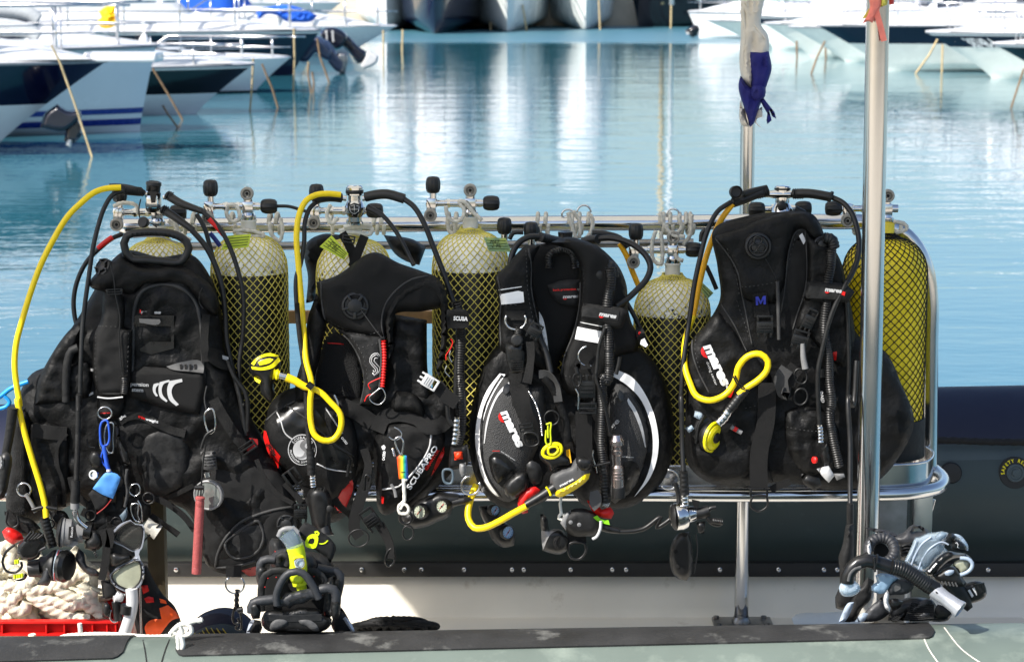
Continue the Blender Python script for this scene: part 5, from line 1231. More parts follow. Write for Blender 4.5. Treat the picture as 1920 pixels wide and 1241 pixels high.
# ================= vest 4 (tall, blue M)
v4 = vest('tall black vest with blue letter patch and clover dump valve, right end of the row', 1430, 910)
bod = pillow('air_cell', fr('P','1338,430 1400,405 1450,398 1524,402 1546,440 1560,480 1575,560 1620,640 1660,660 1690,720 1714,790 1690,850 1640,905 1560,918 1480,905 1430,905 1370,915 1320,900 1290,870 1285,790 1290,700 1300,640 1330,600 1350,560 1345,500'), 5.80, .035, 34, 'nylon', v4, wr=.006, wf=.018, seed=31, step=8)
yk4 = pillow('collar', fr('G','275,365 400,325 540,270 650,248 770,250 815,300 850,380 780,380 740,330 700,330 670,400 650,500 640,620 590,720 430,690 380,560 330,440 285,400'), 5.765, .02, 14, 'nylon', v4, wr=.004, wf=.02, seed=32)
inn = pillow('inner_opening', fr('G','690,400 730,360 745,420 740,600 700,780 670,870 660,1000 630,1010 620,900 640,700 660,520'), 5.762, .002, 6, 'dark_void', v4)
r4 = pillow('right_shoulder', fr('G','740,330 800,380 880,420 930,500 960,640 990,780 1000,900 960,1060 860,1000 760,880 690,850 700,780 745,640 755,480'), 5.765, .025, 14, 'nylon', v4, wr=.004, wf=.02, seed=33)
l4 = pillow('left_pocket', fr('P','1296,640 1320,612 1345,585 1380,620 1400,650 1440,690 1455,740 1450,800 1430,850 1400,900 1340,905 1300,880 1287,820 1288,720'), 5.775, .036, 28, 'nylon', v4, wr=.007, wf=.022, seed=34)
p4 = pillow('right_pocket', fr('H','520,160 620,130 700,160 760,220 770,330 740,420 640,440 570,400 530,300'), 5.775, .032, 22, 'nylon', v4, wr=.010, wf=.03, seed=35)
m4 = pillow('lower_pocket', fr('H','130,330 250,350 380,380 480,400 480,470 340,470 220,450 150,410'), 5.78, .03, 16, 'nylon', v4, wr=.008, wf=.03, seed=36)
seams('piping', [fr('G','280,380 330,440 390,540 420,680 470,930'), fr('G','730,335 700,340 670,400 650,520 640,620 620,760'), fr('G','745,340 752,480 745,640 700,780 680,850'), fr('G','310,720 380,830 440,960'), fr('G','165,860 160,960 190,1060 250,1180')], [bod, yk4, r4, l4], 'nylon_grey', v4, rpx=1.8)
seams('stitching', [fr('G','340,430 380,540 405,680'), fr('G','405,630 470,625 620,600'), fr('G','690,380 660,500'), fr('G','180,870 175,960 205,1070'), fr('H','540,230 620,245 700,250'), fr('H','360,150 440,130'), fr('G','390,700 460,900')], [bod, yk4, r4, l4, p4], 'stitch', v4, rpx=.6, dash=3)
dump_valve(v4, fr('G','500,418')[0], 26, 5.735, (0,-1,.1), 0)
for a in (90, 210, 330):
    c = fr('G','500,415')[0]; q = (c[0]+10*math.cos(R(a)), c[1]-10*math.sin(R(a))); ring('clover_ring', q, 5.724, 7.5, 2.0, 'plastic_black', v4)
wire('pull_cord', fr('G','510,440 560,520 600,600'), 5.737, 1, 'rubber', v4)
mp_ = decal('chest_patch', fr('G','470,665 545,655 560,770 560,785 480,785'), [bod, yk4], 'webbing', v4, off=.003, th=.004, curve=False)
mat('print_blue', (62,72,190), .7); decal('patch_letter', fr('G','489,724 487,680 501,678 514,702 525,676 539,674 541,718 529,720 528,694 516,716 511,717 499,698 501,722'), [mp_], 'print_blue', v4, off=.001, th=.001, curve=False, step=3, relax=0)
buckle(v4, fr('G','535,820')[0], 32, 40, 0, Y=5.735); buckle(v4, fr('G','720,890')[0], 32, 34, -15, Y=5.725); tube('buckle_stem', fr('G','730,920 735,1000 745,1050'), 5.722, .006, 'plastic_grey', v4, 10, taper=.009)
tube('cord_sleeve', fr('G','600,600 605,760 608,900'), 5.738, .005, 'nylon_grey', v4, 8)
logo(v4, fr('G','218,935')[0], fr('G','318,1145')[0], 19, [l4, bod], 'white', 'red', bold=.05)
letters('pocket_lettering', 'diving center', fr('G','232,1018')[0], fr('G','280,1138')[0], 5, [l4, bod], 'silver_print', v4, bold=.0)
decal('flag_patch', fr('G','340,1150 375,1165 360,1200 330,1195'), [l4], 'red', v4, off=.001, th=.001, step=4); decal('flag_stripe', fr('G','325,1115 345,1122 342,1170 336,1150'), [l4], 'silver_print', v4, off=.001, th=.001, step=3)
slv = pillow('hose_sleeve', fr('G','755,600 850,602 960,620 1000,655 965,710 860,705 735,700'), 5.715, .012, 8, 'nylon_fine', v4); decal('sleeve_face', fr('G','765,622 940,640 925,695 750,685'), [slv], 'rubber_matte', v4, off=.0005, th=.001, curve=False)
logo(v4, fr('G','845,650')[0], fr('G','932,660')[0], 8, [slv], 'silver_print', 'red'); decal('flag_patch', fr('G','935,650 952,655 948,675 930,668'), [slv], 'red', v4, off=.001, th=.001, step=3, curve=False)
dump_valve(v4, fr('G','830,410')[0], 17, 5.75, (.1,-1,.1), 0); tube('hose_elbow', fr('G','840,375 880,385 895,430'), 5.74, .0145, 'rubber', v4, 14, rib=.06, ribp=.008)
tube('corrugated_hose', fr('G','880,430 875,520 860,600 852,720 845,860 865,1000 870,1120 880,1241')+fr('H','725,160 735,260 765,400'), 5.722, .0125, 'rubber', v4, 18, rib=.09, ribp=.0062)
tube('low_pressure_hose', fr('G','960,600 900,720 870,800 830,960 810,1060 812,1241')+fr('H','680,220'), 5.707, .0062, 'rubber', v4, 12)
decal('hose_clip', fr('G','815,1055 885,1045 893,1060 890,1095 812,1098'), [slv, r4, bod], 'rubber', v4, off=.035, th=.006)
tube('quick_coupling', fr('H','680,220 684,250 685,295'), 5.707, .008, 'chrome', v4, 12, rib=.15, ribp=.009); pillow('power_inflator', fr('H','690,300 715,290 725,330 720,390 700,400 685,360'), 5.715, .012, 5, 'rubber', v4); lathe('red_button', [(.0001,0),(.009,0),(.009,.006),(.006,.008),(.0001,.0085)], W(*fr('H','663,372')[0], 5.72), (-.8,-.6,.1), 'red', v4, 16)
pillow('inflator_mouthpiece', fr('H','668,410 720,395 745,440 720,470 700,450'), 5.715, .010, 5, 'plastic_light', v4); pillow('mouthpiece_tip', fr('H','740,430 785,430 790,445 755,460'), 5.715, .008, 4, 'plastic_grey', v4)
band('crotch_strap', fr('H','455,40 450,200 420,350 420,500'), 5.73, [34,34], 'webbing', v4); slider(v4, fr('H','420,512')[0], 34, 14, 0, 5.727); wire('strap_handle', fr('H','395,530 450,530 455,570 420,592 385,570'), 5.727, 2.8, 'rubber', v4, closed=True)
band('waist_strap', fr('G','650,1050 620,1100 640,1190')+fr('H','540,60'), 5.72, 26, 'nylon_grey', v4, face=[0,20,50]); band('waist_strap', fr('G','700,1040 670,1080 650,1130'), 5.73, 30, 'webbing', v4)
buckle(v4, fr('G','770,790')[0], 22, 46, -25, Y=5.735); ring('d_ring', fr('G','720,1090')[0], 5.73, 15, 2.4, 'rubber', v4, sx=.8, rot=20); ring('d_ring', fr('H','600,100')[0], 5.73, 16, 2.4, 'rubber', v4, sx=.8, rot=-10)
band('low_strap', fr('H','470,500 510,480 555,465'), 5.75, 14, 'webbing', v4); pillow('low_pad', fr('H','600,430 680,450 690,480 660,505 610,470'), 5.76, .01, 6, 'rubber', v4)
letters('side_lettering', 'dive', fr('H','702,125')[0], fr('H','694,75')[0], 8, [bod, r4, p4], 'silver_print', v4); decal('flag_patch', fr('G','885,965 908,962 905,1008 885,1010'), [bod, r4], 'red', v4, off=.002, th=.001, step=4, curve=False)
decal('care_label', fr('G','712,365 728,350 745,392 735,410'), [inn, bod], 'plastic_light', v4, off=.004, th=.001, step=3)
tube('side_hose', fr('G','955,700 965,860 970,1060 965,1241')+fr('H','812,100'), 5.735, .0055, 'rubber', v4, 10)
# ---------------------------------------------------------------- regulators and hoses
RG = 'regulator sets with their hoses'
def reg(label, px, py, Y=5.95): return thing('regulator', label, 'regulator', W(px, py, Y), RG)
def hose(par, pts, Y, r=.0062, m='rubber', name='hose', **k): return tube(name, pts, Y, r, m, par, 12, **k)
def second_stage(par, c, Y, rpx, face=(0,-1,0), m='rubber', cov='plastic_black', ringm=None, name='second_stage'):
    k = rpx*Y/FPX; o = W(c[0], c[1], Y); n = Vector(face).normalized()
    s = lathe(name, [(.0001,-.028),(k*.55,-.028),(k*.8,-.022),(k*.98,-.008),(k,.0),(k*.99,.006),(k*.9,.010),(.0001,.0101)], o, n, m, par, 36, auto=30)
    lathe('cover', [(k*.84,.0098),(k*.82,.014),(k*.6,.018),(k*.3,.0165),(.0001,.0165)], o, n, cov, s, 32, auto=30)
    if ringm: lathe('cover_ring', [(k*.86,.009),(k*.9,.012),(k*1.01,.011),(k*1.02,.004)], o, n, ringm, s, 36)
    return s
def lathe2(name, A, Bp, prof, m, par, res=20, **k):
    """turned part between two world points; profile heights are fractions"""
    d = Bp-A; L = d.length; return lathe(name, [(r, h*L) for r, h in prof], A, d, m, par, res, **k)
def PW(frm, s, Y): return W(*fr(frm, s)[0][:2], Y)

# regulator 1: dark first stage on the leftmost tank
r1 = reg('dark regulator on the leftmost tank, yellow hose looping out to the left', 290, 380)
fs = PW('A','808,140',5.93)
b1 = lathe('first_stage', [(.0001,-.040),(.012,-.040),(.016,-.034),(.018,-.02),(.016,-.008),(.020,.0),(.021,.012),(.0185,.014),(.019,.030),(.021,.032),(.020,.040),(.015,.042),(.013,.040),(.0001,.040)], fs, (.1,.0,1), 'plastic_black', r1, 28, auto=30)
mk('stage_body', *join(box_geo(PW('A','805,165',5.915), .030,.02,.036,bev=.3), box_geo(PW('A','770,120',5.92), .016,.012,.014,bev=.3), box_geo(PW('A','875,140',5.92),.014,.012,.014,bev=.3)), 'chrome', r1, auto=30)
plate('body_print', fr('A','790,110 830,112 822,170 800,172'), 5.898, .003, 'plastic_black', r1)
lathe('yoke_collar', [(.0001,0),(.019,0),(.021,.004),(.019,.012),(.0001,.012)], PW('A','812,205',5.94), (0,0,1), 'plastic_black', r1, 24)
yh = fr('A','640,90 560,95 500,115 430,170 360,240 280,370 215,500 160,650 115,800 85,920 78,1040 95,1180 105,1240')+fr('B','80,20 110,160 150,300 190,430 210,520 215,580')
hose(r1, yh, (5.83,5.70), .0078, 'yellow_hose', 'yellow_hose')
tube('hose_guard', fr('A','582,88 640,88 700,98 758,120'), (5.86,5.91), .0095, 'rubber', r1, 14)
tube('hose_guard', fr('A','650,105 700,108 745,112'), (5.85,5.9), .0115, 'rubber_matte', r1, 14, rib=.08, ribp=.006)
h2 = fr('A','650,110 600,125 555,190 520,290 490,420 470,560 450,700 435,850 428,1000 420,1240')+fr('B','365,0 360,200 352,400')
hose(r1, h2, (5.84,5.70), .0062, 'rubber')
tube('hose_braid', fr('B','365,0 362,200 355,390'), 5.70, .0068, 'rubber_matte', r1, 12, rib=.1, ribp=.0028, step=.0014)
for a, b_ in (('885,130 950,170 1070,215','g'),('860,205 930,250 1020,315','g')):
    tube('hose_guard', fr('A', a), (5.90,5.86), .012, 'rubber', r1, 16, taper=.0085); C_ = fr('A', a); 
    tube('guard_ribs', [C_[0], ((C_[0][0]*3+C_[1][0])/4+3, (C_[0][1]*3+C_[1][1])/4)], 5.895, .0125, 'rubber', r1, 16, rib=.12, ribp=.006)
hose(r1, fr('A','1065,212 1150,290 1200,370 1250,500 1285,650 1285,850 1265,1050 1285,1240')+fr('C','170,1240'), (5.86,5.80), .0062)
tube('hose_mark', fr('A','1105,255 1145,295 1185,342'), 5.853, .0069, 'red', r1, 12)
hose(r1, fr('A','1010,310 1080,390 1130,480 1170,600 1190,750 1200,900 1230,1050 1270,1200')+fr('A','1300,1400'), (5.86,5.80), .0075)
hose(r1, fr('A','1040,230 1080,300 1110,400 1130,480'), (5.9,5.88), .0062)
hose(r1, fr('A','650,335 600,355 540,400 460,480 410,580 390,680 395,770 410,830'), (5.92,5.86), .0062); tube('hose_mark', fr('A','595,352 555,380 518,412'), (5.905,5.90), .0069, 'red', r1, 12)
hose(r1, fr('A','1110,330 1135,360 1165,400'), 5.93, .0062, 'dark_blue', 'blue_hose')
hose(r1, fr('A','1200,1000 1240,1090 1300,1180')+fr('B','1150,170'), 5.80, .0062)
wire('cord_loop', fr('A','745,150 735,200 740,250 755,270 800,280 830,300'), 5.9, 1.6, 'rubber', r1); lathe('dust_cap', [(.0001,0),(.014,0),(.015,.01),(.012,.014),(.0001,.014)], PW('A','765,275',5.88), (-.3,-1,.2), 'rubber', r1, 20)
# the silver second stage hanging on the braided hose
tube('hose_guard', fr('B','352,395 348,500'), 5.70, .0112, 'rubber_matte', r1, 14, taper=.0125); tube('hose_fitting', fr('B','348,500 348,528'), 5.70, .0118, 'plastic_grey', r1, 16)
tube('swivel_elbow', fr('B','348,525 355,570 375,600 400,615'), 5.70, .0058, 'chrome', r1, 12)
# octopus at the lower left on the yellow hose
s2_ = tube('hose_guard', fr('B','205,570 225,640 245,705'), 5.70, .0125, 'rubber', r1, 14, rib=.05, ribp=.01)
# blue hose peeking at far left
bh = tube('blue_hose', fr('A','-40,1215 0,1195 60,1150 150,1115'), 5.80, .0062, 'sky_blue_hose', None, 12); tag(bh, 'bright blue hose end poking out at the left edge beside the yellow hose', 'hose')
tube('hose_curl', fr('B','0,65 30,55 45,35 20,5'), 5.80, .0055, 'sky_blue_hose', bh, 12)
# inflator / red handle at far left
inf = thing('inflator', 'black inflator wand with grey button hanging at the left edge', 'inflator', PW('B','40,300',5.7))
tube('wand', fr('B','60,60 45,180 25,290'), 5.72, .0135, 'rubber_matte', inf, 14, taper=.011); pillow('power_unit', fr('B','0,280 30,262 52,280 45,380 15,480 -10,490 -8,330'), 5.71, .014, 7, 'rubber', inf); pillow('inflator_button', fr('B','0,285 20,290 15,340 0,345'), 5.695, .006, 3, 'plastic_grey', inf, step=4)
rh = pillow('release_handle', fr('B','10,635 30,615 65,622 100,645 112,670 85,682 60,695 25,672'), 5.70, .016, 7, 'red'); tag(rh, 'red weight release handle hanging low at the left edge', 'handle')
wire('handle_strap', fr('B','35,545 32,600 60,615 85,600 80,560'), 5.71, 2.6, 'rubber', rh)
ring('d_ring', fr('B','112,440')[0], 5.72, 13, 2.2, 'steel', rh); tube('swivel', fr('B','120,460 150,510 165,545'), 5.71, .005, 'plastic_grey', rh, 10); tube('hose_tie', fr('B','150,535 200,522 265,530'), 5.705, .0055, 'rubber', rh, 10)

# regulator 2 chrome on third tank
r2 = reg('chrome regulator on the tank behind the second vest, bright yellow hose looped below', 665, 385)
o2 = PW('C','748,185',5.915)
lathe('first_stage', [(.0001,-.042),(.017,-.042),(.018,-.03),(.026,-.018),(.027,-.004),(.022,.008),(.018,.014),(.0175,.026),(.0225,.028),(.0225,.048),(.0205,.050),(.019,.054),(.0001,.054)], o2, (0,0,1), 'chrome', r2, 32, auto=25)
lathe('rubber_band', [(.0228,.032),(.0238,.034),(.0238,.040),(.0228,.042)], o2, (0,0,1), 'rubber', r2, 32)
lathe('yoke', [(.0001,0),(.019,0),(.0195,.004),(.012,.014),(.019,.026),(.0001,.027)], PW('C','755,285',5.93), (0,0,1), 'chrome', r2, 28)
pillow('maker_plate', fr('C','712,185 745,170 782,185 780,222 748,240 716,222'), 5.888, .004, 4, 'rubber', r2); seams('plate_relief', [fr('C','720,190 745,182 772,190 768,215 748,230 724,215 720,190'), fr('C','725,205 770,205'), fr('C','745,185 747,228')], [WV and bpy.data.objects['maker_plate']], 'steel', r2, rpx=.8)
for s_ in ('680,145 705,148','788,148 812,145'): tube('port', fr('C', s_), 5.90, .0075, 'chrome', r2, 12)
tube('hose_guard', fr('C','535,158 560,148 620,140 678,145'), (5.87,5.90), .0125, 'rubber', r2, 14)
tube('hose_guard', fr('C','805,140 860,128 920,125 1010,150'), (5.90,5.87), .013, 'rubber', r2, 14, sq=.8)
y2 = fr('C','675,128 600,122 540,130 490,160 455,230 440,340 450,500 465,680 478,850 490,1000 520,1130')+fr('D','450,30 455,140 470,185 510,212 555,208 590,160 590,90 540,30 500,-10')+fr('C','525,1150')
hose(r2, y2, [5.86,5.85,5.80,5.71,5.695,5.70,5.71], .0078, 'yellow_hose', 'yellow_hose')
tube('hose_clip', fr('C','498,1125 525,1148'), 5.695, .009, 'rubber', r2, 10)
h_ = fr('C','540,170 510,200 485,270 480,380 460,500 440,560 440,700 455,860 475,1000 490,1150')+fr('D','432,30 438,150 448,250'); hose(r2, h_, (5.87,5.71), .0062)
tube('hose_braid', fr('C','442,700 455,860 475,1000 490,1150')+fr('D','432,30 438,150 448,250'), (5.76,5.71), .0066, 'rubber_matte', r2, 12, rib=.1, ribp=.0028, step=.0014)
tube('hose_guard', fr('D','450,250 455,370'), 5.71, .0105, 'rubber_matte', r2, 14, rib=.05, ribp=.012); tube('hose_fitting', fr('D','460,372 464,425'), 5.71, .009, 'chrome', r2, 14, rib=.1, ribp=.008)
hose(r2, fr('C','1005,148 1060,190 1110,270 1170,420 1225,560 1265,680 1300,760 1290,900')+fr('D','1125,60'), (5.87,5.79), .0072)
hose(r2, fr('C','810,195 880,225 950,300 1000,380 1040,460 1060,500'), (5.90,5.85), .006); tube('hose_guard', fr('C','815,195 850,212 890,240'), (5.9,5.89), .0095, 'rubber', r2, 12, taper=.007)
hose(r2, fr('C','330,188 400,190 470,210 540,230'), 5.99, .0045)
ss = pillow('second_stage', fr('D','440,450 470,425 520,432 545,470 552,520 545,570 540,620 500,645 470,630 450,560 438,500'), 5.73, .04, 16, 'rubber', r2, step=5)
for i in range(4): tube('vent_louvre', fr('D', f'{462+i*17},{460-abs(i-1)*6} {472+i*16},{435-abs(i-1)*3}'), 5.70, .0028, 'plastic_grey' if 0 else 'plastic_black', ss, 8)
lathe('adjust_knob', [(.0001,0),(.009,0),(.0095,.004),(.007,.006),(.0001,.0065)], PW('D','540,528',5.698), (0,-1,0), 'rubber_matte', ss, 20); lathe('mouthpiece', [(.016,.0),(.018,.02),(.021,.022),(.021,.026),(.014,.026),(.013,.01)], PW('D','515,610',5.71), (.2,-.3,-1), 'rubber', ss, 24)
# yellow octopus at left of yellow loop
oy = thing('octopus', 'yellow faced spare second stage on a short yellow hose, between the first two vests', 'regulator', PW('C','270,1040',5.74), RG)
bd_ = pillow('octopus_body', fr('C','190,1040 215,990 270,965 330,975 355,1010 350,1060 320,1130 325,1180 300,1225 250,1170 245,1110 205,1080'), 5.76, .034, 18, 'rubber', oy, step=5)
for s_ in ('200,1020 225,992 290,965 345,975 340,985 290,980 235,1000 215,1030','345,985 355,1005 320,1040 260,1055 205,1050 200,1035 255,1040 305,1025 330,1000','235,1012 300,992 318,998 300,1015 245,1030'): decal('yellow_facing', fr('C', s_), [bd_], 'hi_yellow', oy, off=.001, th=.003, step=4)
decal('yellow_flash', fr('C','215,1090 250,1110 245,1125 220,1110'), [bd_], 'hi_yellow', oy, off=.001, th=.002, step=4)
tube('hose_collar', fr('C','318,1075 350,1080'), 5.73, .013, 'hi_yellow', oy, 12, rib=.15, ribp=.01); tube('hose_fitting', fr('C','335,1080 385,1092'), 5.73, .0085, 'chrome', oy, 12)
tube('yellow_hose', fr('C','385,1092 430,1110 480,1140 520,1150'), 5.725, .011, 'yellow_hose', oy, 14, taper=.009)

# regulator 3: chrome on tall-vest tank
r3 = reg('chrome regulator with small yellow label above the tall vest with blue letter patch', 1465, 385)
o3 = PW('G','625,185',5.915)
lathe('first_stage', [(.0001,-.030),(.030,-.030),(.028,-.02),(.018,-.004),(.019,.004),(.018,.016),(.0205,.018),(.0205,.037),(.018,.040),(.0001,.042)], o3, (0,0,1), 'chrome', r3, 32, auto=25); lathe('rubber_band', [(.0207,.030),(.0215,.031),(.0215,.034),(.0207,.035)], o3, (0,0,1), 'rubber', r3, 32)
mat('label_yellow', (225,215,40), .5)
lb = mk('label_sticker', *lathe_geo([(.0209,.020),(.0209,.029)], o3, (0,0,1), 14, ang=(R(60),R(120))), 'label_yellow', r3); 
mk('stage_ports', *join(lathe_geo([(.0001,-.045),(.008,-.045),(.009,-.03),(.011,-.02),(.011,.02),(.009,.03),(.008,.045),(.0001,.045)], PW('G','620,150',5.905), (1,0,0), 16)), 'chrome', r3, auto=30)
for s_ in ('600,210 625,180 650,210 640,240 610,240',): pillow('dark_inlay', fr('G', s_), 5.889, .003, 4, 'rubber', r3, step=4)
tube('hose_guard', fr('G','370,195 420,178 490,150 550,135'), (5.87,5.90), .0125, 'rubber', r3, 14); tube('guard_ribs', fr('G','495,150 550,135'), 5.897, .0135, 'rubber', r3, 14, rib=.1, ribp=.006); tube('hose_guard', fr('G','425,148 480,132 545,118'), (5.87,5.9), .0085, 'rubber', r3, 12)
tube('hose_guard', fr('G','680,148 760,146 880,165'), (5.90,5.87), .0125, 'rubber', r3, 14); tube('guard_ribs', fr('G','682,148 735,147'), 5.897, .0135, 'rubber', r3, 14, rib=.1, ribp=.006); tube('hose_clip', fr('G','868,160 880,165'), 5.87, .015, 'rubber', r3, 12)
lathe('dust_cap', [(.0001,-.01),(.016,-.01),(.0165,.008),(.0145,.010),(.012,.004),(.0001,.003)], PW('G','385,138',5.85), (.15,-1,.1), 'rubber', r3, 24); wire('cap_strap', fr('G','360,150 375,175 420,180'), 5.85, 2.4, 'rubber', r3)
hose(r3, fr('G','368,200 310,280 265,380 230,480 200,600 180,700 165,780'), (5.865,5.84), .0078, 'orange_hose', 'yellow_hose')
hose(r3, fr('G','165,780 125,900 122,1040 150,1130 180,1190 250,1215 330,1185 380,1120 400,1040 450,985 510,975 550,1010 545,1060 500,1110 440,1150 400,1185')+[], [5.83,5.74,5.70,5.70,5.69,5.69,5.70], .0082, 'yellow_hose', 'yellow_hose')
hose(r3, fr('G','360,190 290,240 235,350 200,480 170,620 150,760 130,900 112,1040 100,1241')+fr('H','85,100 90,300 95,420'), (5.86,5.70), .0066)
hose(r3, fr('G','880,165 940,195 985,250 1010,320 1022,400 1015,480 985,560 950,620'), (5.87,5.74), .0072)
hose(r3, fr('G','690,225 740,250'), 5.9, .009); hose(r3, fr('G','205,395 210,350 230,330'), 5.95, .006); hose(r3, fr('G','232,520 260,580 285,640'), 5.9, .006)
wire('bungee_tie', fr('G','372,1090 385,1120 420,1155 450,1162 430,1150 395,1115 380,1085'), 5.69, 1.8, 'rubber', r3)
tube('hose_guard', fr('H','365,70 330,110 290,160'), 5.70, .0105, 'rubber', r3, 14, rib=.05, ribp=.01, taper=.013); tube('hose_fitting', fr('H','292,155 270,190 245,215'), 5.70, .0125, 'chrome', r3, 16, rib=.06, ribp=.012)
mat('reg_yellow', (240,226,20), .35)
o4 = second_stage(r3, fr('H','215,270')[0], 5.74, 30, (.72,-.62,-.15), 'rubber', 'reg_yellow', 'reg_yellow', 'octopus'); 
k0 = PW('H','215,270',5.74); n0 = Vector((.72,-.62,-.15)).normalized(); lathe('purge_button', [(.0001,.0166),(.015,.0166),(.013,.020),(.0001,.021)], k0, n0, 'rubber', o4, 24)
pillow('octopus_body', fr('H','130,230 165,180 215,175 240,210 245,300 200,330 160,310 125,275'), 5.76, .03, 12, 'rubber', o4, step=5); tube('body_ridge', fr('H','185,180 160,230 150,300'), 5.725, .005, 'plastic_black', o4, 8)
for s_ in ('145,160 175,170 185,185 165,200 140,185','100,235 130,222 142,238 120,256'): pillow('clear_mouthpiece', fr('H', s_), 5.73, .008, 4, 'silicone', o4, step=4)
tube('adjust_stem', fr('H','300,230 345,255'), 5.72, .006, 'plastic_grey', o4, 12); tube('stem_band', fr('H','312,235 325,243'), 5.718, .0066, 'red', o4, 12)
# silver second stage hanging at 1290,965
tube('hose_guard', fr('H','95,420 100,520'), 5.70, .0105, 'rubber', r3, 14, rib=.05, ribp=.012, taper=.0125)
s3 = lathe2('second_stage', PW('H','48,620',5.70), PW('H','150,600',5.72), [(.0001,0),(.030,.02),(.035,.10),(.037,.3),(.034,.5),(.022,.62),(.020,.85),(.017,1),(.0001,1)], 'chrome', r3, 36, auto=30)
tube('hose_swivel', fr('H','100,520 103,565'), 5.70, .010, 'chrome', s3, 14, rib=.08, ribp=.01)
lathe2('purge_cover', PW('H','40,620',5.70), PW('H','60,618',5.70), [(.0001,0),(.024,.1),(.033,.6),(.0355,1)], 'rubber', s3, 32); pillow('lower_vent', fr('H','150,640 190,635 185,690 160,685'), 5.71, .01, 4, 'rubber', s3, step=4)
tube('mouthpiece_tube', fr('H','145,605 180,598 205,590'), 5.715, .0155, 'rubber', s3, 16); wire('mouthpiece_bite', fr('H','235,575 210,580 195,605 215,640 245,650 262,640'), 5.71, 5.5, 'rubber', s3); tube('bite_tab', fr('H','215,632 262,638'), 5.705, .008, 'rubber', s3, 10, rib=.1, ribp=.005)
plate('top_lever', fr('H','130,540 165,548 160,575 140,580'), 5.70, .006, 'rubber', s3)
hose(r3, fr('H','60,470 75,540 60,600 20,640 -20,660')+fr('F','1180,760 1090,820 960,835 880,820'), (5.74,5.73), .0062)
# regulator 4 on the tank hidden behind vest 3: hoses only in view
r4_ = reg('black hoses arching over the third vest from a hidden first stage', 1060, 460)
lathe('first_stage', [(.0001,-.03),(.02,-.03),(.022,-.01),(.019,.0),(.02,.015),(.0001,.018)], PW('E','745,265',5.93), (0,0,1), 'plastic_black', r4_, 24)
tube('hose_guard', fr('E','600,262 660,278 710,290'), (5.83,5.88), .0125, 'rubber', r4_, 14, rib=.05, ribp=.008); tube('hose_guard', fr('E','850,290 900,278 935,275'), (5.88,5.85), .012, 'rubber', r4_, 14, rib=.05, ribp=.008)
hose(r4_, fr('E','605,262 540,260 480,290 440,350 425,430 440,520 470,620 510,700 560,780 600,860 640,960 660,1050'), (5.84,5.735), .0082)
hose(r4_, fr('E','930,272 1010,268 1090,285 1160,320 1220,380 1240,440 1215,510 1160,570 1100,625 1040,665'), (5.86,5.75), .0082)
hose(r4_, fr('E','900,240 980,245 1060,270 1110,320'), 5.98, .0085); hose(r4_, fr('E','1060,300 1100,370 1130,450 1170,545'), 5.99, .0075, 'orange_hose', 'yellow_hose'); hose(r4_, fr('E','420,275 440,240 500,235'), 5.95, .006)
hose(r4_, fr('E','1100,640 1150,730 1210,860'), 5.83, .0062); knob(r4_, PW('E','390,245',5.98), (0,0,1)); knob(r4_, PW('E','545,270',5.96), (0,0,1))
# long yellow hose and grey-yellow second stage
s5 = thing('octopus', 'grey and yellow spare second stage lying over the third vest on a curved yellow hose', 'regulator', PW('F','700,560',5.68), RG)
tube('yellow_hose', fr('F','205,590 185,640 165,710 165,770 195,815 250,815 330,780 400,740 475,700'), (5.80,5.68), .0088, 'yellow_hose', s5, 14)
tube('hose_guard', fr('F','470,695 540,655 625,600'), 5.68, .0105, 'rubber', s5, 14, taper=.014); tube('guard_band', fr('F','575,600 590,620 600,645'), 5.667, .003, 'hi_yellow', s5, 8); 
sb = pillow('stage_body', fr('F','600,540 660,500 700,490 720,460 745,442 820,455 822,480 805,520 808,545 770,590 700,630 640,652 610,620 596,580'), 5.69, .028, 14, 'rubber_grey', s5, step=5)
decal('yellow_cover', fr('F','625,628 680,600 740,565 790,530 808,528 800,555 750,600 690,638 645,655 622,645'), [sb], 'yellow_hose', s5, off=.002, th=.006, step=5, edge=4)
pillow('stage_mouth', fr('F','735,445 760,440 820,453 822,478 805,510 765,520 725,490'), 5.675, .02, 8, 'rubber', s5, step=5); letters('stage_print', 'mares', fr('F','650,600')[0], fr('F','722,562')[0], 5, [sb], 'white', s5, bold=.03); 
for i in range(3):
    for j in range(3): lathe('vent_hole', [(.0001,0),(.0018,.0),(.0001,.0005)], PW('F', f'{742+i*16},{488+j*10-i*4}', 5.653), (0,-1,0), 'dark_void', s5, 8)
neckb = pillow('mouth_holder', fr('F','540,420 570,380 620,350 650,370 662,420 700,450 705,490 640,500 600,520 575,480 545,455'), 5.685, .022, 10, 'rubber', s5, step=5)
wire('yellow_necklace', fr('F','560,430 585,445 625,440 655,410 650,380 610,372 575,390 560,410'), 5.665, 4.5, 'hi_yellow', s5, closed=True); wire('yellow_necklace', fr('F','590,395 630,388 640,405 615,430 590,425'), 5.66, 3, 'hi_yellow', s5, closed=True)
sc_ = wire('snap_hook', fr('F','575,270 600,262 598,300 594,380 578,372 575,300'), 5.66, 2.1, 'lime'); tag(sc_, 'lime green plastic snap hook hanging at the centre of the third vest', 'clip')
tube('hook_gate', fr('F','585,275 586,340'), 5.658, .002, 'lime', sc_, 8)
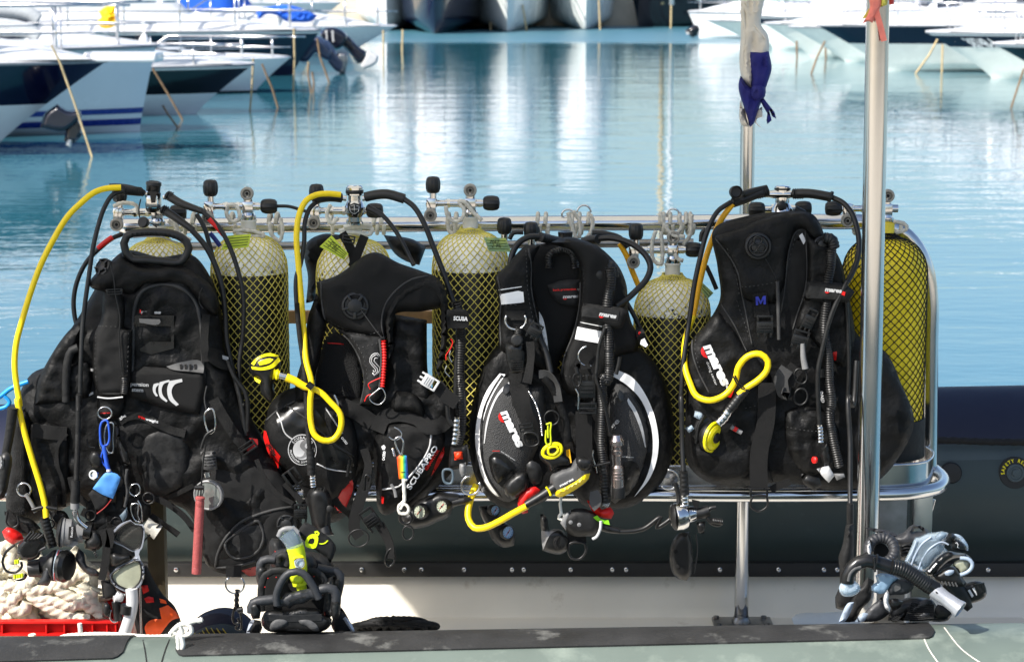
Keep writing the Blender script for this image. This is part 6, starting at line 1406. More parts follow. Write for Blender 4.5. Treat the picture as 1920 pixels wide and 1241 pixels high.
# inflator end at 850,800..870 (left of vest 3)
pi = thing('inflator', 'inflator with orange button and two grey rimmed loops, left of the white arc vest', 'inflator', PW('F','100,450',5.75)); 
tube('coupling', fr('F','103,228 98,300 88,375'), 5.75, .0085, 'chrome', pi, 14, rib=.14, ribp=.012); bx_ = pillow('button_block', fr('F','70,385 160,375 170,450 150,500 60,510 62,440'), 5.76, .018, 6, 'rubber', pi, step=5); pillow('orange_button', fr('F','88,415 132,412 135,452 90,458'), 5.738, .008, 4, 'orange' if 0 else 'red_orange' if mat('red_orange', (235,60,20), .4) else '', pi, step=4)
wire('grey_rim', fr('F','35,510 75,512 82,560 70,582 40,575 30,540'), 5.74, 3.2, 'plastic_blue_grey', pi, closed=True); pillow('grey_mouthpiece', fr('F','118,478 150,470 155,530 128,545 115,510'), 5.74, .01, 5, 'plastic_grey', pi, step=4)
tube('side_hose', fr('F','52,170 60,240 80,275'), 5.75, .006, 'rubber', pi, 10); tube('corrugated_hose', fr('F','120,0 130,150 125,320 110,380'), 5.79, .012, 'rubber', pi, 14, rib=.09, ribp=.0065)
# ---------------------------------------------------------------- gauges and small gear
def gauge(par, c, Y, rpx, face, dial='gauge_dial', case='rubber'):
    k = rpx*Y/FPX; o = W(c[0], c[1], Y); n = Vector(face).normalized(); g = lathe('gauge_case', [(.0001,-.03),(k*.8,-.028),(k*1.15,-.01),(k*1.2,.004),(k*1.05,.010),(k*.98,.009),(k*.98,.004)], o, n, case, par, 32, cap=False)
    lathe('gauge_dial', [(k*.98,.006),(.0001,.0062)], o, n, dial, g, 32); ax, u, v = basis(n)
    mk('gauge_marks', *join(*[box_geo(o+n*.0068+(u*math.cos(t)+v*math.sin(t))*k*.78, .0008, .0004, .004, Matrix((u*math.sin(t)-v*math.cos(t), n, u*math.cos(t)+v*math.sin(t))).transposed(), 0) for t in [math.pi*2*i/12 for i in range(12)]]), 'dark_void' if dial!='gauge_dark' else 'white', g)
    M3 = Matrix((u, n, v)).transposed() @ Matrix.Rotation(.7, 3, 'Y'); mk('gauge_needle', *box_geo(o+n*.0075, .0014, .0005, k*1.2, M3, 0), 'red', g); lathe('needle_hub', [(.0001,.008),(.0022,.008),(.0001,.0095)], o, n, 'dark_void', g, 12)
    return g
mat('gauge_dial', (165,170,150), .3, var=.3, vs=60, coat=.6); mat('gauge_blue', (150,185,225), .3, var=.15, vs=60, coat=.6)
cn = thing('gauge_console', 'twin round gauge console in black rubber, below the second vest', 'gauge', PW('D','1010,540',5.75))
pillow('console_body', fr('D','870,560 900,540 950,490 1000,470 1050,450 1090,455 1150,465 1185,500 1110,530 1100,560 1040,590 980,615 920,620 880,600'), 5.79, .03, 14, 'rubber', cn, step=6)
gauge(cn, fr('D','963,540')[0], 5.752, 13, (-.5,-1,.05)); gauge(cn, fr('D','1066,515')[0], 5.752, 12, (-.5,-1,.05)); ring('console_ring', fr('D','895,570')[0], 5.74, 12, 3.5, 'rubber', cn)
hose(cn, fr('D','1110,500 1160,490 1189,480')+fr('F','140,660'), 5.77, .011)
lw = thing('lanyard', 'rainbow webbing lanyard with chrome snap and white knotted cord, on the second vest', 'lanyard', PW('D','880,300',5.72)); mat('rainbow', (220,60,20), .6)
def rainbow():
    m = bpy.data.materials.new('rainbow_web'); m.use_nodes = True; n = m.node_tree.nodes; L = m.node_tree.links; tc = n.new('ShaderNodeTexCoord'); sp = n.new('ShaderNodeSeparateXYZ'); r = n.new('ShaderNodeMapRange'); cr = n.new('ShaderNodeValToRGB')
    L.new(tc.outputs['Object'], sp.inputs[0]); L.new(sp.outputs[0], r.inputs[0]); xa = PW('D','853,330',5.72).x-PW('D','880,300',5.72).x; r.inputs[1].default_value = xa; r.inputs[2].default_value = xa+mm(19); L.new(r.outputs[0], cr.inputs[0]); e = cr.color_ramp.elements
    e[0].color = (*s2l((225,50,15)),1); e[1].color = (*s2l((60,90,190)),1)
    for p_, c_ in ((.3,(240,110,10)),(.5,(235,210,30)),(.7,(60,190,90)),(.85,(40,160,200))): q = e.new(p_); q.color = (*s2l(c_),1)
    L.new(cr.outputs[0], n['Principled BSDF'].inputs[0]); n['Principled BSDF'].inputs['Roughness'].default_value = .6; MATS['rainbow_web'] = m
rainbow(); pillow('rainbow_webbing', fr('D','852,290 870,275 898,282 907,392 862,390'), 5.715, .006, 4, 'rainbow_web', lw, curve=False, step=5)
seams('web_stitches', [fr('D','868,325 903,322'), fr('D','870,342 904,340'), fr('D','872,360 904,358')], [bpy.data.objects['rainbow_webbing']], 'dark_void', lw, rpx=.8)
wire('snap_hook', fr('D','845,205 865,195 882,215 880,250 872,280 860,262 848,235'), 5.712, 2.4, 'steel', lw, closed=True); wire('snap_ring', fr('D','840,150 865,165 875,185 862,205 835,208 815,195'), 5.715, 1.6, 'steel', lw); tube('snap_barrel', fr('D','832,245 842,285'), 5.715, .004, 'steel', lw, 8, rib=.2, ribp=.005)
tube('white_cord', fr('D','884,390 886,440 888,490'), 5.712, .0048, 'cord_white', lw, 10, lobes=3, twist=200); tube('cord_knot', fr('D','890,490 860,520 865,548 900,550 908,525 885,505 868,530'), 5.71, .0042, 'cord_white', lw, 8, lobes=3, twist=200)
gb = thing('gauge_console', 'black twin gauge console with pale blue dials hanging in shadow under the rail', 'gauge', PW('F','330,800',5.95)); pillow('console_body', fr('F','218,700 260,695 320,700 330,760 390,810 415,860 405,910 350,920 300,890 260,810 230,750'), 5.97, .02, 10, 'rubber', gb); gauge(gb, fr('F','300,722')[0], 5.945, 9.5, (.55,-1,.1), 'gauge_blue'); gauge(gb, fr('F','368,838')[0], 5.945, 12, (.5,-1,.1), 'gauge_blue')
fl = thing('torch', 'silver metal dive torch clipped to the right side of the third vest', 'torch', PW('F','950,500',5.70))
lathe2('torch_body', PW('F','948,325',5.705), PW('F','958,655',5.70), [(.0001,0),(.012,0),(.014,.05),(.018,.09),(.018,.16),(.011,.19),(.0105,.23),(.0135,.25),(.013,.31),(.010,.33),(.0095,.48),(.0145,.52),(.0150,.58),(.0135,.59),(.0150,.60),(.0150,.63),(.0135,.64),(.0150,.65),(.0150,.68),(.0135,.69),(.015,.70),(.0155,.86),(.0001,.86)], 'torch_metal' if mat('torch_metal', (185,172,168), .25, 1, var=.1) else '', fl, 32, auto=25)
lathe2('torch_head', PW('F','957,600',5.70), PW('F','959,655',5.70), [(.0001,0),(.0165,.0),(.0172,.1),(.0172,1),(.0001,1)], 'rubber', fl, 28); wire('torch_lanyard', fr('F','935,335 915,320 905,280 880,160 850,60 835,0'), 5.70, 2.2, 'rubber', fl)
vl = thing('inflator', 'black inflator wand with red clip end, beside the dive torch', 'inflator', PW('F','860,600',5.72)); tube('wand', fr('F','875,470 885,560 890,680'), 5.72, .0145, 'rubber', vl, 14, rib=.04, ribp=.009); lathe2('clear_tip', PW('F','878,680',5.72), PW('F','915,690',5.72), [(.0001,0),(.012,.0),(.011,.8),(.0001,1)], 'clear', vl); plate('grey_lever', fr('F','808,625 850,615 868,650 862,700 830,728 805,690'), 5.70, .008, 'rubber_grey', vl, curve=True); wire('wand_tie', fr('F','825,405 822,440 840,500 845,525'), 5.705, 2, 'steel', vl); tube('tie_band', fr('F','825,490 915,470'), 5.703, .0035, 'plastic_black', vl, 8)
cpx = thing('computer', 'dark grey moulded gauge pod with pale rims hanging under the third vest', 'gauge', PW('F','750,780',5.72)); pillow('pod_body', fr('F','655,775 690,730 740,712 800,720 850,755 862,800 840,850 780,862 710,855 665,815'), 5.73, .034, 16, 'rubber_matte', cpx, step=5); tube('pod_neck', fr('F','850,800 900,820 960,832'), 5.73, .0125, 'rubber', cpx, 14, taper=.008); pillow('pale_rim', fr('F','650,790 672,745 706,722 700,780 680,830'), 5.708, .008, 5, 'plastic_grey', cpx, step=4); wire('white_ring', fr('F','865,780 862,820 840,865 820,875'), 5.70, 3.5, 'plastic_light', cpx)
for s_ in ('705,785','750,798'): lathe('pod_button', [(.0001,0),(.005,.0),(.0055,.003),(.0001,.005)], PW('F', s_, 5.698), (0,-1,0), 'plastic_grey', cpx, 16)
tube('white_cord', fr('F','655,650 650,700 658,745'), 5.715, .004, 'cord_white', cpx, 8, lobes=3, twist=200); tube('cord_knot', fr('F','655,740 640,765 660,775 682,760 665,745'), 5.71, .004, 'cord_white', cpx, 8, lobes=3, twist=200); decal('lime_tag', fr('F','825,760 845,750 865,770 905,775 912,800 870,790 840,775'), [bpy.data.objects['pod_body']], 'lime_green' if mat('lime_green', (140,220,30), .5) else '', cpx, off=.004, th=.003, dflt=5.71, step=4)
sd = thing('second_stage', 'small black second stage hanging under the middle of the third vest', 'regulator', PW('F','620,890',5.75)); a_ = pillow('stage_body', fr('F','545,740 575,755 590,830 620,820 670,835 690,870 690,930 650,955 600,950 555,935 560,880 545,800'), 5.76, .026, 12, 'rubber', sd, step=5); lathe('purge_cover', [(.0001,0),(.021,0),(.021,.005),(.017,.008),(.0001,.006)], PW('F','650,890',5.742), (.5,-1,0), 'mesh_panel', sd, 28); decal('grey_edge', fr('F','550,830 590,835 640,825 600,850 560,930 553,900'), [a_], 'plastic_grey', sd, off=.001, th=.002, step=4)
# light stick and round mirror
lsk = thing('light_stick', 'faded red tubular light stick hanging on a black cord below the leftmost vest', 'light stick', PW('B','915,700',5.68)); lathe2('stick_body', PW('B','930,470',5.69), PW('B','912,832',5.69), [(.0001,0),(.008,.0),(.0125,.015),(.0125,.04),(.0105,.045),(.0115,.06),(.0118,.12),(.0112,.13),(.0118,.14),(.0125,.90),(.0118,.905),(.0125,.915),(.0125,.99),(.0001,1)], 'pink_red', lsk, 24, auto=25); wire('cord', fr('B','955,230 945,300 938,380 932,470'), 5.69, 2, 'rubber', lsk); tube('cord_lock', fr('B','905,430 948,430'), 5.69, .006, 'rubber', lsk, 10); wire('cord', fr('B','918,470 925,440 945,440 938,470'), 5.69, 1.6, 'nylon_grey', lsk)
mr = thing('signal_mirror', 'round clear rimmed signal mirror hanging beside the light stick', 'mirror', PW('B','960,460',5.71)); lathe('mirror_rim', [(.0001,-.012),(.0385,-.012),(.040,-.008),(.040,.004),(.037,.006),(.034,.004)], PW('B','968,465',5.725), (-.25,-1,0), 'plastic_grey', mr, 40, cap=False); lathe('mirror_face', [(.0335,.0045),(.0001,.0046)], PW('B','968,465',5.725), (-.25,-1,0), 'mirror_grey' if mat('mirror_grey', (150,155,150), .15, .6, var=.2, vs=40) else '', mr, 40); tube('mirror_knob', fr('B','960,360 965,380'), 5.71, .009, 'steel', mr, 12)
dvc = pillow('grey_box', fr('B','930,265 1000,258 1010,345 975,355 945,345'), 5.76, .012, 5, 'rubber_grey'); tag(dvc, 'small dark grey cased device with slots clipped behind the light stick cord', 'device'); seams('case_slots', [fr('B', f'950,{275+i*14} 1000,{271+i*14}') for i in range(5)], [dvc], 'rubber', dvc, rpx=1.2)
cb = thing('carabiner', 'steel carabiner hanging on the right strap of the leftmost vest', 'carabiner', PW('B','975,130',5.71)); wire('carabiner_body', fr('B','955,80 985,65 998,100 995,165 975,180 955,140'), 5.715, 2.2, 'steel', cb, closed=True); tube('cord_knot', fr('B','990,165 960,185 945,215 935,250'), 5.712, .004, 'rubber', cb, 8, lobes=3, twist=150)
wire('cord', fr('B','960,75 950,20 960,-40'), 5.715, 1.8, 'nylon_grey', cb)
bs = thing('bolt_snap', 'black double bolt snap hanging from the steel ring of the leftmost vest', 'clip', PW('D','120,1000',5.76)); tube('snap_body', fr('D','112,905 108,960 112,1000'), 5.76, .006, 'plastic_black', bs, 12, rib=.2, ribp=.014); wire('snap_hook', fr('D','100,985 90,1030 98,1060 120,1055 112,1035'), 5.76, 2.8, 'plastic_black', bs); wire('snap_hook', fr('D','125,1000 130,1050 125,1090 105,1085 112,1065'), 5.76, 2.8, 'plastic_black', bs); lathe('snap_knob', [(.0001,-.008),(.009,-.006),(.009,.006),(.0001,.008)], PW('D','125,998',5.755), (1,0,.2), 'plastic_black', bs, 16)
# blue carabiner cluster and cloth tag
bc_ = thing('key_tag', 'bright blue cloth tag on blue cord and carabiners, front of the leftmost vest', 'tag', PW('B','490,300',5.70)); wire('blue_carabiner', fr('B','475,125 495,118 505,150 500,230 478,240 465,190'), 5.705, 2.6, 'blue', bc_, closed=True); wire('carabiner', fr('B','500,135 522,130 525,200 520,270 502,265'), 5.71, 2.2, 'steel', bc_, closed=True); wire('carabiner', fr('B','468,140 466,240 490,275 510,270'), 5.712, 2.0, 'steel', bc_)
tube('blue_cord', fr('B','482,235 490,290 505,350 515,365'), 5.70, .0055, 'blue', bc_, 8, lobes=3, twist=180); wire('cord_loop', fr('B','480,250 470,300 500,345'), 5.705, 2, 'blue', bc_); lathe('cord_bead', [(.0001,-.004),(.006,-.003),(.006,.003),(.0001,.004)], PW('B','505,352',5.698), (0,.2,1), 'plastic_light', bc_, 14)
pillow('cloth_tag', fr('B','472,380 490,362 545,368 558,382 545,430 525,482 480,465 430,435'), 5.695, .004, 4, 'blue_tag', bc_, step=5, wr=.002, wf=.05); pillow('cloth_tag_dark', fr('B','430,440 480,465 520,485 490,520 450,550 430,500 410,460'), 5.70, .005, 4, 'neoprene', bc_, step=5, wr=.002, wf=.05); tube('red_piping', fr('B','450,552 490,520 518,486'), 5.697, .0018, 'dark_red', bc_, 6)
lathe('chrome_port', [(.0001,0),(.0125,0),(.014,.004),(.012,.010),(.008,.010),(.0075,.004),(.0001,.004)], PW('B','440,370',5.705), (-.3,-1,.2), 'chrome', bc_, 24)
pillow('rubber_grip', fr('B','410,300 425,262 455,262 478,300 470,340 430,335'), 5.71, .014, 8, 'rubber', bc_, step=5); pillow('black_clip', fr('B','530,120 555,150 560,200 590,250 605,320 580,330 560,280 545,220'), 5.705, .010, 6, 'plastic_black', bc_, step=5); tube('zip_cord', fr('B','590,345 585,400 592,450 580,520'), 5.705, .004, 'nylon_grey', bc_, 8, lobes=3, twist=200); wire('hook', fr('B','405,205 412,240 440,245'), 5.71, 1.8, 'plastic_black', bc_)
for s_, rr_ in (('640,420',.0075),('560,440',.010),('520,560',.012)): tube('dark_strap', fr('B', s_)+fr('B', f"{float(s_.split(',')[0])-8},{float(s_.split(',')[1])+90}"), 5.72, rr_, 'nylon', bc_, 10, sq=.4)
wire('d_ring', fr('B','610,420 640,415 650,450 625,470 600,450'), 5.712, 1.8, 'steel', bc_, closed=True); wire('carabiner', fr('B','612,510 640,505 640,560 650,590 625,580'), 5.705, 2, 'steel', bc_, closed=True); wire('carabiner', fr('B','640,490 655,520 660,590'), 5.70, 2, 'steel', bc_)
pillow('grey_flap', fr('B','555,560 575,540 590,520 588,570 570,590'), 5.70, .004, 4, 'plastic_blue_grey', bc_, step=4)
# dive mask with two grey framed lenses hanging on edge
sp_ = thing('line_spool', 'grey line spool with black flanges behind the hanging mask', 'spool', PW('B','700,620',5.73)); lathe2('spool_line', PW('B','672,600',5.73), PW('B','735,640',5.73), [(.0001,0),(.020,0),(.018,.5),(.021,1),(.0001,1)], 'cord_grey', sp_, 24); plate('spool_flange', fr('B','660,690 672,680 750,600 745,592 738,600 668,672'), 5.715, .03, 'rubber', sp_)
sk = thing('snorkel', 'white snorkel tube with black collar hanging below the grey framed mask', 'snorkel', PW('B','600,1000',5.66)); tube('tube', fr('B','610,900 615,960 600,1040 580,1100 560,1160'), 5.67, .0155, 'plastic_light', sk, 18); tube('collar', fr('B','590,975 585,1015'), 5.664, .0165, 'rubber', sk, 16); pillow('white_clip', fr('B','518,935 545,910 582,925 570,960 530,965'), 5.68, .010, 5, 'plastic_light', sk, step=4); pillow('keeper', fr('B','478,980 495,960 515,985 505,1035 475,1030'), 5.68, .012, 6, 'rubber', sk, step=4); wire('keeper_ring', fr('B','515,1000 510,1035 530,1055 552,1045'), 5.68, 2, 'steel', sk); tube('mouthpiece', fr('B','540,960 545,1010 550,1045'), 5.685, .012, 'rubber', sk, 12); band('strap_tail', fr('B','490,860 500,940'), 5.69, 18, 'webbing', sk); tube('thin_rod', fr('B','650,880 656,1110'), 5.70, .0028, 'steel', sk, 8)
gv = thing('glove', 'black neoprene glove or bootie with red and orange panels at lower left', 'glove', PW('B','720,1050',5.6)); gp = pillow('body', fr('B','640,810 680,790 720,870 760,930 810,980 840,1050 850,1110 640,1120 625,1050 630,900'), 5.77, .035, 20, 'neoprene', gv, wr=.004, wf=.04)
for s_, m_ in (('655,885 685,883 692,910 665,925','red'),('670,945 690,935 712,940 715,962 680,965','red'),('740,990 780,975 820,1010 835,1035 800,1045 760,1090 740,1115 680,1115 672,1075 700,1045 750,1040','orange'),('740,945 770,955 775,970 745,965','orange')): decal('colour_panel', fr('B', s_), [gp], m_, gv, off=.001, th=.003, step=5, edge=3)
# ---------------------------------------------------------------- rope crate
rp = thing('rope_pile', 'thick cream three strand rope heaped in the red crate', 'rope', W(90,1160,5.65)); random.seed(7)
def coil(c, a, b_, Y, rot, ph, r=.0125, turns=1.2, m='rope_cream'):
    pts = []
    for i in range(int(18*turns)+1):
        t = ph+2*math.pi*i/18; x = a*math.cos(t)*(1+.06*math.sin(3*t+ph)); z = b_*math.sin(t)*(1+.1*math.sin(2*t)); x, z = x*math.cos(rot)-z*math.sin(rot), x*math.sin(rot)+z*math.cos(rot)
        pts.append(Vector((c[0]+x, Y+.5*z*.6+.02*math.sin(t*1.3+ph), c[1]+z)))
    return smooth_path(pts, .004)
xl = W(-30,1100,5.85).x; xr_ = W(190,1100,5.85).x; zb = W(0,1165,5.85).z; zt2 = W(0,1040,5.85).z
for i in range(24):
    f = i/24; cx = xl+(xr_-xl)*random.random()*.8+.02; zz = zb+(zt2-zb)*(random.random()**1.1)*.75*(1-.35*max(0,(cx-xl)/(xr_-xl)-.5)); C_ = coil((cx, zz), .05+.07*random.random(), .022+.035*random.random(), 5.84+.10*random.random(), random.uniform(-.6,.6), random.random()*6, .0155)
    mk('rope_coil', *tube_geo(C_, .0155 if i%3 else .018, 15, lobes=3, twist=92), 'rope_cream', rp)
for s_ in ('0,1000 60,950 130,870 170,850','30,880 100,900 200,900 300,870 380,830 420,850','120,860 150,930 240,990 330,1030 420,1040','380,870 410,920 440,980 470,1030','0,930 60,990 110,1000 130,960','250,880 300,920 380,960 440,1000','0,720 40,700 60,730 50,780','330,720 370,760 390,830','180,940 260,960 330,980 400,950 440,900'): tube('rope_coil', fr('B', s_), 5.79, .0165, 'rope_cream', rp, 15, lobes=3, twist=92, step=.004)
tube('tail', fr('B','150,1110 150,1180 120,1240'), 5.7, .010, 'rope_cream', rp, 10, lobes=3, twist=90)
for s_ in ('10,1130 80,1115 220,1120','20,1150 120,1140 220,1150'): tube('rope_coil', fr('B', s_), 5.78, .014, 'rope_cream', rp, 12, lobes=3, twist=80)
# white cord on the near tube
B_ = nb_
wc = thing('tied_cord', 'white cord lying along the near tube and knotted round its black strip', 'cord', W(300,1185,5.08))
tube('cord', fr('B','255,1140 300,1120 420,1110 560,1112 700,1122 800,1115 850,1090'), [5.2,5.02], .0048, 'cord_white', wc, 10, lobes=3, twist=160); tube('cord', fr('B','370,1060 372,1110 355,1140'), 5.15, .0055, 'cord_white', wc, 8)
for s_ in ('790,1110 830,1070 870,1060 900,1050 940,1045','800,1100 850,1120 890,1100 880,1070 840,1065 815,1085','830,1060 845,1100 850,1130','840,1120 850,1160 835,1200 842,1241','825,1120 830,1180 822,1241','900,1040 925,1050 938,1038'): tube('cord_turn', fr('B', s_), 4.93 if '1241' in s_ else 4.97, .0055, 'cord_white', wc, 10, lobes=3, twist=160)
# lying tank with yellow net and navy base
lt = thing('scuba_tank', 'tank lying on the deck with yellow net and navy end, under the steel ring', 'scuba tank', W(405,1190,5.9)); c_ = W(408,1212,6.25)
lathe('tank_end', [(.0001,.02),(.06,.016),(.096,.0),(.108,-.03),(.11,-.07),(.105,-.075)], c_, (-.15,-1,.25), 'tube_navy', lt, 40); mat('net_ground', (28,30,20), .6)
c2_ = W(398,1236,6.12); lathe('cylinder', [(.0001,.02),(.05,.014),(.085,-.004),(.0955,-.03),(.0955,-.2)], c2_, (-.15,-1,.25), 'net_ground', lt, 40)
gs = []; ax, u_, v_ = basis((-.15,-1,.25))
for sg in (1,-1):
    for i in range(-14,15):
        C_ = []; 
        for j in range(-14,15):
            d = (i*.0115); e = j*.008; x = d+e*.0; X = (d*.7+sg*e); Z = (d*.7-sg*e)*1.0; rr2 = math.hypot(X, Z)
            if rr2 < .092: C_.append(c2_+u_*X+v_*Z+ax*(.0225-(rr2/.095)**4*.03))
        if len(C_) > 2: gs.append(tube_geo(C_, .0016, 4))
mk('net', *join(*gs), 'net_olive' if mat('net_olive', (170,150,30), .6) else '', lt)
# black rope on the deck
br = thing('rope_coil', 'coil of thin black rope lying on the deck right of the fins', 'rope', W(735,1185,5.9)); random.seed(3)
for i in range(12):
    C_ = []; cx, cz = 690+random.random()*90, 1178-random.random()*10; a_, b2 = 25+random.random()*30, 8+random.random()*8
    for j in range(15): t = 2*math.pi*j/14+i; C_.append((cx+a_*math.cos(t), cz+b2*math.sin(t)*.7, 6.66+.1*math.sin(t)))
    tube('rope_turn', C_, 5.9, .0075, 'rope_black', br, 8, lobes=3, twist=120)
tube('rope_turn', fr('D','825,1050 835,1030 850,1035 845,1060'), 6.7, .006, 'rope_black', br, 8)
# hanging black long gauge hose at 1590
gh = thing('gauge_console', 'long narrow black rubber console hanging on a hose in front of the thick steel post', 'gauge', PW('H','800,850',5.45)); hose(gh, fr('G','1010,1010 990,1241')+fr('H','805,100 812,300 812,500 812,640'), (5.66,5.50), .0066); tube('hose_guard', fr('H','812,560 812,650'), 5.50, .009, 'rubber', gh, 12); pillow('console_body', fr('H','793,650 828,645 830,720 828,790 820,850 835,900 855,930 830,980 815,1010 780,1018 750,1008 748,960 765,920 768,850 762,790 778,740'), 5.48, .03, 12, 'rubber_matte', gh)
# black tool hanging under silver second stage
tl = pillow('tool', fr('H','70,690 120,680 130,720 135,790 130,860 110,890 75,885 50,860 35,800 40,740'), 5.86, .02, 10, 'rubber'); tag(tl, 'flat black rubber holder with holes hanging in shade below the silver second stage', 'holder')
for s_ in ('62,765','70,830'): lathe('eyelet', [(.0001,0),(.006,.0),(.005,.001),(.0001,.0012)], PW('H', s_, 5.838), (0,-1,0), 'dark_void', tl, 12)
tube('cord', fr('H','150,690 155,760 140,860'), 5.87, .0022, 'nylon_grey', tl, 6)
ld = plate('deck_lid', fr('H','560,1050 580,1035 680,1028 850,1030 880,1045 850,1075 570,1078'), lambda a, b: 6.83-(b-1150)*.006, .01, 'gel_shade', curve=True); tag(ld, 'round pale lid lying on the grey deck left of the right fins', 'lid')
# ---------------------------------------------------------------- flag and ribbon
fg = thing('flag', 'blue and off-white dive flag wrapped and knotted round the slim post', 'flag', W(1412,235,6.84)); mat('flag_white', (216,209,198), .8, var=.06); mat('flag_blue', (26,28,108), .75, var=.12)
Yg = 6.84; fw = dict(step=5, wr=.012, wf=.05, fold=(1.6,.35), curve=True)
pillow('white_panel', fr('L','275,-30 420,-30 400,60 395,150 430,200 438,300 380,420 340,520 290,470 270,400 275,200'), Yg, .03, 14, 'flag_white', fg, **fw)
pillow('blue_panel', fr('L','322,300 438,300 455,400 432,480 418,520 400,560 350,540 330,430'), Yg-.02, .028, 10, 'flag_blue', fg, **fw); pillow('blue_panel', fr('L','275,440 320,500 360,520 400,560 385,620 350,720 330,740 300,640 265,530 262,490'), Yg-.015, .03, 10, 'flag_blue', fg, **fw); pillow('white_panel', fr('L','270,580 290,640 320,720 330,738 290,735 275,720'), Yg, .022, 6, 'flag_white', fg, **fw)
pillow('knot', fr('L','340,500 390,485 420,520 410,570 360,590 330,560'), Yg-.045, .022, 8, 'flag_blue', fg, **fw); pillow('tail', fr('L','400,560 430,600 470,650 482,690 460,680 440,640 455,700 430,722 425,700 430,660 405,620 390,590'), Yg-.03, .008, 4, 'flag_blue', fg, step=4, curve=False); pillow('white_tail', fr('L','375,640 400,620 402,680 370,690 365,710 400,745 380,735 355,710'), Yg-.02, .006, 4, 'flag_white', fg, step=4)
for s_ in ('285,20 330,110 380,180 420,230','283,60 300,200 290,350 320,450','380,310 400,400 390,480'): tube('fold', fr('L', s_), Yg-.032, .006, 'flag_white' if not s_.startswith('380') else 'flag_blue', fg, 8, taper=.002)
rb_ = thing('ribbon', 'faded coral pink ribbon with yellow scrap tied round the thick steel post', 'ribbon', W(1650,70,5.56)); mat('coral', (235,130,115), .75, var=.1, vs=60); mat('pale_yellow', (215,205,90), .75)
band('ribbon_tail', fr('L','1040,-20 1060,60 1085,150 1108,240'), 5.555, 11, 'coral', rb_, face=[0,20,0,10]); pillow('ribbon_knot', fr('L','1015,-20 1100,-20 1080,60 1050,110 1040,135 1020,125 980,140 1010,90 1025,40'), 5.56, .014, 6, 'coral', rb_, step=4, wr=.004, wf=.08); pillow('yellow_scrap', fr('L','1085,-20 1130,-20 1125,30 1085,45'), 5.565, .012, 5, 'pale_yellow', rb_, step=4, wr=.004, wf=.08); pillow('yellow_scrap', fr('L','980,110 1020,50 1030,60 1005,105'), 5.57, .006, 4, 'pale_yellow', rb_, step=4); pillow('red_knot', fr('L','1135,-20 1165,-20 1165,25 1138,30'), 5.57, .01, 4, 'dark_coral' if mat('dark_coral', (190,60,55), .7) else '', rb_, step=4)
# other loose pieces between the vests
wd = mk('wooden_slat', *box_geo(W(745,594,6.12), .62, .02, .035, bev=.1), 'wood'); tag(wd, 'pale wooden slat behind the second vest and tanks', 'slat')
# ---------------------------------------------------------------- lower left cluster, closely modelled
mat('soft_grey', (42,43,46), .5, var=.15, vs=60, bump=.3, bs=90, bd=.003)
mat('frame_silver', (165,170,180), .28, .25, var=.06)
mat('lens_glass', (46,46,44), .05, 0, var=.5, vs=10, coat=1)
mat('clear_lens', (150,152,132), .08, 0, var=.35, vs=12, coat=1)
YA = 5.69
s1 = lathe2('second_stage', PW('Q','500,165',YA), PW('Q','700,180',YA+.01), [(.0001,0),(.034,.0),(.0385,.06),(.0385,.14),(.036,.18),(.036,.42),(.034,.46),(.026,.56),(.024,.60),(.0235,.98),(.0001,1)], 'plastic_grey', r1, 40, auto=30)
lathe2('diaphragm_cover', PW('Q','478,162',YA), PW('Q','515,166',YA), [(.0001,0),(.030,.1),(.037,.5),(.041,.8),(.041,1)], 'rubber', s1, 36, auto=30)
plate('side_plate', fr('Q','570,120 625,110 640,200 600,235 565,225'), YA-.037, .004, 'rubber_matte', s1); letters('stage_print', 'fusion', fr('Q','600,208')[0], fr('Q','606,122')[0], 4.6, [o for o in s1.children if o.name.startswith('side_plate')], 'plastic_light', s1, bold=.01)
plate('lower_foot', fr('Q','520,235 640,240 650,262 600,290 530,275'), YA-.02, .02, 'plastic_grey', s1)
tube('swivel_elbow', fr('Q','620,-10 635,50 690,110 720,130'), YA-.015, .0075, 'chrome', s1, 14)
tube('exhaust_collar', fr('Q','700,150 760,160'), YA, .0235, 'plastic_black', s1, 24); pillow('exhaust_tee', fr('Q','735,110 800,150 850,240 840,290 770,320 700,300 700,240 740,200'), YA-.005, .022, 12, 'rubber', s1, step=5)
pillow('exhaust_duct', fr('Q','790,160 830,120 920,70 955,60 950,95 880,115 840,150 820,200'), YA-.012, .012, 6, 'plastic_black', s1, step=5)
pillow('exhaust_horn', fr('Q','625,380 650,300 690,330 720,440 790,470 850,530 740,520 660,450'), YA+.01, .012, 6, 'soft_grey', s1, step=5)
for i in range(7): tube('horn_rib', fr('Q', f'{740+i*9},{270+i*17} {775+i*5},{255+i*17}'), YA-.012, .0026, 'plastic_black', s1, 6)
# octopus seen edge on
oc = thing('octopus', 'black spare second stage with lime mouthpiece studs hanging at the lower left edge', 'regulator', PW('Q','450,460',5.68), RG)
YO = 5.68
lathe2('purge_cover', PW('Q','500,440',YO), PW('Q','580,450',YO-.01), [(.0001,0),(.034,.0),(.042,.2),(.043,.55),(.036,.9),(.022,1),(.0001,1)], 'plastic_black', oc, 36, auto=30)
lathe2('clear_ring', PW('Q','462,438',YO), PW('Q','505,442',YO), [(.0001,0),(.036,.0),(.041,.1),(.041,.9),(.035,1),(.0001,1)], 'silicone', oc, 36); lathe2('red_ring', PW('Q','475,440',YO), PW('Q','483,441',YO), [(.0415,0),(.042,.5),(.0415,1)], 'red', oc, 32, cap=False)
lathe2('stage_body', PW('Q','330,430',YO+.005), PW('Q','465,440',YO), [(.0001,0),(.020,.0),(.024,.3),(.034,.6),(.041,.85),(.041,1),(.0001,1)], 'rubber', oc, 36)
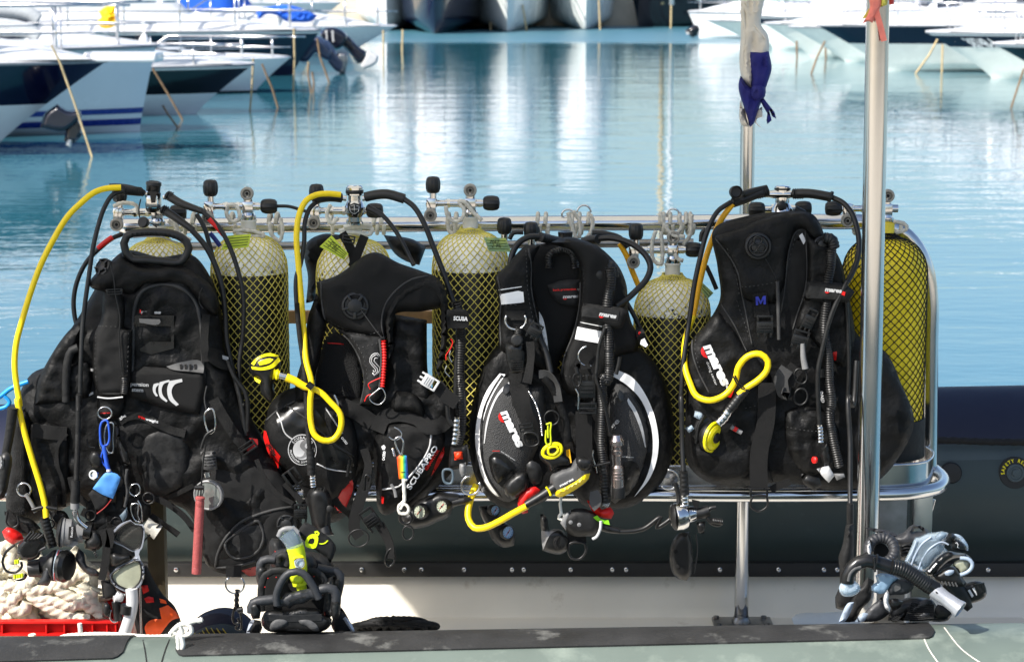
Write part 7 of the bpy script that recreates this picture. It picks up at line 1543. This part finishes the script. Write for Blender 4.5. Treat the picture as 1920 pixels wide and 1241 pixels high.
pillow('lower_vent', fr('Q','300,600 345,530 370,450 430,430 425,560 400,610'), YO-.02, .018, 8, 'soft_grey', oc, step=5); tube('mouth_tube', fr('Q','240,470 340,460'), YO, .021, 'rubber', oc, 18, taper=.025)
pillow('bite_plate', fr('Q','100,550 115,555 190,540 205,500 190,490 230,520 210,555 150,570'), YO-.01, .008, 4, 'plastic_black', oc, step=4)
for x, y in ((128,410),(148,408),(122,532),(144,530),(163,527),(183,522)): tube('lime_stud', fr('Q', f'{x},{y-16} {x+1},{y+16}'), YO-.018, .0036, 'lime', oc, 8)
wire('necklace_loop', fr('Q','120,270 50,330 22,420 60,490 130,495 180,450 175,410'), YO-.02, 3.2, 'plastic_black', oc)
pillow('clip_body', fr('Q','150,270 200,215 270,140 330,155 375,215 385,260 340,330 325,370 250,400 160,395 140,340'), YO-.025, .02, 8, 'plastic_black', oc, step=5)
for i in range(5): tube('clip_rib', fr('Q', f'{200+i*28},{235-i*4} {262+i*24},{160+i*6}'), YO-.046, .0035, 'plastic_black', oc, 8)
tube('clip_edge', fr('Q','145,330 250,345 380,290'), YO-.04, .004, 'soft_grey', oc, 8)
# two-lens mask hanging edgewise
YM = 5.68
mk_ = thing('dive_mask', 'silver framed two lens dive mask hanging edgewise at lower left', 'dive mask', PW('Q','1060,380',YM))
pillow('mask_skirt', fr('Q','870,140 960,110 1060,70 1100,200 1110,340 1160,330 1080,420 1100,640 1000,660 900,560 840,470 870,330'), YM+.04, .036, 14, 'rubber', mk_, step=6)
A_ = '920,190 990,100 1080,62 1120,95 1185,100 1198,140 1192,240 1165,315 1120,330 1010,280 930,240'; B_2 = '905,520 975,450 1080,400 1130,350 1165,395 1188,430 1188,560 1170,600 1080,665 1020,650 930,590'
a2 = '950,185 1005,118 1080,80 1115,108 1172,118 1180,145 1172,235 1150,300 1120,312 1020,265 950,225'; b2_ = '925,522 990,462 1085,415 1140,400 1165,440 1165,555 1150,585 1080,640 1030,630 945,575'
for k, (o_, i_) in enumerate(((A_, a2), (B_2, b2_))):
    pillow('mask_frame', fr('Q', o_), YM, .012, 4, 'frame_silver', mk_, holes=[[p for p in fr('Q', i_)]], step=5)
    l_ = plate('lens', fr('Q', i_), YM-.001, .003, 'lens_glass' if k == 0 else 'clear_lens', mk_, curve=True)
    tube('lens_seal', fr('Q', i_+' '+i_.split()[0]), YM-.006, .0026, 'rubber', mk_, 6)
plate('nose_bridge', fr('Q','1115,310 1165,300 1150,345 1165,400 1125,400 1118,350'), YM-.008, .006, 'frame_silver', mk_)
pillow('nose_pocket', fr('Q','905,340 940,325 1000,345 1075,350 1100,370 1040,420 960,460 915,450'), YM+.005, .022, 9, 'rubber', mk_, step=5)
for s_ in ('850,140 880,260 870,420 840,560','905,130 915,200 900,290'): band('mask_strap', fr('Q', s_), YM-.01, 15, 'webbing', mk_)
pillow('strap_tail', fr('Q','850,570 900,575 965,650 960,690 920,710 870,715'), YM, .01, 6, 'neoprene', mk_, step=5)
# crate with a deep ribbed rim
crt = thing('crate', 'red plastic crate holding the pile of cream rope at lower left', 'crate', W(90,1240,5.74)); yc = 5.735
zt_, zm_, zq_ = PW('Q','500,896',yc).z, PW('Q','500,1008',yc).z, PW('Q','500,1200',yc).z; xa, xb = PW('Q','-300,950',yc).x, PW('Q','985,950',yc).x; gs = []
for yy in (yc, yc+.30):
    gs.append(box_geo(((xa+xb)/2, yy, zt_-.003), xb-xa, .020, .006, None, .2)); gs.append(box_geo(((xa+xb)/2, yy, zm_), xb-xa, .016, .006, None, .2)); gs.append(box_geo(((xa+xb)/2, yy+.012, (zt_+zm_)/2), xb-xa-.01, .004, zt_-zm_, None, .1))
    for x in (-140, 20, 385, 535, 660, 768, 888, 960): gs.append(box_geo((PW('Q', f'{x},950', yc).x, yy+.002, (zt_+zm_)/2-.001), .004, .016, zt_-zm_-.008, None, .1))
    for x in (410, 540, 680, 770, 900): gs.append(box_geo((PW('Q', f'{x},950', yc).x, yy+.004, (zm_+zq_)/2-.004), .010, .014, zm_-zq_, None, .1))
    gs.append(box_geo(((PW('Q','420,950',yc).x+xb)/2, yy+.013, (zm_+zd)/2+.01), xb-PW('Q','420,950',yc).x, .003, zm_-zd-.03, None, .1)); gs.append(box_geo(((xa+xb)/2, yy+.008, (zq_+zd)/2-.005), xb-xa, .006, zq_-zd, None, .1))
for xx in (xa, xb): gs.append(box_geo((xx, yc+.15, (zt_+zd)/2), .006, .29, zt_-zd, None, .1))
mk('crate_body', *join(*gs), 'red', crt, auto=30)
# ---------------------------------------------------------------- left fins and snorkel
fn = thing('fin_pair', 'pair of black fins with open foot pockets standing on the near tube at left', 'fins', PW('N','500,1150',5.02))
pillow('rear_pocket', fr('N','235,280 260,250 330,255 380,330 560,370 690,390 800,440 870,540 900,620 940,640 900,900 820,1000 250,1000 150,850 160,640 230,560'), 5.16, .04, 22, 'rubber_matte', fn, step=7)
pillow('rear_tongue', fr('N','240,440 300,370 400,350 440,420 560,380 660,420 700,520 640,580 560,600 420,570 300,560 250,520'), 5.11, .03, 16, 'soft_grey', fn, step=6)
tube('rear_loop', fr('N','330,480 320,430 360,410 410,430 420,480 400,520'), 5.075, .008, 'rubber_matte', fn, 12)
Yp = 5.04
pillow('pocket_void', fr('N','155,840 160,700 200,600 290,565 400,600 420,720 430,780 560,800 760,800 770,900 740,960 180,960'), Yp+.03, .003, 8, 'dark_void', fn, step=7)
tube('pocket_rim', fr('N','158,960 152,840 160,700 195,610 260,572 330,565 400,575 450,600'), Yp, .0085, 'rubber_matte', fn, 12, sq=.5); tube('pocket_rim', fr('N','600,570 680,575 740,620 780,700 800,800 790,960'), Yp, .0085, 'rubber_matte', fn, 12, sq=.5)
pillow('side_wall', fr('N','745,720 800,640 850,620 860,800 840,1000 790,1060 760,1000 770,860'), Yp+.01, .02, 8, 'rubber', fn, step=6)
ft = pillow('toe_box', fr('N','180,975 205,950 440,945 500,920 640,925 715,940 735,975 770,1000 840,1030 830,1090 780,1140 700,1165 400,1165 220,1150 165,1100 155,1030'), Yp-.005, .035, 9, 'rubber', fn, step=6)
for i in range(7): tube('sole_rib', fr('N', f'{188-i*2},{992+i*9} 400,{1003+i*9} 740,{992+i*9}'), Yp-.0405+.0012*i*0, .0016, 'rubber', fn, 6)
for s_ in ('235,1120 245,1080 290,1042 400,1050 412,1070 370,1105 310,1135 245,1145','512,1050 560,1040 625,1045 700,1100 720,1150 660,1150 590,1100 530,1080'): decal('grey_inlay', fr('N', s_), [ft], 'rubber_grey', fn, off=.002, th=.003, step=4, edge=3)
letters('sole_print', 'AVANTI', fr('N','350,990')[0], fr('N','550,975')[0], 4, [ft], 'rubber_grey', fn, bold=.01); letters('sole_print', 'XL', fr('N','400,1145')[0], fr('N','560,1142')[0], 2.6, [ft], 'rubber_grey', fn, bold=.03)
tg = pillow('tongue', fr('N','275,905 300,840 330,800 350,830 400,790 560,750 650,740 690,770 735,830 720,855 640,850 560,885 470,900 430,935 380,910 320,925'), Yp-.035, .014, 7, 'soft_grey', fn, step=5, wr=.002, wf=.08)
letters('tongue_print', 'mares', fr('N','425,870')[0], fr('N','590,825')[0], 5, [tg], 'rubber_matte', fn, bold=.05, off=.0015)
tube('pull_loop', fr('N','310,900 300,830 320,740 370,640 430,585 500,572 560,590 620,660 670,740 715,835'), Yp-.05, .0088, 'soft_grey', fn, 14)
for s_, r_, y_ in (('300,840 200,852 120,862 80,880 62,920 65,970',.0115,Yp-.04),('700,770 740,745 800,735 855,750 885,800 880,870 865,960',.0115,Yp-.04),('290,460 220,455 170,470 150,500 145,560',.0105,Yp+.05),('700,540 800,560 880,570 920,610 915,700 890,800',.0105,Yp+.05)): tube('heel_strap', fr('N', s_), y_, r_, 'soft_grey', fn, 14)
for s_, y_ in (('42,900 90,870 140,900 150,960 140,1030 70,1035 45,970',Yp-.045),('830,860 905,850 925,900 905,1030 845,1035 825,960',Yp-.045),('112,540 150,520 210,545 205,700 130,730 105,640',Yp+.045),('845,620 930,640 945,700 920,800 860,790',Yp+.05)): pillow('strap_buckle', fr('N', s_), y_, .014, 6, 'rubber', fn, step=5)
for s_ in ('5,1190 30,1100 70,1035 150,1050 165,1120 130,1190','830,1080 930,920 960,960 1075,1175 900,1190 840,1120'): pillow('blade', fr('N', s_), 5.12, .012, 6, 'rubber_matte', fn)
for s_ in ('5,1190 22,1120 55,1045 90,1035 70,1100 35,1190','945,1030 970,1010 1010,1050 1078,1178 1050,1180 1000,1110'): pillow('pale_edge', fr('N', s_), 5.10, .006, 4, 'frame_silver', fn, step=5)
for x, y in ((290,380),(190,725),(220,640),(300,630),(665,622),(765,700)): lathe('red_speck', [(.0001,0),(.0016,.0),(.0001,.001)], PW('N', f'{x},{y}', Yp-.004), (0,-1,0), 'red', fn, 6)
nb2 = pillow('strap_cover', fr('N','500,190 570,95 620,110 740,190 830,260 880,340 860,420 820,500 790,440 700,380 600,300 520,230'), 5.05, .010, 8, 'neoprene', fn, step=5); mat('lime_print', (215,235,20), .5)
decal('lime_letter', fr('N','580,325 580,290 610,230 640,212 690,215 705,235 700,300 680,345 600,340'), [nb2], 'lime_print', fn, off=.001, th=.001, step=4, holes=[fr('N','608,300 625,258 655,250 672,262 668,295 650,308')], relax=0); decal('lime_letter', fr('N','668,185 700,180 720,200 712,225 680,220'), [nb2], 'lime_print', fn, off=.001, th=.001, step=3, relax=0, holes=[fr('N','682,200 698,196 702,208 688,210')]); decal('lime_smile', fr('N','712,300 760,298 795,268 806,275 770,305 720,308'), [nb2], 'lime_print', fn, off=.001, th=.001, step=3, relax=0)
sn = thing('snorkel', 'lime yellow snorkel with frosted top standing inside the left fins', 'snorkel', PW('N','540,750',5.02)); YS = 5.035
tube('frosted_tip', fr('N','400,190 440,240 470,300 485,350'), YS, .0225, 'silicone_white', sn, 28, rib=.008, ribp=.004, step=.001, taper=.0195); tube('tip_rim', fr('N','325,235 345,185 400,160 470,165 510,200'), YS-.005, .0065, 'plastic_grey', sn, 12)
tube('tube', fr('N','480,330 500,400 510,480 520,620 535,700'), YS, .0200, 'lime', sn, 28, rib=.006, ribp=.005, step=.00125, taper=.018); bx2 = pillow('purge_box', fr('N','450,440 480,415 560,410 582,440 600,560 585,630 560,690 520,705 450,680 430,620 428,540'), YS-.012, .014, 9, 'lime', sn, step=4)
decal('window_frame', fr('N','456,430 540,412 578,440 588,520 560,552 500,556 470,520'), [bx2], 'reg_yellow', sn, off=.002, th=.004, step=4, edge=3, holes=[fr('N','478,470 500,455 555,450 572,490 560,525 520,540 490,525')]); decal('window', fr('N','472,470 500,450 560,445 576,490 562,530 520,545 485,530'), [bx2], 'silicone', sn, off=.0015, th=.001, step=4); ring('purge_valve', fr('N','528,490')[0], YS-.032, 8, 1.2, 'plastic_grey', sn)
tube('lower_tube', fr('N','530,690 545,730 550,755'), YS, .013, 'lime', sn, 20, taper=.011)
# ---------------------------------------------------------------- right group
fr2 = thing('fin_pair', 'black fins with ribbed straps lying on the near tube at right', 'fins', PW('S','900,1100',5.05))
mat('silver_blue', (150,163,178), .35); mat('silicone_blue', (150,180,205), .25, var=.12, trans=.25, bump=.3, bs=50); mat('silver_paint', (160,163,168), .28, .4)
pillow('blade', fr('S','130,1155 200,960 330,740 400,660 470,700 440,760 430,900 330,1010 250,1150'), 5.13, .012, 6, 'rubber_matte', fr2); pillow('blade', fr('S','300,1155 370,1040 560,870 600,1000 640,1060 560,1120 480,1150'), 5.09, .012, 8, 'rubber_grey' if 0 else 'soft_grey', fr2)
for s_ in ('75,1155 100,1090 185,940 245,935 225,1000 130,1155','255,1150 280,1110 350,1050 400,1060 395,1090 350,1150'): pillow('pale_edge', fr('S', s_), 5.08, .006, 4, 'silver_blue', fr2, step=5)
pillow('foot_pocket', fr('S','620,1140 640,1050 690,960 780,900 900,880 1040,890 1130,940 1180,1000 1330,1080 1290,1135 1000,1142'), 5.08, .035, 14, 'rubber', fr2, wr=.003, wf=.05, step=6)
fp2 = pillow('sole', fr('S','740,1140 800,1080 960,940 1100,900 1150,960 1150,1060 1180,1120 1000,1142'), 5.055, .02, 8, 'rubber', fr2, step=6)
for i in range(9): tube('sole_rib', fr('S', f'{800+i*10},{1120-i*22} {960+i*12},{1125-i*20} {1130},{1110-i*18}'), 5.032, .0022, 'rubber_matte', fr2, 6)
for s_ in ('850,1060 900,990 1000,920 1060,900 1105,925 1060,970 950,1020','930,1090 1000,1050 1080,1045 1140,1070 1060,1105 960,1110','1140,1010 1170,960 1240,980 1310,1030 1330,1070 1270,1095 1180,1090'): pillow('grey_inlay', fr('S', s_), 5.034, .006, 5, 'soft_grey' if s_[0] != '1' else 'rubber_matte', fr2, step=5)
for i in range(6): tube('toe_rib', fr('S', f'{640+i*24},{1115-i*8} {680+i*20},{1140-i*12} {740+i*12},{1130-i*14}'), 5.04, .0028, 'rubber_matte', fr2, 6)
pillow('rear_heel', fr('S','650,210 800,160 860,95 930,75 1020,110 1090,170 1100,300 900,470 760,470 740,330 700,290'), 5.17, .03, 14, 'soft_grey', fr2, step=6, holes=[fr('S','885,160 920,120 970,120 1010,155 950,150')]); pillow('rear_strap', fr('S','358,108 420,112 600,140 700,175 740,210 700,240 620,205 430,145'), 5.16, .006, 5, 'soft_grey', fr2, step=5)
pillow('heel_pad', fr('S','750,320 800,280 900,265 900,440 780,440 760,380'), 5.14, .02, 9, 'rubber_matte', fr2, step=5)
for i in range(4): tube('pad_groove', fr('S', f'765,{320+i*34} 830,{300+i*36} 890,{310+i*38}'), 5.118, .003, 'rubber', fr2, 6)
# ribbed strap ring
rc_ = fr('S','560,360')[0]; C_ = []; 
for i in range(25): a = R(-75+270*i/24); C_.append((rc_[0]+math.cos(a)*24*1.02-2, rc_[1]-math.sin(a)*24*.98, 5.09+.02*math.sin(a)))
tube('ribbed_strap', C_, 5.09, .0125, 'soft_grey', fr2, 16, rib=.07, ribp=.0095, step=.0016); pillow('strap_void', fr('S','455,330 500,285 580,290 630,360 640,440 560,450 470,430'), 5.12, .003, 5, 'dark_void', fr2, step=5); plate('strap_bracket', fr('S','415,235 440,260 440,430 400,425 400,300'), 5.08, .01, 'plastic_black', fr2); pillow('white_edge', fr('S','400,270 415,250 435,330 430,420 402,400'), 5.07, .006, 3, 'plastic_light', fr2, step=4)
pillow('strap_end', fr('S','1330,770 1480,730 1590,700 1650,710 1690,740 1715,840 1700,880 1560,945 1470,950 1400,860'), 5.06, .02, 8, 'rubber', fr2, step=5)
for i in range(4): pillow('white_slot', fr('S', f'{1405+i*50},{850-i*22} {1428+i*50},{838-i*22} {1475+i*48},{905-i*20} {1455+i*48},{925-i*20}'), 5.036, .005, 3, 'plastic_light', fr2, step=4)
for i in range(4): tube('strap_tooth', fr('S', f'{1590+i*26},{735-i*4} {1625+i*22},{850-i*8}'), 5.036, .004, 'plastic_black', fr2, 8)
pillow('heel_plate', fr('S','1190,700 1330,690 1450,740 1500,800 1560,990 1500,1040 1400,960 1250,800'), 5.04, .012, 8, 'rubber', fr2, step=6)
pillow('buckle_cup', fr('S','640,860 625,760 680,700 800,680 890,700 912,745 880,810 800,850 690,855'), 5.0, .010, 6, 'soft_grey', fr2, step=5); decal('cup_label', fr('S','668,740 700,715 760,740 760,790 700,820 668,800'), [o for o in fr2.children if o.name.startswith('buckle_cup')], 'rubber_grey', fr2, off=.001, th=.002, step=4); pillow('silver_latch', fr('S','575,870 610,800 632,830 625,940 650,1000 640,1040 600,1020 570,930'), 4.99, .008, 4, 'plastic_light', fr2, step=4); pillow('latch_base', fr('S','625,900 700,890 790,930 760,990 690,1030 640,990'), 5.0, .012, 6, 'plastic_black', fr2, step=5)
mk2 = thing('dive_mask', 'clear skirted black rimmed dive mask on top of the fins at right', 'dive mask', PW('S','1200,500',5.02)); YK = 5.02
pillow('clear_skirt', fr('S','800,490 850,380 890,290 920,220 970,210 1060,170 1150,160 1220,150 1290,170 1260,260 1240,330 1290,370 1200,440 1090,560 1020,600 900,540'), YK+.04, .04, 14, 'silicone_white', mk2, step=6, wr=.002, wf=.06)
for s_ in ('880,520 930,400 1000,290 1100,215','960,570 1010,440 1100,330 1220,270 1290,300','830,480 880,400 940,250'): tube('skirt_fold', fr('S', s_), YK+.0, .0022, 'silver_blue', mk2, 8)
pillow('skirt_corner', fr('S','1140,220 1200,150 1290,175 1260,230 1200,270 1150,250'), YK+.01, .012, 6, 'silicone_white', mk2, step=4)
frm = pillow('mask_frame', fr('S','1025,600 1100,520 1200,420 1290,370 1380,385 1480,400 1540,440 1570,500 1560,560 1500,620 1430,640 1440,600 1500,570 1520,500 1480,460 1380,445 1290,480 1200,560 1110,650 1060,640'), YK-.01, .022, 7, 'plastic_black', mk2, step=5)
letters('side_lettering', 'Serene', fr('S','1078,608')[0], fr('S','1165,508')[0], 4.4, [frm], 'white', mk2, bold=.03)
pillow('lens', fr('S','1310,540 1360,490 1430,455 1500,470 1540,510 1520,570 1430,625 1400,560 1350,540'), YK-.012, .006, 5, 'clear_lens', mk2, step=5); tube('lens_rim', fr('S','1420,635 1490,610 1545,560 1552,500 1500,455 1420,448'), YK-.03, .0045, 'silver_blue', mk2, 8)
pillow('top_lens', fr('S','1340,180 1400,185 1470,240 1510,310 1510,370 1450,340 1400,270'), YK+.005, .02, 8, 'silicone', mk2, step=5); pillow('hinge', fr('S','1260,240 1290,180 1340,170 1380,210 1370,250 1320,265 1300,290'), YK-.015, .016, 6, 'plastic_black', mk2, step=5); pillow('strap_hub', fr('S','1310,300 1370,245 1440,265 1490,330 1490,370 1400,370 1320,350'), YK-.02, .014, 6, 'plastic_black', mk2, step=5)
seams('hub_emblem', [fr('S','1370,285 1385,275 1398,300 1390,330 1410,335'), fr('S','1405,285 1412,300')], [o for o in mk2.children if o.name.startswith('strap_hub')], 'silver_print', mk2, rpx=.7)
pillow('nose_pocket', fr('S','1110,650 1200,590 1290,540 1360,545 1400,600 1440,660 1490,720 1470,770 1380,760 1250,740 1150,700'), YK-.005, .022, 9, 'rubber', mk2, step=5); pillow('nose_window', fr('S','1245,610 1290,580 1355,580 1350,610 1290,645 1255,635'), YK-.03, .004, 4, 'silver_blue', mk2, step=4)
for i in range(5): tube('skirt_notch', fr('S', f'{1215+i*38},{705+i*4} {1235+i*38},{745+i*4}'), YK-.028, .002, 'rubber_grey', mk2, 6)
sn2 = thing('snorkel', 'black corrugated snorkel with silver top lying across the right fins', 'snorkel', PW('S','800,560',4.96))
tube('tube', fr('S','165,720 175,640 220,560 290,500 380,475 470,490 600,530 680,560'), 4.97, .0158, 'plastic_black', sn2, 20); tube('corrugated_hose', fr('S','660,545 780,575 900,640 1000,710 1090,770'), 4.96, .0172, 'plastic_black', sn2, 22, rib=.045, ribp=.0062, step=.0012); tube('end_sleeve', fr('S','1070,755 1160,800'), 4.96, .0178, 'plastic_black', sn2, 20); tube('keeper', fr('S','468,440 478,600'), 4.95, .0025, 'rubber', sn2, 8); tube('keeper_ring', fr('S','470,488 482,492'), 4.966, .0185, 'rubber', sn2, 18); tube('inner_bend', fr('S','180,700 200,620 260,560 320,545'), 4.958, .005, 'rubber_grey', sn2, 8)
lathe2('silver_top', PW('S','1130,800',4.96), PW('S','1425,1020',4.925), [(.0001,0),(.0175,.0),(.018,.05),(.0165,.4),(.0175,.8),(.0200,.93),(.0205,1),(.0165,1.01),(.0155,.97),(.0001,.96)], 'silver_paint', sn2, 36, auto=30); lathe2('valve_core', PW('S','1385,990',4.925), PW('S','1402,1002',4.922), [(.0001,0),(.0115,.0),(.0115,.9),(.009,1),(.0001,1.1)], 'plastic_grey', sn2, 24)
for i in range(4): plate('top_slot', fr('S', f'{1145+i*32},{815+i*24} {1165+i*32},{820+i*24} {1175+i*32},{845+i*24} {1155+i*32},{840+i*24}'), 4.937, .003, 'dark_void', sn2)
pillow('clear_mouthpiece', fr('S','75,780 110,710 220,690 300,740 320,790 270,850 200,875 110,860 80,820'), 4.985, .022, 8, 'silicone', sn2, step=5, wr=.004, wf=.12)
pillow('frosted_flap', fr('S','480,640 540,615 680,640 760,680 690,720 640,780 570,840 500,840 440,810 435,760 500,710'), 5.0, .012, 6, 'silicone_blue', sn2, step=5, wr=.002, wf=.1)

# loose straps and pouches low on the leftmost vest
vl_ = [o for o in v1.children if o.type == 'MESH']
for s_, y_, w_ in (('330,380 350,450 420,520 520,560',5.73,15),('560,330 600,430 640,520 690,560',5.74,13),('30,540 90,600 160,640',5.73,13),('380,540 470,585 560,590 640,560',5.745,16),('250,470 260,560 300,620',5.735,12),('700,560 760,600 830,650',5.75,12)): band('loose_strap', fr('B', s_), y_, w_, 'webbing', v1, face=[0,30,-10])
for s_, y_ in (('395,500 450,470 540,500 600,520 620,580 560,640 480,660 420,620',5.74),('20,540 80,560 150,580 190,620 160,660 90,650 40,610',5.75),('570,470 640,470 690,500 700,560 660,600 600,580',5.75),('230,540 300,540 330,590 300,640 250,620',5.75)): pillow('strap_pouch', fr('B', s_), y_, .018, 9, 'nylon', v1, wr=.006, wf=.05, step=6)
for c_, r_ in (('420,560',10),('230,600',9),('690,480',11),('540,590',9)): ring('d_ring', fr('B', c_)[0], 5.715, r_, 1.8, 'rubber', v1)
for s_ in ('410,620 440,660 470,640','600,600 620,640 640,610'): wire('clip', fr('B', s_), 5.71, 2.4, 'steel', v1)
# third-row straps on the second vest
for s_, y_, w_ in (('560,480 590,520 640,560 650,600',5.75,14),('470,470 430,500 400,560',5.75,14),('700,250 720,330 705,400',5.73,16)): band('loose_strap', fr('D', s_), y_, w_, 'webbing', v2, face=[0,25,-10])
